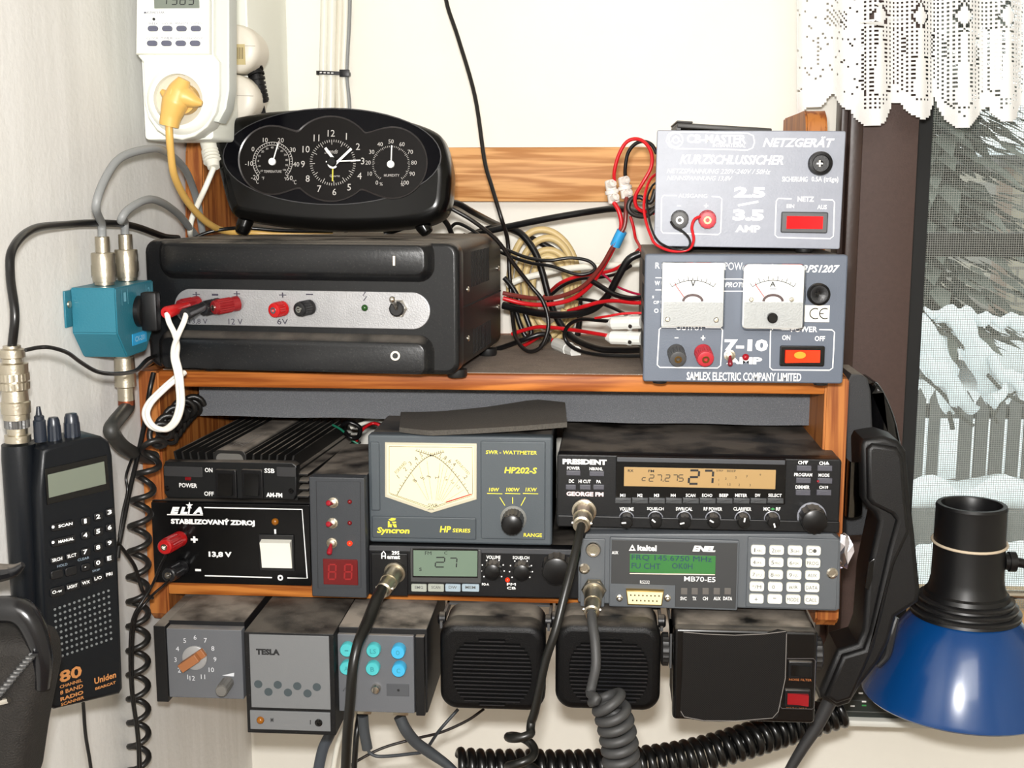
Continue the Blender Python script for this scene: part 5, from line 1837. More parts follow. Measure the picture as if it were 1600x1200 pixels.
for s_, x, wd in (('VOLUME', 979, 22), ('SQUELCH', 1024, 26), ('SWR/CAL', 1069, 26), ('RF POWER', 1114, 29), ('CLARIFIER', 1160, 28), ('MIC', 1198, 10), ('RF', 1216, 7)):
    T(bm, s_, x - wd / 2, 792.5, x + wd / 2, 798)
d.part('lettering', bm, INKW, fp_)
bm = B(); T(bm, 'GEORGE FM', 885, 768.5, 943, 775.5, bold=0.05)
d.part('model_lettering', bm, mat('pink_white_ink', (230, 206, 206), 0.6), fp_)
bm = B(); d.line(bm, [(1204, 795.2), (1211, 795.5)], 1.4); d.fill(bm, arc(1207.5, 795.3, 2, 2, 0, 360, 8)[:-1]); d.part('green_mark', bm, mat('green_print', (60, 150, 80), 0.6), fp_)
M_GK = mat('slate_key', (74, 74, 82), 0.45)
for a_, b_, c_ in ((885, 907, 735), (921, 944, 736), (884, 900, 757), (906, 923, 757), (927, 944, 757)):
    keycap(d, 'key', a_, c_, b_, c_ + 7.5, M_GK, 0.0014, 0.0003, fp_)
for x, y in ((1256, 731), (1288.5, 731), (1255, 750), (1288.5, 750.5), (1254.5, 769), (1287, 769)):
    keycap(d, 'key', x - 11.5, y - 4, x + 11.5, y + 4.5, M_GK, 0.0014, 0.0003, fp_)
led(d, 1278, 752, 2.0, mat('red_lens'), fp_, -0.0014)
for i in range(10):
    x = 961 + i * 26.4
    keycap(d, 'memory_key', x, 778, x + 25.2, 786, mat('slate_key_dark', (60, 62, 64), 0.4), 0.0018, 0.0002, mod, -0.0024)
for x, a_ in ((979, 185), (1024, 140), (1069, 195), (1114, 150), (1160, 80), (1206, -75)):
    k = knob(d, x, 810, 9.8, 0.011, M_KN, fp_, pointer=a_, ring=1.28, ribs=10, rib=0.05)
knob(d, 1268, 806.5, 20, 0.015, M_KN, fp_, ring=1.14, ribs=14, rib=0.04, name='channel_knob')

# crumpled silver foil at the radio's right side
bm = B()
rf = random.Random(5)
c_ = P(1318, 862, -0.020)
sphere(bm, c_, 0.0062, 12, 0.9, 2.1)
for v in bm.verts:
    v.co += Vector((rf.uniform(-1, 1), rf.uniform(-1, 1), rf.uniform(-1, 1))) * 0.0016
tag(link_mesh('foil_scrap', bm, mat('foil', (215, 212, 220), 0.25, 1.0), None, 0), 'crumpled silver foil squeezed between the keypad radio and the right upright', 'foil')
# ================================================================ hanging under the lower board
ZU = ZLB - 0.0004                                # underside
def y_at(px, py, z):
    v = ray(px, py)
    t = (z - CAM.z) / v.z
    return (CAM + v * t).y
DUSTY = mat('dusty_black_shell', (24, 24, 25), 0.5, spec=0.3, bump=0.1, bscale=700, dust=0.95)
M_GREYF = mat('grey_module_face', (92, 94, 98), 0.5, bump=0.1, bscale=900, dust=0.6)

# ---- selector module
y_ = y_at(320, 977, ZU)
d = Dev('channel_selector', 'grey-faced selector box with numbered dial and brown pointer under the left end', 'selector', (P(312, 1093, y_).x, y_, ZU))
x0, z0, x1, _ = d.rect(262, 979, 379, 1091)
bm = B(); slab(bm, rr(x0, z0, x1, -0.003, 0.0006), 0, 0.008, 0.0006)
fp_ = d.part('front_panel', bm, M_GREYF)
bm = B(); slab(bm, rr(x0 - 0.001, z0 + 0.001, x1 - 0.0003, 0, 0.0008), 0.0082, 0.12)
cs = d.part('case', bm, DUSTY)
a, c, b, e = d.rect(243, 978, 262, 1096)
bm = B(); slab(bm, rr(a, c, b - 0.0002, -0.001, 0.0006), -0.001, 0.10, 0.0006)
d.part('end_flange', bm, mat('black_flange', (18, 18, 19), 0.45, spec=0.3, dust=0.8))
bm = B(); lathe(bm, d.p(305, 1027, 0), (0, -1, 0), [(d.m(21), 0), (d.m(21), 0.0016), (d.m(19), 0.002), (0, 0.002)], 32)
ds = d.part('dial_disc', bm, mat('satin_disc', (160, 160, 160), 0.4, 0.3), fp_)
c_ = d.p(303, 1029, -0.002)
bm = B()
hx, hz = d.m(23), d.m(7.5)
slab(bm, rr(-hx, -hz, hx * 0.55, hz, 0.0004), -0.007, 0, 0.0004)
slab(bm, rr(hx * 0.55, -hz, hx, hz, 0.0004), -0.003, 0, 0.0004)
R_ = Matrix.Rotation(radians(-35), 4, 'Y')
for v in bm.verts:
    v.co = (R_ @ v.co) + c_
d.part('pointer', bm, mat('brown_bakelite', (150, 96, 58), 0.4), ds)
bm = B(); T = d.text
for i in range(1, 13):
    a = radians(248 - (i - 1) * 31.5)
    x, y = 305 + 31 * cos(a), 1028 - 32 * sin(a)
    s_ = str(i)
    T(bm, s_, x - 3.0 * len(s_), y - 3.6, x + 3.0 * len(s_), y + 3.6, bold=0.0, keep=True)
d.fill(bm, [(347, 1055.5), (366, 1051), (365.5, 1057)])
d.part('lettering', bm, mat('dull_white_ink', (206, 208, 212), 0.6), fp_)
kn = knob(d, 356, 1066, 10, 0.016, mat('dusty_grey_knob', (104, 102, 98), 0.45), fp_, ribs=12, rib=0.05, name='volume_knob')

# ---- TESLA module
y_ = y_at(452, 989, ZU)
d = Dev('tuner_module', 'black box with two aluminium plates and seven round holes, under the lower board', 'module', (P(452, 1150, y_).x, y_, ZU))
x0, z0, x1, _ = d.rect(384, 989, 523, 1147)
bm = B(); slab(bm, rr(x0, z0, x1, 0, 0.0006), 0, 0.11, 0.0006)
cs = d.part('case', bm, mat('black_module_case', (14, 14, 15), 0.5, spec=0.3, dust=0.35, speck=0.08))
M_ALU = mat('satin_aluminium', (122, 124, 126), 0.45, 0.3, bump=0.1, bscale=900)
pl = panel(d, 'upper_plate', 391, 993, 515, 1107, M_ALU, -0.0012, 0.001, 0.0002, 0.0002, cs)
pl2 = panel(d, 'lower_plate', 391, 1112, 516, 1141, M_ALU, -0.0012, 0.001, 0.0002, 0.0002, cs)
bm = B()
for px, py in ((403.5, 1069), (419.5, 1081), (434, 1070), (450, 1082), (464.5, 1072), (480.5, 1083.5), (495, 1073.5)):
    lathe(bm, d.p(px, py, -0.0012), (0, -1, 0), [(d.m(7), 0), (d.m(7), 0.0002), (0, 0.0002)], 20)
d.part('holes', bm, mat('hole_slate', (58, 68, 72), 0.6), pl)
bm = B(); d.text(bm, 'TESLA', 400, 1014, 437, 1023.5, off=-0.0012, bold=0.06); d.part('lettering', bm, INKK, pl)
led(d, 407, 1125, 6.5, mat('amber_lens'), pl2, -0.0012)
screw(d, 498, 1129, -0.0012, 6.5, BLACKG, pl2)
bm = B()
d.line(bm, [(422, 1125), (428, 1125)], 1.2, -0.0012); d.line(bm, [(423, 1122), (427, 1128)], 1.2, -0.0012); d.line(bm, [(427, 1122), (423, 1128)], 1.2, -0.0012); d.line(bm, [(485, 1125), (485, 1132)], 1.4, -0.0012)
d.part('symbols', bm, INKK, pl2)

# ---- module with blue buttons
y_ = y_at(610, 981, ZU)
d = Dev('button_module', 'grey-faced box with six round turquoise buttons beside the left slotted speaker', 'module', (P(600, 1115, y_).x, y_, ZU))
x0, z0, x1, _ = d.rect(530, 979, 668, 1112)
bm = B(); slab(bm, rr(x0, z0, x1, 0, 0.001), 0.0, 0.10, 0.0008)
cs = d.part('case', bm, DUSTY)
fx = d.rect(530, 990, 648, 1110)
bm = B(); slab(bm, rr(fx[0], fx[1], fx[2], fx[3], 0.0006), -0.003, 0.0002, 0.0005)
fp_ = d.part('front_panel', bm, M_GREYF)
a, c, b, e = d.rect(651, 991, 665, 1114)
bm = B(); slab(bm, rr(a, c, b, e, 0.0006), -0.005, 0.0002, 0.0006)
d.part('end_flange', bm, mat('black_flange'))
M_T1, M_T2 = mat('turquoise_button', (74, 176, 180), 0.35), mat('sky_button', (62, 164, 206), 0.35)
for px, py, m_, s_ in ((544, 1012, M_T1, '-'), (585, 1013, M_T1, 'LS'), (624, 1014, M_T2, 'O'), (543.5, 1040, M_T1, 'A'), (584, 1041, M_T1, 'B'), (625, 1042, M_T2, 'C')):
    L_ = 0.007 if m_ is M_T2 else 0.0055
    o = d.p(px, py, -0.003)
    bm = B(); lathe(bm, o, (0, -1, 0), [(d.m(11.5), 0), (d.m(11.5), L_ - 0.0006), (d.m(10.5), L_), (0, L_)], 26)
    bt = d.part('button', bm, m_, fp_)
    q = o + Vector((0, -L_ - 0.0002, 0)); w_ = d.m(3.0 if len(s_) == 1 else 5)
    bm = B(); put_text(bm, s_, q.x - w_, q.z - (d.m(4) if s_ != '-' else d.m(1)), q.x + w_, q.z + (d.m(4) if s_ != '-' else d.m(1)), q.y, 0.0)
    d.part('button_lettering', bm, mat('engraved_teal', (44, 128, 136), 0.4), bt)
bm = B(); lathe(bm, d.p(588, 1075, -0.003), (0, -1, 0), [(d.m(8), 0), (d.m(8), 0.003), (d.m(6), 0.0042), (0, 0.0045)], 18)
d.part('push_knob', bm, CHROME, fp_)
panel(d, 'recess_panel', 604, 1069, 639, 1088, mat('module_recess', (70, 72, 76), 0.6), -0.0034, -0.002, 0.0003, 0.0002, fp_)
bm = B(); lathe(bm, d.p(622.5, 1078.5, -0.0034), (0, -1, 0), [(d.m(2.4), 0), (0, 0.0002)], 10); d.line(bm, [(536, 1080), (540, 1074), (541, 1082)], 1.2, -0.003); d.line(bm, [(544, 1079), (545, 1085)], 1.2, -0.003); d.part('ink_marks', bm, INKK, fp_)
for a_, c_ in ((556, 578), (612, 636)):
    x_, _, X_, _ = d.rect(a_, 1110, c_, 1118)
    bm = B(); box(bm, x_, X_, 0.004, 0.03, z0 - 0.0045, z0 + 0.0005, 0.0006)
    d.part('plug_socket', bm, NICKEL)

# ---- two slotted speakers
def speaker(name, label, px0, px1, group):
    cx = (px0 + px1) / 2
    ys = -0.064
    d = Dev(name, label, 'speaker', (P(cx, 1111, ys).x, ys, P(cx, 1111, ys).z), pitch=0)
    x0, z0, x1, z1 = d.rect(px0, 976, px1, 1111)
    bm = B()
    # outline with gently bulging sides
    base = rr(x0, z0, x1, z1, 0.011, 7)
    h, w_ = (z1 - z0), (x1 - x0)
    pts = [(x + 0.0012 * (1 if x > (x0 + x1) / 2 else -1) * (1 - ((z - z0 - h / 2) / (h / 2)) ** 2), z + 0.0010 * (1 if z > z0 + h / 2 else -1) * (1 - ((x - (x0 + x1) / 2) / (w_ / 2)) ** 2)) for x, z in base]
    slab(bm, pts, 0, 0.016, 0.006, nb=5)
    fr_ = d.part('front_shell', bm, mat('speaker_black', (6, 6, 7), 0.4, spec=0.22, bump=0.4, bscale=1500, dust=0.35))
    bm = B()
    slab(bm, inset(pts, 0.0012), 0.0162, 0.048, 0, 0.003)
    d.part('back_shell', bm, mat('speaker_dusty', (22, 22, 22), 0.55, spec=0.3, dust=1.0))
    bm = B()
    n = 17
    for i in range(n):
        z = z1 - 0.011 - (h - 0.0165) * i / (n - 1)
        t = abs((i - (n - 1) / 2) / ((n - 1) / 2 + 1.2))
        k = w_ * 0.385 * sqrt(max(0.02, 1 - t ** 2.6))
        if i in (0, n - 1): k = w_ * 0.13
        slab(bm, rr(-k, z - 0.0007, k, z + 0.0007, 0.0006, 3), -0.0003, 0.0008)
    d.part('grille_slots', bm, mat('slot_black', (3, 3, 3), 0.9, spec=0.1), fr_)
    bm = B()
    for i in range(n):
        z = z1 - 0.011 - (h - 0.0165) * i / (n - 1) - 0.0009
        t = abs((i - (n - 1) / 2) / ((n - 1) / 2 + 1.2))
        k = w_ * 0.375 * sqrt(max(0.02, 1 - t ** 2.6))
        if i in (0, n - 1): k = w_ * 0.12
        box(bm, -k, k, -0.0009, 0.0006, z - 0.0004, z + 0.0003)
    d.part('grille_ribs', bm, mat('speaker_rib', (30, 30, 33), 0.3, spec=0.6), fr_)
    # bracket up to the board
    bm = B()
    zt = ZU - d.o.location.z
    box(bm, x0 - 0.003, x0 - 0.0012, 0.022, 0.036, z1 - 0.012, zt)
    box(bm, x1 + 0.0012, x1 + 0.003, 0.022, 0.036, z1 - 0.012, zt)
    box(bm, x0 - 0.003, x1 + 0.003, 0.022 + 0.0405 + 0.0, 0.036 + 0.04, zt - 0.0016, zt)
    box(bm, x0 - 0.003, x0 - 0.0012, 0.030, 0.076, zt - 0.006, zt); box(bm, x1 + 0.0012, x1 + 0.003, 0.030, 0.076, zt - 0.006, zt)
    br_ = d.part('bracket', bm, mat('grey_bracket', (74, 74, 74), 0.5, dust=0.6))
    for s_, x in ((-1, x0 - 0.0012), (1, x1 + 0.0012)):
        bm = B(); lathe(bm, (x - s_ * 0.0014, 0.029, z1 - 0.007), (s_, 0, 0), [(0.0048, 0), (0.0048, 0.004), (0.0036, 0.0052), (0, 0.0052)], 18)
        d.part('bracket_knob', bm, BLACKP, br_)
    return d
speaker('slotted_speaker', 'black slotted speaker hanging next to the box with turquoise buttons', 688, 850, 'black slotted speakers')
speaker('slotted_speaker', 'black slotted speaker hanging behind the dark grey coiled cord', 869, 1031, 'black slotted speakers')

# ---- speaker with mesh grille and red rocker
ys = -0.058
d = Dev('filter_speaker', 'glossy black mesh-fronted speaker with red rocker switch, under the right end', 'speaker', (P(1165, 1126, ys).x, ys, P(1165, 1130, ys).z))
x0, z0, x1, z1 = d.rect(1052, 984, 1276, 1128)
bm = B(); slab(bm, rr(x0, z0, x1, z1, 0.003, 5), 0, 0.008, 0.0025, nb=4)
fr_ = d.part('front_frame', bm, mat('black_gloss_shell', (12, 11, 11), 0.25, spec=0.4, dust=0.4))
bm = B(); slab(bm, rr(x0 + 0.0006, z0 + 0.001, x1 - 0.0004, z1 - 0.0005, 0.004, 5), 0.0082, 0.05, 0, 0.002)
d.part('back_shell', bm, mat('speaker_dusty'))
gp = [(1067, 987), (1100, 990), (1148, 992), (1195, 990), (1229, 986), (1226, 1060), (1216, 1112), (1208, 1122), (1150, 1126), (1100, 1126), (1068, 1119), (1063, 1110), (1066, 1050)]
gm = mat('speaker_mesh', (20, 19, 19), 0.5, spec=0.15)
N, L = gm.node_tree.nodes, gm.node_tree.links
tc = N.new('ShaderNodeTexCoord'); vo = N.new('ShaderNodeTexVoronoi'); vo.inputs['Scale'].default_value = 900; vo.inputs['Randomness'].default_value = 0.0
mp = N.new('ShaderNodeMapping'); mp.inputs['Rotation'].default_value = (0, radians(45), 0)
L.new(tc.outputs['Object'], mp.inputs[0]); L.new(mp.outputs[0], vo.inputs['Vector'])
cr = N.new('ShaderNodeValToRGB'); cr.color_ramp.elements[0].position = 0.30; cr.color_ramp.elements[0].color = (0.002, 0.002, 0.002, 1)
cr.color_ramp.elements[1].position = 0.42; cr.color_ramp.elements[1].color = lin((30, 28, 27))
L.new(vo.outputs['Distance'], cr.inputs[0]); L.new(cr.outputs['Color'], N['Principled BSDF'].inputs['Base Color'])
bm = B(); q = [d.p(a, b_, 0) for a, b_ in gp]
qq = [(v.x, v.z) for v in spline(q + [q[0]], 2)[:-1]]
if area2(qq) < 0: qq = qq[::-1]
slab(bm, qq, -0.0010, 0.0005)
gr = d.part('grille', bm, gm, fr_, 15)
bm = B(); d.line(bm, [(1068, 987.5), (1100, 990.5), (1148, 992.5), (1195, 990.5), (1228, 986.5)], 1.3, -0.001); d.line(bm, [(1063.5, 1111), (1069, 1120), (1100, 1126), (1150, 1126.5), (1207, 1122), (1216, 1112), (1227, 1060), (1229, 990)], 1.1, -0.001)
d.part('grille_edge', bm, mat('pale_edge', (120, 116, 112), 0.4), gr)
bm = B(); d.line(bm, [(1229, 1029), (1271, 1029), (1274, 1032), (1272, 1105), (1269, 1108), (1222, 1107), (1219, 1104), (1226, 1032)], 1.2, 0, closed=True)
sp_ = d.part('switch_surround', bm, mat('surround_grey', (70, 66, 66), 0.5), fr_)
rocker(d, 1231, 1032, 1269, 1059, BLACKP, BLACKG, -1, fr_)
rocker(d, 1225, 1076, 1266, 1104, BLACKP, mat('red_rocker', (130, 14, 22), 0.25), -1, fr_)
bm = B(); d.text(bm, 'NOISE FILTER', 1233, 1060.5, 1268, 1064, bold=0.0); d.text(bm, 'ON / OFF', 1228, 1103.8, 1262, 1106.5, bold=0.0)
d.part('lettering', bm, mat('orange_ink', (170, 100, 50), 0.6), fr_)
for px, sg in ((1041, -1), (1287, 1)):
    xs_ = x0 if sg < 0 else x1
    bm = B(); lathe(bm, (xs_ + sg * 0.0008, 0.026, (z0 + z1) / 2 + 0.008), (sg, 0, 0), [(0.003, 0), (0.003, 0.0014), (0.0115, 0.0016), (0.0115, 0.0056), (0.010, 0.0066), (0, 0.0066)], 40, 20, 0.03)
    d.part('bracket_knob', bm, mat('dark_knurled', (34, 33, 32), 0.5))
zt = ZU - d.o.location.z
bm = B()
for xs_ in (x0 - 0.0008, x1 + 0.0008):
    box(bm, xs_ - 0.0007, xs_ + 0.0007, 0.020, 0.034, (z0 + z1) / 2 - 0.004, zt)
box(bm, x0 - 0.0015, x1 + 0.0015, 0.059, 0.075, zt - 0.0014, zt)
for xs_ in (x0 - 0.0008, x1 + 0.0008):
    box(bm, xs_ - 0.0007, xs_ + 0.0007, 0.020, 0.075, zt - 0.006, zt)
d.part('bracket', bm, mat('grey_bracket'))

# ================================================================ on the left wall
# ---- antenna switch screwed to the wall
FXX = XL + 0.031
D1 = -FXX * F / (940 - 163)
ya = D1 + CAM.y
yb = (-FXX * F / (940 - 226)) + CAM.y
z_ = lambda px, py: P(px, py, ya).z
zt, zm, zb = z_(163, 450), z_(163, 521), z_(160, 563)
d = Dev('antenna_switch', 'teal metal antenna switch with black knob, fixed to the left wall beside the large supply', 'switch', (XL, ya, zb))
M_TEAL = mat('teal_hammer_paint', (36, 108, 126), 0.4, spec=0.5, bump=0.25, bscale=700)
H_, h_ = zt - zb, zm - zb
wx, dp = FXX - XL, yb - ya
bm = B()
pr = [(0.0, H_), (dp, H_), (dp, h_ * 1.0), (dp * 0.72, 0), (dp * 0.22, 0), (0.0, h_)]
x_in = 0.010
va = [bm.verts.new((0.0012, y, z)) for y, z in pr]
vb = [bm.verts.new((wx, y, z)) for y, z in pr]
n = len(pr)
for i in range(n):
    bm.faces.new((va[i], va[(i + 1) % n], vb[(i + 1) % n], vb[i]))
bm.faces.new(va[::-1]); bm.faces.new(vb)
bmesh.ops.recalc_face_normals(bm, faces=bm.faces)
bmesh.ops.bevel(bm, geom=bm.edges[:], offset=0.0008, segments=2, affect='EDGES')
bd = d.part('housing', bm, M_TEAL)
bm = B(); box(bm, 0.0004, 0.0018, -0.009, 0.004, h_ * 1.25, H_ * 0.97, 0.0004)
fl = d.part('mounting_flange', bm, M_TEAL)
bm = B(); lathe(bm, (0.0018, -0.004, H_ * 0.78), (1, 0, 0), [(0.0024, 0), (0.0022, 0.0009), (0, 0.0012)], 12)
d.part('screw', bm, NICKEL, fl)
# knob with a wing on the face that looks right
kc = Vector((wx, dp * 0.56, (H_ + h_) / 2 - 0.004))
bm = B(); lathe(bm, kc, (1, 0, 0), [(0.0105, 0), (0.0105, 0.003), (0.0095, 0.0042), (0, 0.0042)], 24)
kn = d.part('selector_knob', bm, mat('knob_matt_black', (14, 14, 15), 0.45, spec=0.3))
bm = B(); box(bm, kc.x + 0.003, kc.x + 0.014, kc.y - 0.0045, kc.y + 0.0045, kc.z - 0.013, kc.z + 0.013, 0.0016)
d.part('knob_wing', bm, mat('knob_matt_black'), kn)
def wallprint(bm, s, y0_, y1_, z0_, z1_, x):
    b2 = B(); put_text(b2, s, y0_, z0_, y1_, z1_, 0, 0.01)
    k = {}
    for v in b2.verts: k[v] = bm.verts.new((x, v.co.x, v.co.z))
    for f in b2.faces: bm.faces.new([k[v] for v in f.verts])
    b2.free()
bm = B()
for s_, y in (('1', dp * 0.22), ('2', dp * 0.86)):
    wallprint(bm, s_, y - 0.002, y + 0.002, H_ - 0.010, H_ - 0.004, wx + 0.0002)
    for (p0, p1) in (((y - 0.005, H_ - 0.012), (y - 0.005, H_ - 0.002)), ((y + 0.005, H_ - 0.012), (y + 0.005, H_ - 0.002))):
        bm.faces.new([bm.verts.new((wx + 0.0002, a_[0] + e_, a_[1])) for a_, e_ in ((p0, -0.0003), (p0, 0.0003), (p1, 0.0003), (p1, -0.0003))])
d.part('lettering', bm, mat('pale_blue_print', (110, 170, 190), 0.6), bd)
bm = B(); box(bm, wx - 0.0002, wx + 0.0003, dp * 0.36, dp * 0.74, h_ * 0.36, h_ * 0.80, 0)
st = d.part('type_label', bm, mat('cyan_label', (42, 160, 214), 0.4), bd)
bm = B(); wallprint(bm, 'CX-201', dp * 0.42, dp * 0.68, h_ * 0.48, h_ * 0.68, wx + 0.0005); d.part('label_lettering', bm, mat('pale_print', (170, 214, 230), 0.6), st)
XSW = XL + wx * 0.52
def plug(name, label, o, ax, k=1.0, parent=None):
    """a screw-on coax plug: knurled collar, smooth barrel, sleeve"""
    bm = B()
    lathe(bm, o, ax, [(0.0062 * k, 0), (0.0062 * k, 0.002), (0.0072 * k, 0.0022), (0.0074 * k, 0.006)], 28)
    lathe(bm, o, ax, [(0.0078 * k, 0.006), (0.0078 * k, 0.013)], 44, 22, 0.02)
    lathe(bm, o, ax, [(0.0076 * k, 0.013), (0.0076 * k, 0.0205), (0.0072 * k, 0.021), (0.0046 * k, 0.0212), (0.0046 * k, 0.031), (0.0042 * k, 0.0314)], 28)
    return link_mesh(name, bm, NICKEL, parent, 40)
zt_w = zt
for px, yq, lab, pts in ((146, None, 'left grey coax cable arching up from the antenna switch', [(150, 322, -0.113), (165, 278, -0.100), (191, 245, -0.080), (238, 232, -0.050), (262, 239, -0.024), (287, 262, 0.018), (300, 289, 0.05), (310, 323, 0.072), (316, 362, 0.085)]),
                    (184, None, 'grey coax cable in a low arch, right socket of the antenna switch', [(189, 344, -0.0765), (201, 327, -0.072), (230, 312, -0.050), (254, 317, -0.022), (279, 335, 0.02), (295, 354, 0.05), (306, 368, 0.07)])):
    yq = -XSW * F / (940 - px) + CAM.y
    base = Vector((XSW, yq, zt_w + 0.0004))
    root = bpy.data.objects.new('coax_cable', None); COL.objects.link(root)
    root.location = base
    tag(root, lab, 'cable', 'grey coax cables on the antenna switch')
    pg = plug('connector', '', (0, 0, 0), (0, 0, 1), 1.0, root)
    bm = B(); q = [Vector((0, 0, 0.030)), Vector((0, 0, 0.040))] + [P(*a) - base for a in pts]
    tube(bm, q, 0.0027, 12)
    link_mesh('cable_sheath', bm, mat('grey_cable', (134, 136, 136), 0.45), root, 60)
yq = -XSW * F / (940 - 172) + CAM.y
base = Vector((XSW, yq, zb - 0.0004))
root = bpy.data.objects.new('feeder_cable', None); COL.objects.link(root); root.location = base
tag(root, 'thick dark cable curving down from the antenna switch behind the shelf', 'cable')
bm = B()
lathe(bm, (0, 0, 0), (0, 0, -1), [(0.0062, 0), (0.0062, 0.004)], 28)
lathe(bm, (0, 0, 0), (0, 0, -1), [(0.0066, 0.004), (0.0068, 0.013)], 44, 22, 0.02)
lathe(bm, (0, 0, 0), (0, 0, -1), [(0.0070, 0.013), (0.0072, 0.024), (0.0062, 0.0245), (0.0055, 0.025), (0.0055, 0.034), (0.0046, 0.0345)], 28)
link_mesh('connector', bm, NICKEL, root, 40)
bm = B(); lathe(bm, (0, 0, 0), (0, 0, -1), [(0.0056, 0.0338), (0.0056, 0.037), (0, 0.037)], 20)
link_mesh('copper_braid', bm, mat('copper', (150, 84, 60), 0.4, 1.0), root, 40)
bm = B(); q = [Vector((0, 0, -0.034)), Vector((0.0, 0.0, -0.039))] + [P(*a) - base for a in ((174, 668, -0.107), (179, 682, -0.103), (188, 694, -0.090), (201, 704, -0.064), (217, 711, -0.030), (240, 715, -0.009))]
tube(bm, q, 0.0050, 14)
link_mesh('cable_sheath', bm, mat('dark_grey_cable', (48, 48, 46), 0.5), root, 60)

# ---- handheld scanner
YSC = -0.255
o_ = P(76, 1112, YSC)
d = Dev('scanner', 'dark handheld radio with keypad and small grey display, against the left wall', 'scanner', o_, yaw=52)
M_SCN = mat('dark_blue_grey_abs', (11, 14, 18), 0.36, spec=0.28, bump=0.12, bscale=1200)
fo = [(66, 704), (80, 697), (110, 689), (140, 683), (160, 682), (172, 690), (177, 712), (185, 850), (193, 1076), (188, 1085), (120, 1101), (86, 1109), (74, 1104), (60, 770)]
q = [d.p(a, b_, 0) for a, b_ in fo]
pts = [(v.x, v.z) for v in q]
bm = B(); slab(bm, pts if area2(pts) > 0 else pts[::-1], 0, 0.026, 0.0022, 0.003, nb=4)
bd = d.part('body', bm, M_SCN, None, 50)
xa = min(p_[0] for p_ in pts)
# antenna boss at the back left
bt = d.p(30, 694, 0.016)
bm = B(); lathe(bm, (bt.x, 0.017, 0.004), (0, 0, 1), [(0.0075, 0), (0.0088, 0.002), (0.0090, bt.z - 0.012), (0.0086, bt.z - 0.004), (0.0076, bt.z - 0.004)], 24)
d.part('antenna_boss', bm, M_SCN, bd)
zb_ = bt.z - 0.004
bz = panel(d, 'display_bezel', 71, 728, 172, 772, mat('bezel_black', (8, 8, 9), 0.2), -0.0006, 0.001, 0.001, 0.0003, bd)
# quads straight from the photo because the face is seen at a slant
def quad(nm, p4, m_, y_, parent, th=0.0006):
    bm = B(); v = [d.p(a, b_, y_) for a, b_ in p4]
    o2 = [(k.x, k.z) for k in v]
    slab(bm, o2 if area2(o2) > 0 else o2[::-1], y_, y_ + th, 0.0002)
    return d.part(nm, bm, m_, parent)
bpy.data.objects.remove(bz)
bz = quad('display_bezel', [(70, 733), (167, 711), (172, 765), (74, 789)], mat('bezel_black'), -0.0008, bd, 0.0012)
quad('display', [(75, 742), (163, 721), (166, 756), (77, 778)], mat('grey_lcd', (98, 104, 92), 0.4), -0.0012, bz)
def skew_text(bm, s, cx, cy, w_, h_, y_=-0.0002, bold=0.03, sl=-0.25, **k):
    """text centred on a pixel, following the rows' slope across the slanted face"""
    a = d.p(cx - w_ / 2, cy - sl * w_ / 2, y_); b = d.p(cx + w_ / 2, cy + sl * w_ / 2, y_)
    c = d.p(cx, cy, y_); hh = d.m(h_) * 0.72
    put_text(bm, s, a.x, c.z - hh / 2, b.x, c.z + hh / 2, y_ - 0.00025, bold, **k)
M_SK = mat('scanner_key', (8, 9, 12), 0.4)
keys = [('1', 133, 814, 10, 11, 1), ('2', 153, 807, 10, 11, 1), ('3', 171, 800, 9, 11, 1), ('4', 133, 836, 10, 11, 1), ('5', 153, 830, 10, 11, 1), ('6', 171, 824, 9, 11, 1),
        ('7', 133, 862, 10, 11, 1), ('8', 153, 855, 10, 11, 1), ('9', 171, 848, 9, 11, 1), ('.', 133, 886, 10, 10, 0), ('0', 153, 879, 10, 11, 1), ('E', 170.5, 872, 9, 11, 1),
        ('● SCAN', 97, 821, 32, 10, 0), ('● MANUAL', 98, 845, 34, 10, 0), ('SRCH', 89, 874, 18, 9, 0), ('SLCT', 112, 868, 16, 9, 0), ('▼', 88, 897, 15, 12, 0), ('▲', 110, 892, 14, 12, 0),
        ('O-w', 89, 924, 18, 13, 0), ('LIGHT', 113, 916, 18, 10, 0), ('WX', 134, 910, 14, 10, 0), ('L/O', 153, 903, 13, 10, 0), ('PRI', 170.5, 897, 11, 9, 0)]
for s_, x, y, w_, h_, big in keys:
    c = d.p(x, y, 0)
    a_, b_ = d.p(x - w_ / 2 - 2.5, y, 0).x, d.p(x + w_ / 2 + 2.5, y, 0).x
    hh = d.m(h_ + 4) * 0.5
    bm = B(); slab(bm, rr(a_, c.z - hh, b_, c.z + hh, 0.0014, 3), -0.0011, 0.0004, 0.0005)
    k = d.part('key', bm, M_SK, bd)
    if s_ in '▼▲':
        continue
    bm = B()
    if s_.startswith('● '):
        w2 = w_ - 10
        skew_text(bm, s_[2:], x + 5, y - 1, w2, 7, -0.0011)
        q = d.p(x - w_ / 2 + 2, y + 2.5, -0.0013); r2 = d.m(2.6)
        bm.faces.new([bm.verts.new((q.x + r2 * cos(i * pi / 5), q.y, q.z + r2 * sin(i * pi / 5))) for i in range(10)])
    else:
        skew_text(bm, s_, x, y, ((4 if s_ == '1' else 6.5) if big else w_ * 0.86) if s_ != '.' else 2.5, 11 if big else (2.5 if s_ == '.' else 8), -0.0011, 0.025 if big else 0.015)
    d.part('key_lettering', bm, INKW, k)
bm = B()
skew_text(bm, 'HOLD', 97, 883, 16, 6, 0, 0.0); skew_text(bm, 'CLEAR', 130, 873, 18, 6, 0, 0.0); skew_text(bm, 'SKIP', 150, 891, 12, 5, 0, 0.0)
d.part('panel_lettering', bm, mat('pale_blue_grey_ink', (130, 146, 160), 0.6), bd)
bm = B()
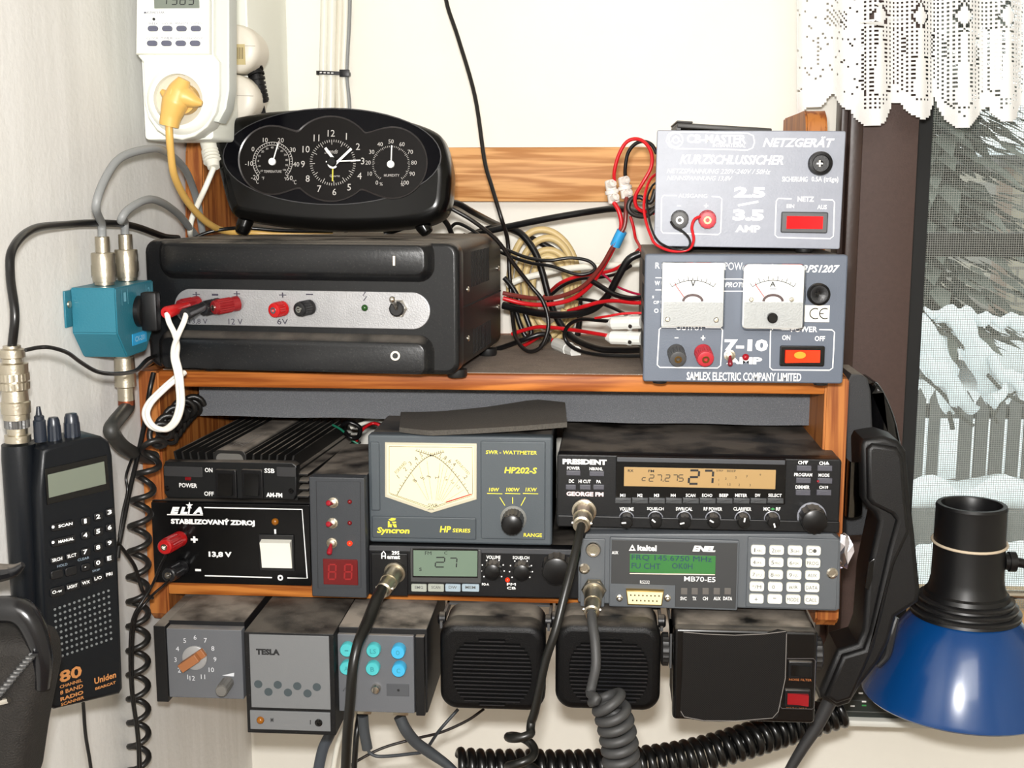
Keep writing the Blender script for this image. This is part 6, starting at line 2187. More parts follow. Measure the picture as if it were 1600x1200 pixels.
for r_ in range(9):
    for c_ in range(12):
        x = 85.5 + c_ * 7.6 + r_ * 0.55
        y = 952 + r_ * 9.4 - c_ * 2.65
        q = d.p(x, y, 0)
        lathe(bm, (q.x, 0.0, q.z), (0, -1, 0), [(0.00075, -0.0002), (0.00075, 0.0003), (0, 0.0003)], 8)
d.part('speaker_holes', bm, mat('hole_grey', (96, 100, 100), 0.5), bd)
bm = B()
skew_text(bm, '80', 110, 1053, 35, 30, 0, 0.03); skew_text(bm, 'CHANNEL', 110.5, 1068, 35, 8, 0, 0.02); skew_text(bm, '8 BAND', 111.5, 1077, 36, 10, 0, 0.02); skew_text(bm, 'RADIO', 112, 1087, 36, 10, 0, 0.04); skew_text(bm, 'SCANNER', 113, 1095, 36, 8, 0, 0.02)
skew_text(bm, 'Uniden', 164, 1059, 34, 16, 0, 0.03); skew_text(bm, 'BEARCAT', 164.5, 1071, 32, 7, 0, 0.03)
d.part('lettering', bm, mat('bronze_ink', (168, 112, 62), 0.5), bd)
# knobs and plug on its top
for nm, px, pt, pb, r_, yy in (('accessory_plug', 63, 640, 684, 0.0033, 0.012), ('squelch_knob', 85, 646, 682, 0.0034, 0.011), ('volume_knob', 113, 640, 680, 0.0040, 0.010)):
    t_, b_ = d.p(px, pt, yy), d.p(px, pb, yy)
    bm = B(); L_ = t_.z - b_.z
    if nm == 'accessory_plug':
        lathe(bm, (b_.x, yy, b_.z - 0.002), (0, 0, 1), [(r_, 0), (r_, L_ * 0.75), (r_ * 0.8, L_ * 0.78), (r_ * 0.8, L_ * 0.9), (r_ * 0.5, L_ * 0.95), (0.001, L_ * 1.25), (0, L_ * 1.25)], 18)
    else:
        lathe(bm, (b_.x, yy, b_.z - 0.002), (0, 0, 1), [(r_ * 1.08, 0), (r_, L_ * 0.65)], 28, 14, 0.04)
        lathe(bm, (b_.x, yy, b_.z - 0.002), (0, 0, 1), [(r_, L_ * 0.65), (r_ * 0.93, L_ * 0.86), (r_ * 0.72, L_), (0, L_ * 1.03)], 28)
    d.part(nm, bm, mat('blue_black_knob', (26, 32, 42), 0.3), bd)
# tower of adapters on the antenna socket
Ml = d.M
base = d.M @ Vector((bt.x, 0.017, zb_ + 0.0004))
root = bpy.data.objects.new('antenna_lead', None); COL.objects.link(root); root.location = base
tag(root, 'black antenna lead with a tall nickel adapter stack on the handheld radio', 'cable')
zp = lambda py: P(30, py, base.y).z - base.z
bm = B()
k = 1.0
prof = [(31, 690), (31, 679), (24, 678), (24, 662), (24, 660), (20, 652)]
prof = [(rp, zp(py)) for rp, py in prof]
s_ = scl(base.y)
lathe(bm, (0, 0, 0), (0, 0, 1), [(0.5 * r * 1.5 * s_ * 0.9, max(0.0, z)) for r, z in prof], 28)
c1 = link_mesh('bnc_adapter', bm, NICKEL, root, 40)
bm = B(); lathe(bm, (0, 0, 0), (0, 0, 1), [(19 * s_, zp(668)), (19 * s_, zp(655))], 40, 20, 0.05)
link_mesh('knurled_ring', bm, mat('grey_knurl', (110, 110, 110), 0.4, 0.8, bump=0.4, bscale=600), c1, 40)
bm = B()
lathe(bm, (0, 0, 0), (0, 0, 1), [(21 * s_, zp(655)), (21 * s_, zp(646)), (23 * s_, zp(645)), (23.5 * s_, zp(628)), (21 * s_, zp(626)), (20 * s_, zp(610)), (22 * s_, zp(608))], 28)
lathe(bm, (0, 0, 0), (0, 0, 1), [(23.5 * s_, zp(608)), (24 * s_, zp(597))], 44, 22, 0.025)
lathe(bm, (0, 0, 0), (0, 0, 1), [(21 * s_, zp(597)), (21 * s_, zp(594))], 24)
lathe(bm, (0, 0, 0), (0, 0, 1), [(24 * s_, zp(594)), (24 * s_, zp(583))], 44, 22, 0.025)
link_mesh('barrel_adapter', bm, NICKEL, root, 40)
bm = B()
lathe(bm, (0, 0, 0), (0, 0, 1), [(23 * s_, zp(583)), (23.5 * s_, zp(568)), (17 * s_, zp(566)), (16 * s_, zp(560)), (20 * s_, zp(558)), (20 * s_, zp(546)), (14 * s_, zp(544)), (14 * s_, zp(540))], 28)
link_mesh('plug_body', bm, NICKEL, root, 40)
bm = B()
q = [Vector((0, 0, zp(544)))] + [P(*a) - base for a in ((23, 490, -0.245), (16, 430, -0.235), (20, 388, -0.225), (52, 358, -0.19), (105, 351, -0.126), (146, 348.5, -0.092), (190, 350, -0.048), (215, 355, -0.022), (238, 363, 0.002), (258, 370, 0.028), (278, 372, 0.05))]
tube(bm, q, 0.0024, 12, 10)
link_mesh('cable_sheath', bm, CABLEB, root, 60)

# ---- black woven pouch on a moulded clip at the lower left
ZPO = -0.335
def pp(px, py, y=ZPO): return P(px, py, y)
d = Dev('radio_pouch', 'black woven pouch with a zip below the handheld radio at the left edge', 'pouch', (pp(-20, 1290).x, ZPO, pp(-20, 1290).z), yaw=0)
po = [(-110, 1015), (-40, 1000), (20, 1000), (48, 1010), (57, 1030), (60, 1060), (50, 1110), (40, 1160), (30, 1230), (10, 1292), (-110, 1292)]
q = [d.p(a, b_, 0) for a, b_ in po]
pts = [(v.x, v.z) for v in q]
bm = B(); slab(bm, pts if area2(pts) > 0 else pts[::-1], 0, 0.03, 0.008, 0.006, nb=4)
wv = mat('woven_nylon', (34, 31, 28), 0.75, spec=0.3, bump=1.0, bscale=1100, var=0.35, vscale=120)
bd = d.part('pouch_body', bm, wv, None, 60)
bm = B()
q = [d.p(a, b_, -0.0016) for a, b_ in ((-30, 1110), (0, 1083), (26, 1052), (50, 1024))]
tube(bm, q, 0.0016, 8)
zi = d.part('zip', bm, mat('zip_silver', (150, 150, 150), 0.35, 0.7), bd)
bm = B()
for i in range(16):
    t = i / 15
    v = q[0].lerp(q[-1], t) if False else spline(q, 5)[min(15, i)]
    box(bm, v.x - 0.0022, v.x + 0.0022, v.y - 0.0020, v.y + 0.0012, v.z - 0.0004, v.z + 0.0004)
d.part('zip_teeth', bm, mat('zip_dark', (50, 50, 50), 0.4), zi)
bm = B(); a_, b_ = d.p(-10, 1100, -0.002), d.p(14, 1094, -0.003)
tube(bm, [a_, (a_ + b_) / 2, b_], 0.0015, 8); d.part('zip_pull', bm, CHROME, zi)
bm = B()
q = [d.p(a, b_, 0.006) for a, b_ in ((-60, 958), (0, 952), (34, 957), (54, 985), (66, 1030), (66, 1075))]
tube(bm, q, [0.006, 0.0065, 0.0065, 0.006, 0.005, 0.0035], 12)
d.part('moulded_clip', bm, mat('clip_gloss', (17, 17, 19), 0.22, spec=0.5))
bm = B(); q = [d.p(a, b_, 0.028) for a, b_ in ((28, 1120), (40, 1160), (42, 1210), (38, 1290))]
tube(bm, q, 0.005, 10, flat=1.8); d.part('strap', bm, mat('strap_black', (20, 18, 22), 0.5))
bm = B(); q = [d.p(a, b_, 0.03) for a, b_ in ((-60, 900), (-10, 896), (20, 892), (36, 882))]
tube(bm, q, [0.005, 0.005, 0.0035, 0.0015], 10); d.part('latch', bm, BLACKP)

# ================================================================ on the right
# ---- handset hanging outside the right upright
YH = -0.012
ho = [(1345, 697), (1350, 687), (1366, 684), (1382, 682), (1405, 690), (1417, 706), (1422, 765), (1430, 835), (1439, 925), (1436, 942), (1401, 965), (1390, 1005), (1375, 1035), (1346, 1072), (1328, 1101), (1309, 1107), (1283, 1092), (1280, 1079), (1309, 1015), (1340, 1006), (1348, 985), (1354, 900), (1372, 815), (1367, 803), (1354, 792), (1347, 780)]
d = Dev('telephone_handset', 'black telephone handset hung on a metal clip outside the right upright', 'handset', (P(1390, 1107, YH).x, YH, P(1310, 1108, YH).z))
q = [d.p(a, b_, 0) for a, b_ in ho]; pts = [(v.x, v.z) for v in q]
bm = B(); slab(bm, pts if area2(pts) > 0 else pts[::-1], 0, 0.038, 0.004, 0.004, nb=4)
M_HS = mat('handset_black', (14, 14, 15), 0.42, spec=0.4, bump=0.35, bscale=1500)
hb = d.part('handset_body', bm, M_HS, None, 45)
ie = [(1353, 700), (1362, 692), (1400, 698), (1410, 712), (1414, 770), (1420, 830), (1397, 880), (1365, 1010), (1330, 1090), (1306, 1098), (1288, 1086), (1315, 1022), (1349, 1012), (1358, 985), (1386, 860), (1399, 812), (1392, 803), (1362, 788), (1354, 778)]
bm = B(); q = [d.p(a, b_, 0) for a, b_ in ie]; p2 = [(v.x, v.z) for v in q]
slab(bm, p2 if area2(p2) > 0 else p2[::-1], -0.0035, 0.002, 0.003, nb=3)
d.part('front_shell', bm, M_HS, hb, 45)
sl = [(1357, 878), (1366, 872), (1363, 905), (1357, 922), (1351, 918)]
bm = B(); q = [d.p(a, b_, 0) for a, b_ in sl]; p2 = [(v.x, v.z) for v in q]
slab(bm, p2 if area2(p2) > 0 else p2[::-1], -0.001, 0.001, 0.0004); d.part('press_switch', bm, BLACKG, hb)
bm = B(); q = [d.p(a, b_, 0.014) for a, b_ in ((1401, 965), (1392, 990), (1386, 1022), (1372, 1040))]
tube(bm, q, [0.002, 0.004, 0.003, 0.002], 10); d.part('key_lever', bm, mat('lever_grey', (36, 36, 37), 0.35), hb)
# its cord, thick where it leaves
q = [d.p(a, b_, 0.016) for a, b_ in ((1298, 1092), (1276, 1135), (1252, 1172), (1228, 1215), (1215, 1260))]
bm = B(); tube(bm, q, [0.0056, 0.0048, 0.0042, 0.0036, 0.0036], 12); d.part('cord', bm, mat('dark_cord', (44, 44, 45), 0.5), None, 60)
# metal clip on the upright
xk = UX[1][1]
d = Dev('hanging_clip', 'bent shiny metal clip on the side of the right upright', 'clip', (xk, -0.004, P(1340, 806, 0).z))
zc0 = P(1340, 712, 0).z - d.o.location.z
xa_ = PX(1353, 1.30, 0) - xk
bm = B()
pr = [(0.0008, 0.030), (0.0008, 0.004), (0.004, -0.001), (xa_ * 0.75, 0.003), (xa_, 0.010), (xa_ + 0.001, 0.022)]
sp2 = [Vector((a, b_, 0)) for a, b_ in pr]
sp2 = spline(sp2, 5)
va = [bm.verts.new((p_.x, p_.y, 0)) for p_ in sp2]; vb = [bm.verts.new((p_.x, p_.y, zc0 - 0.004 * sin(i * pi / (len(sp2) - 1)))) for i, p_ in enumerate(sp2)]
for i in range(len(sp2) - 1):
    bm.faces.new((va[i], va[i + 1], vb[i + 1], vb[i]))
r = bmesh.ops.solidify(bm, geom=bm.faces[:], thickness=0.0008)
d.part('clip_plate', bm, mat('smoky_chrome', (120, 116, 110), 0.18, 1.0), None, 50)

# ---- big dark loudspeaker behind the handset
YB_ = 0.055
d = Dev('horn_speaker', 'large dark loudspeaker with textured flat side behind the handset', 'speaker', (P(1360, 800, YB_).x, YB_, P(1360, 838, YB_).z))
bo = [(1322, 600), (1330, 584), (1347, 585), (1356, 592), (1361, 612), (1365, 700), (1364, 760), (1358, 836), (1322, 838)]
q = [d.p(a, b_, 0) for a, b_ in bo]; pts = [(v.x, v.z) for v in q]
pts = [(max(x, UX[1][1] + 0.0012 - d.o.location.x), z) for x, z in pts]
bm = B(); slab(bm, pts if area2(pts) > 0 else pts[::-1], 0, 0.05, 0.0015)
bd = d.part('flat_side', bm, mat('textured_grey', (44, 45, 47), 0.6, bump=0.8, bscale=1300, dust=0.7))
bo = [(1362, 602), (1372, 599), (1382, 610), (1394, 634), (1404, 662), (1412, 700), (1414, 830), (1362, 836)]
q = [d.p(a, b_, 0.008) for a, b_ in bo]; pts = [(v.x, v.z) for v in spline(q[:6], 4)] + [(q[6].x, q[6].z), (q[7].x, q[7].z)]
bm = B(); slab(bm, pts if area2(pts) > 0 else pts[::-1], 0.008, 0.052, 0.009, nb=4)
d.part('curved_shell', bm, mat('gloss_shell', (8, 8, 9), 0.14, spec=0.5), None, 50)

# ---- blue desk lamp hanging from its arm
YL = 0.035
k = scl(YL)
lo = P(1500, 1083, YL)
d = Dev('desk_lamp', 'desk lamp with shiny blue conical shade and black socket in front of the window', 'lamp', lo, pitch=0)
zz = lambda py: P(1503, py, YL).z - lo.z
M_BLUE = mat('blue_enamel', (5, 56, 110), 0.24, spec=0.5, coat=0.3)
M_SOCK = mat('black_bakelite', (15, 15, 16), 0.38, spec=0.4)
ax = (0, 0, 1)
def lz(py): return zz(py) * 1.0
bm = B()
lathe(bm, (0, 0, 0), ax, [(150 * k, -0.0015), (153 * k, 0.0), (152 * k, 0.003), (100 * k, lz(983)), (88 * k, lz(968)), (76 * k, lz(955)), (74 * k, lz(956)), (86 * k, lz(971)), (98 * k, lz(987)), (150 * k, 0.0005)], 64, close=False)
d.part('shade', bm, M_BLUE, None, 40)
bm = B()
prof = []
rr_ = [(84, 962), (81, 956), (78, 955), (76, 948), (73, 946), (70, 939), (67, 937), (64, 928), (60, 925), (57, 915), (55, 905), (54, 850), (53.5, 800), (54, 795), (52, 791), (46, 791), (44, 795), (44, 812), (0, 814)]
lathe(bm, (0, 0, 0), ax, [(r_ * k, lz(py) + 0.002) for r_, py in rr_], 48)
sk = d.part('socket', bm, M_SOCK, None, 30)
bm = B()
for r_, py in ((80, 957), (74.5, 948), (68.5, 939)):
    lathe(bm, (0, 0, 0), ax, [((r_ + 1) * k, lz(py) + 0.001), ((r_ + 4.5) * k, lz(py) + 0.002), ((r_ + 4.5) * k, lz(py) + 0.0035), ((r_ + 1) * k, lz(py) + 0.0045)], 48)
d.part('socket_fins', bm, mat('fin_black', (24, 24, 25), 0.3, spec=0.5), sk, 40)
bm = B()
q = [Vector((56 * k * cos(a), 56 * k * sin(a), lz(846) + 0.0012 * sin(a))) for a in [i * 2 * pi / 40 for i in range(41)]]
sweep(bm, q, 0.0011, 8)
d.part('rubber_band', bm, mat('rubber_band_tan', (196, 180, 156), 0.6), sk, 60)
# bush, cord, rod and joint on its right
bx_ = 55 * k
bm = B(); lathe(bm, (bx_ - 0.002, -0.006, lz(872)), (1, 0, 0), [(0.0062, 0), (0.0062, 0.003), (0.0074, 0.0032), (0.0074, 0.008), (0.006, 0.0085)], 24)
d.part('cord_bush', bm, M_SOCK, sk)
bm = B(); q = [Vector((bx_ + 0.004, -0.006, lz(872))), Vector((bx_ + 0.014, -0.006, lz(876))), Vector((bx_ + 0.026, -0.002, lz(893))), Vector((bx_ + 0.05, 0.01, lz(905))), Vector((bx_ + 0.12, 0.06, lz(900)))]
tube(bm, q, 0.0036, 12); d.part('cord', bm, CABLEB, sk, 60)
bm = B(); cyl(bm, (52 * k, 0.0, lz(927)), (1, 0, 0), 0.0034, 0.036, 16)
rod = d.part('swivel_rod', bm, CHROME)
bm = B(); sphere(bm, (52 * k + 0.040, 0.0, lz(926)), 0.0095, 18)
jn = d.part('swivel_joint', bm, BLACKG, rod)
bm = B(); tube(bm, [Vector((52 * k + 0.043, 0.0, lz(926))), Vector((0.17, 0.02, lz(880))), Vector((0.30, 0.05, lz(700)))], 0.006, 12)
d.part('arm', bm, mat('arm_grey', (120, 122, 126), 0.35, 0.8))
bm = B(); box(bm, 0.285, 0.32, 0.04, YW - YL - 0.0004, lz(730), lz(660), 0.003)
d.part('wall_bracket', bm, BLACKP)

# ---- router on the sill
yr = 0.146
d = Dev('modem', 'flat dark modem with small lights on the sill behind the blue shade', 'modem', (P(1370, 1115, yr).x, yr, ZS + 0.0003))
x0, z0, x1, z1 = d.rect(1292, 1082, 1452, 1118)
bm = B(); slab(bm, rr(x0, 0, x1, 0.016, 0.001), 0, 0.075, 0.001)
bd = d.part('modem_case', bm, mat('dark_green_grey', (32, 38, 36), 0.5, dust=0.3))
bm = B(); box(bm, x0 + 0.001, x1 - 0.001, -0.0006, 0.0005, 0.005, 0.0058); d.part('seam', bm, mat('seam_grey', (90, 92, 90), 0.5), bd)
for px, py, m_ in ((1332, 1103, INKW), (1350, 1096, INKW), (1345, 1083, INKW), (1350, 1102, mat('green_print'))):
    q = d.p(px, py, 0); bm = B(); box(bm, q.x - 0.0018, q.x + 0.0018, -0.0005, 0.0005, max(q.z, 0.007) - 0.0006, max(q.z, 0.007) + 0.0006); d.part('status_mark', bm, m_, bd)
# ================================================================ mains corner, upper left
YT = -0.022
M_TIM = mat('timer_white', (236, 238, 228), 0.4)
M_TIMG = mat('timer_grey', (190, 194, 188), 0.45)
a, b_ = P(226, 219, 0.0006), P(334, 219, 0.0006)
d = Dev('power_strip', 'white power strip behind the plug-in timer in the corner', 'power strip', ((max(a.x, XL + 0.0006) + b_.x) / 2, 0.0006, a.z))
hw = (b_.x - max(a.x, XL + 0.0006)) / 2
bm = B(); slab(bm, rr(-hw, 0, hw, 0.22, 0.003), 0, 0.06, 0.002)
d.part('strip_body', bm, M_TIM)
YPL = 0.128
x0, z0, x1, _ = d.rect(318, 150, 392, 190, YPL - 0.0006)
bm = B(); slab(bm, rr(-hw, z0, x1, 0.24, 0.003), YPL - 0.0006, YW - 0.0011, 0.002)
box(bm, -hw + 0.002, -hw + 0.03, 0.058, YPL + 0.001, 0.06, 0.2)
d.part('socket_block', bm, M_TIM)
d = Dev('digital_timer', 'white plug-in digital timer with eight grey buttons and a yellow plug in its socket', 'timer', (P(282, 219, YT).x, YT, P(282, 219, YT).z))
out = [(342, 97), (342, 150), (337, 176), (324, 198), (304, 213), (284, 219), (262, 215), (244, 203), (231, 184), (225, 160), (223, 97), (215, 88), (217, -70), (333, -70), (333, 86)]
q = [d.p(a, c, 0) for a, c in out]; pts = [(max(v.x, XL + 0.0008 - d.o.location.x), max(v.z, 0.0)) for v in q]
bm = B(); slab(bm, pts if area2(pts) > 0 else pts[::-1], 0.0, 0.022, 0.002, 0, nb=3)
bd = d.part('timer_body', bm, M_TIM, None, 40)
ax_, cz_, bx_, ez_ = d.rect(333, -70, 358, 200)
bm = B()
pr = [(341, 97), (341, 150), (336, 176), (330, 190), (342, 192), (354, 170), (359, 140), (359, -70), (334, -70), (334, 86)]
q = [d.p(a, c, 0.006) for a, c in pr]; p2 = [(v.x, v.z) for v in q]
slab(bm, p2 if area2(p2) > 0 else p2[::-1], 0.006, 0.022, 0.002, nb=2)
d.part('side_shell', bm, M_TIMG, bd, 40)
up = [(216, 86), (331, 86), (331, -70), (218, -70)]
q = [d.p(a, c, 0) for a, c in up]; p2 = [(max(v.x, XL + 0.001 - d.o.location.x), v.z) for v in q]
bm = B(); slab(bm, p2 if area2(p2) > 0 else p2[::-1], -0.006, 0.002, 0.0025, nb=3)
uf = d.part('upper_front', bm, M_TIM, bd, 40)
TO = -0.006
panel(d, 'display', 240, -22, 311, 13, mat('timer_lcd', (112, 120, 110), 0.35), TO - 0.0005, TO + 0.0005, 0.0004, 0.0003, uf)
bm = B()
for ch, x in (('1', 252), ('3', 268), ('8', 281), ('3', 294)):
    seg7(d, bm, ch, x, -8, x + 8, 7, 1.6, TO - 0.0005, 1)
d.part('display_digits', bm, INKK, uf)
bm = B(); T = d.text
T(bm, 'MASTERCLEAR', 225, 17.5, 257, 21.5, off=TO, bold=0.01)
for row, (y, labs) in enumerate(((35, ('WEEK', 'HOUR', 'MINUTE', 'CONTROL')), (58, ('CLOCK', 'TIMER', 'ON/AUTO/OFF', 'RANDOM')))):
    for i, s_ in enumerate(labs):
        x = 239.5 + i * 22.3 - row * 1.2
        w_ = min(10.5, 1.9 * len(s_))
        T(bm, s_, x - w_, y, x + w_, y + 3.6, off=TO, bold=0.0)
d.part('lettering', bm, mat('blue_grey_ink', (90, 92, 116), 0.6), uf)
led(d, 240.5, 30, 2.2, INKK, uf, TO, 'reset_button')
for y, dx in ((45, 0), (68, -1.2)):
    for i in range(4):
        x = 239.5 + i * 22.3 + dx
        keycap(d, 'button', x - 8, y - 4.5, x + 8, y + 4.2, mat('slate_button', (84, 86, 104), 0.5), 0.0016, 0.0018, uf, TO)
o = d.p(282, 156, 0)
R1 = d.m(39)
bm = B(); lathe(bm, o, (0, -1, 0), [(d.m(54), 0.0), (d.m(50), 0.0032), (d.m(45), 0.0050), (R1, 0.0050), (R1 * 0.97, 0.0002)], 48, close=False)
d.part('socket_ring', bm, M_TIM, bd)
bm = B(); lathe(bm, o, (0, -1, 0), [(R1, 0.0003), (0, 0.0003)], 40, close=False)
d.part('socket_well', bm, mat('socket_grey', (196, 190, 172), 0.5), bd)

# yellow plug and its cord
M_YC = mat('yellow_cable', (212, 170, 92), 0.4)
pb = P(282, 150, YT - 0.012)
root = bpy.data.objects.new('yellow_plug', None); COL.objects.link(root); root.location = pb
tag(root, 'yellow angled mains plug in the white timer, its cord hanging behind the clock', 'plug')
bm = B()
yy = YT - 0.013
tube(bm, [P(a, c, yy) - pb for a, c in ((288, 124), (281, 140), (274, 160), (267, 182), (264, 197))], [0.0042, 0.0076, 0.0092, 0.0072, 0.0066], 18)
tube(bm, [P(a, c, yy) - pb for a, c in ((272, 148), (290, 152), (304, 158), (316, 162))], [0.0082, 0.0072, 0.0046, 0.0016], 16)
tube(bm, [P(a, c, yy + 0.002) - pb for a, c in ((276, 160), (262, 150), (252, 142))], [0.006, 0.004, 0.0015], 12)
cyl(bm, P(282, 154, YT - 0.011) - pb, (0, 1, 0), 0.0105, 0.0095, 24)
link_mesh('plug_body', bm, M_YC, root, 60)
bm = B()
tube(bm, [P(*a) - pb for a in ((264, 192, YT - 0.013), (265, 215, -0.034), (267, 240, -0.030), (272, 273, -0.02), (287, 306, 0.0), (305, 330, 0.02), (327, 350, 0.045), (352, 361, 0.07), (400, 364, 0.085), (450, 366, 0.09), (520, 366, 0.10))], 0.0026, 12, 8)
link_mesh('cord', bm, M_YC, root, 60)

# two round white plugs to its right
for lab, px, py, st in (('round white plug with a tan sticker, upper one right of the timer', 366, 75, True), ('round white plug without sticker, lower one right of the timer', 363, 153, False)):
    y0 = YPL - 0.0385
    d = Dev('round_plug', lab, 'plug', (P(px, py, y0).x, y0, P(px, py, y0).z), group='round white plugs beside the timer')
    r = d.m(37)
    bm = B(); lathe(bm, (0, 0, 0), (0, 1, 0), [(r * 0.5, 0), (r * 0.86, 0.0005), (r * 0.97, 0.003), (r, 0.008), (r, 0.022), (r * 0.92, 0.0375)], 40)
    bd = d.part('plug_body', bm, mat('plug_white', (226, 220, 206), 0.4), None, 50)
    bm = B(); d.line(bm, [(px - 4, py - 4), (px + 33, py - 3)], 0.8, -0.0002); d.part('seam', bm, mat('seam_tan', (170, 160, 146), 0.6), bd)
    if st:
        a, c, b, e = d.rect(363, 69, 383, 101, -0.0002)
        bm = B(); box(bm, a, b, -0.0004, 0.0008, c, e); s_ = d.part('sticker', bm, mat('tan_sticker', (196, 180, 132), 0.6), bd)
        bm = B()
        for i in range(6):
            d.line(bm, [(367 + i * 2.4, 74), (367 + i * 2.4, 92)], 0.9 + 0.5 * (i % 2), -0.0004)
        d.part('bar_marks', bm, mat('brown_print', (120, 106, 76), 0.6), s_)
bm = B()
q = [P(*a) for a in ((386, 90, 0.12), (398, 108, 0.113), (403, 135, 0.113), (408, 160, 0.116))]
tube(bm, q, [0.004, 0.0048, 0.0056, 0.006], 12)
p_ = spline(q, 4)
for k in range(3, len(p_) - 1):
    lathe(bm, p_[k], p_[k] - p_[k - 1], [(0.0066, 0), (0.0066, 0.002), (0.0048, 0.0022)], 14)
tube(bm, [P(404, 145, 0.114), P(409, 172, 0.118), P(416, 200, 0.124), P(430, 260, 0.14), P(450, 330, 0.16)], 0.0028, 10)
tag(link_mesh('mains_cable', bm, BLACKM, None, 50), 'black mains cord with a ribbed grip beside the round white plugs', 'cord')
# white cord and its grip
bm = B()
q = [P(*a) for a in ((334, 262, 0.045), (321, 293, 0.04), (310, 317, 0.045), (300, 342, 0.05), (297, 362, 0.055), (300, 374, 0.075))]
tube(bm, q, 0.0021, 10)
root = Dev('mains_cable', 'white mains cord below the timer, in front of the left upright', 'cord', q[0])
for v in bm.verts: v.co -= q[0]
root.part('cord_sheath', bm, WHITEP, None, 60)
bm = B()
a_, b_ = P(326, 222, 0.055) - q[0], P(334, 262, 0.046) - q[0]
tube(bm, [a_, (a_ + b_) / 2, b_], [0.0066, 0.0058, 0.0046], 12)
for k in range(4):
    t_ = 0.35 + 0.12 * k
    lathe(bm, a_.lerp(b_, t_), b_ - a_, [(0.0070, 0), (0.0070, 0.0014)], 12)
root.part('cord_grip', bm, WHITEP, None, 40)

# bundle of pale cables running up the wall, with a black tie
YBU = 0.236
for i, (x0_, x1_, x2_, r_, m_, lab) in enumerate(((508, 505, 503, 6.3, WHITEP, 'leftmost white cable of the tied bundle above the clock'), (520, 517, 516, 7.6, WHITEP, 'thick white cable in the middle of the tied bundle above the clock'),
                                         (533, 529, 530, 6.2, mat('ivory_cable', (222, 216, 200), 0.4), 'ivory cable third from the left in the tied bundle'), (541, 537, 540, 4.6, WHITEP, 'white cable fourth from the left in the tied bundle'),
                                         (547, 542, 546, 3.2, mat('grey_cable'), 'grey cable at the right edge of the tied bundle'))):
    cable('wall_cable', lab, 'cable', [(x0_, -70, YBU), (x0_ - 1, 20, YBU), (x1_, 100, YBU), (x1_, 125, YBU), (x2_, 175, YBU), (x2_ - 4, 260, YBU), (x2_ - 6, 372, YBU)], r_, m_, 'cables tied together above the clock', seg=12)
d = Dev('cable_tie', 'black slotted cable tie round the pale cables above the clock', 'cable tie', P(520, 115, YBU))
bm = B()
k = scl(YBU)
x0, x1 = -24 * k, 26 * k
n = 28
ra = []
for i in range(n):
    a = 2 * pi * i / n
    x = (x0 + x1) / 2 + (x1 - x0) / 2 * (abs(cos(a)) ** 0.6) * (1 if cos(a) > 0 else -1)
    y = 0.0055 * (abs(sin(a)) ** 0.6) * (1 if sin(a) > 0 else -1)
    ra.append((x, y))
vv = [[bm.verts.new((x * s_, y * s_, z - x * 0.05)) for x, y in ra] for s_, z in ((1.0, -0.0016), (1.06, -0.0016), (1.06, 0.0016), (1.0, 0.0016))]
for a_, c_ in ((0, 1), (1, 2), (2, 3), (3, 0)):
    for i in range(n):
        bm.faces.new((vv[a_][i], vv[a_][(i + 1) % n], vv[c_][(i + 1) % n], vv[c_][i]))
bmesh.ops.recalc_face_normals(bm, faces=bm.faces)
st = d.part('strap', bm, mat('tie_black', (18, 18, 24), 0.4))
bm = B(); box(bm, x1 - 0.0075, x1 + 0.0012, -0.0078, -0.0040, -0.0035, 0.0028, 0.0005); d.part('lock_head', bm, mat('tie_black'))
bm = B()
for i in range(4):
    x = x0 + 0.0045 + i * 0.0034
    box(bm, x - 0.0010, x + 0.0010, -0.0063, -0.0056, -0.0006 - x * 0.05, 0.0006 - x * 0.05)
d.part('strap_slots', bm, mat('slot_pale', (206, 206, 206), 0.6), st)

# ================================================================ leads between the supplies
cable('hanging_lead', 'thin black twin lead hanging from above, looping down right of the large supply', 'cable',
      [(694, -60, 0.21), (697, 0, 0.20), (716, 60, 0.19), (742, 150, 0.17), (757, 250, 0.15), (768, 290, 0.14), (783, 340, 0.13), (793, 375, 0.142), (796, 425, 0.142), (799, 470, 0.140), (802, 505, 0.130), (808, 532, 0.11), (826, 549, 0.10), (846, 541, 0.095), (857, 508, 0.095), (849, 472, 0.098), (829, 446, 0.10), (804, 414, 0.094), (777, 376, 0.086), (740, 346, 0.078), (706, 326, 0.075)],
      3.3, mat('thin_black_lead', (22, 19, 18), 0.35), per=6)
cable('looped_lead', 'flat black twin lead folded in a long loop across the tan cable coil', 'cable',
      [(702, 358, 0.14), (714, 349, 0.135), (735, 358, 0.13), (765, 378, 0.125), (796, 392, 0.12), (826, 403, 0.115), (858, 407, 0.11), (890, 403, 0.11), (918, 407, 0.108), (930, 418, 0.106), (920, 427, 0.104), (898, 428, 0.104), (862, 416, 0.110), (830, 411, 0.117), (796, 400, 0.125), (760, 384, 0.135), (724, 366, 0.14)],
      2.7, CABLEB, 'black leads right of the large supply', per=6)
cable('power_lead', 'thick black cable sloping from behind the clock down to the right', 'cable',
      [(690, 322, 0.12), (712, 317, 0.135), (740, 332, 0.15), (775, 350, 0.196), (806, 362, 0.225), (838, 376, 0.235), (872, 396, 0.238), (900, 430, 0.24), (906, 490, 0.238), (900, 540, 0.225)], 4.8, CABLEB, 'thick black cables crossing the wall')
cable('power_lead', 'thick black cable rising to the right from the clock to the small grey supply', 'cable',
      [(690, 384, 0.165), (728, 372, 0.16), (760, 362, 0.155), (800, 353, 0.15), (860, 341, 0.14), (920, 331, 0.13), (965, 326, 0.11), (1000, 332, 0.09), (1024, 326, 0.075)], 5.4, CABLEB, 'thick black cables crossing the wall')
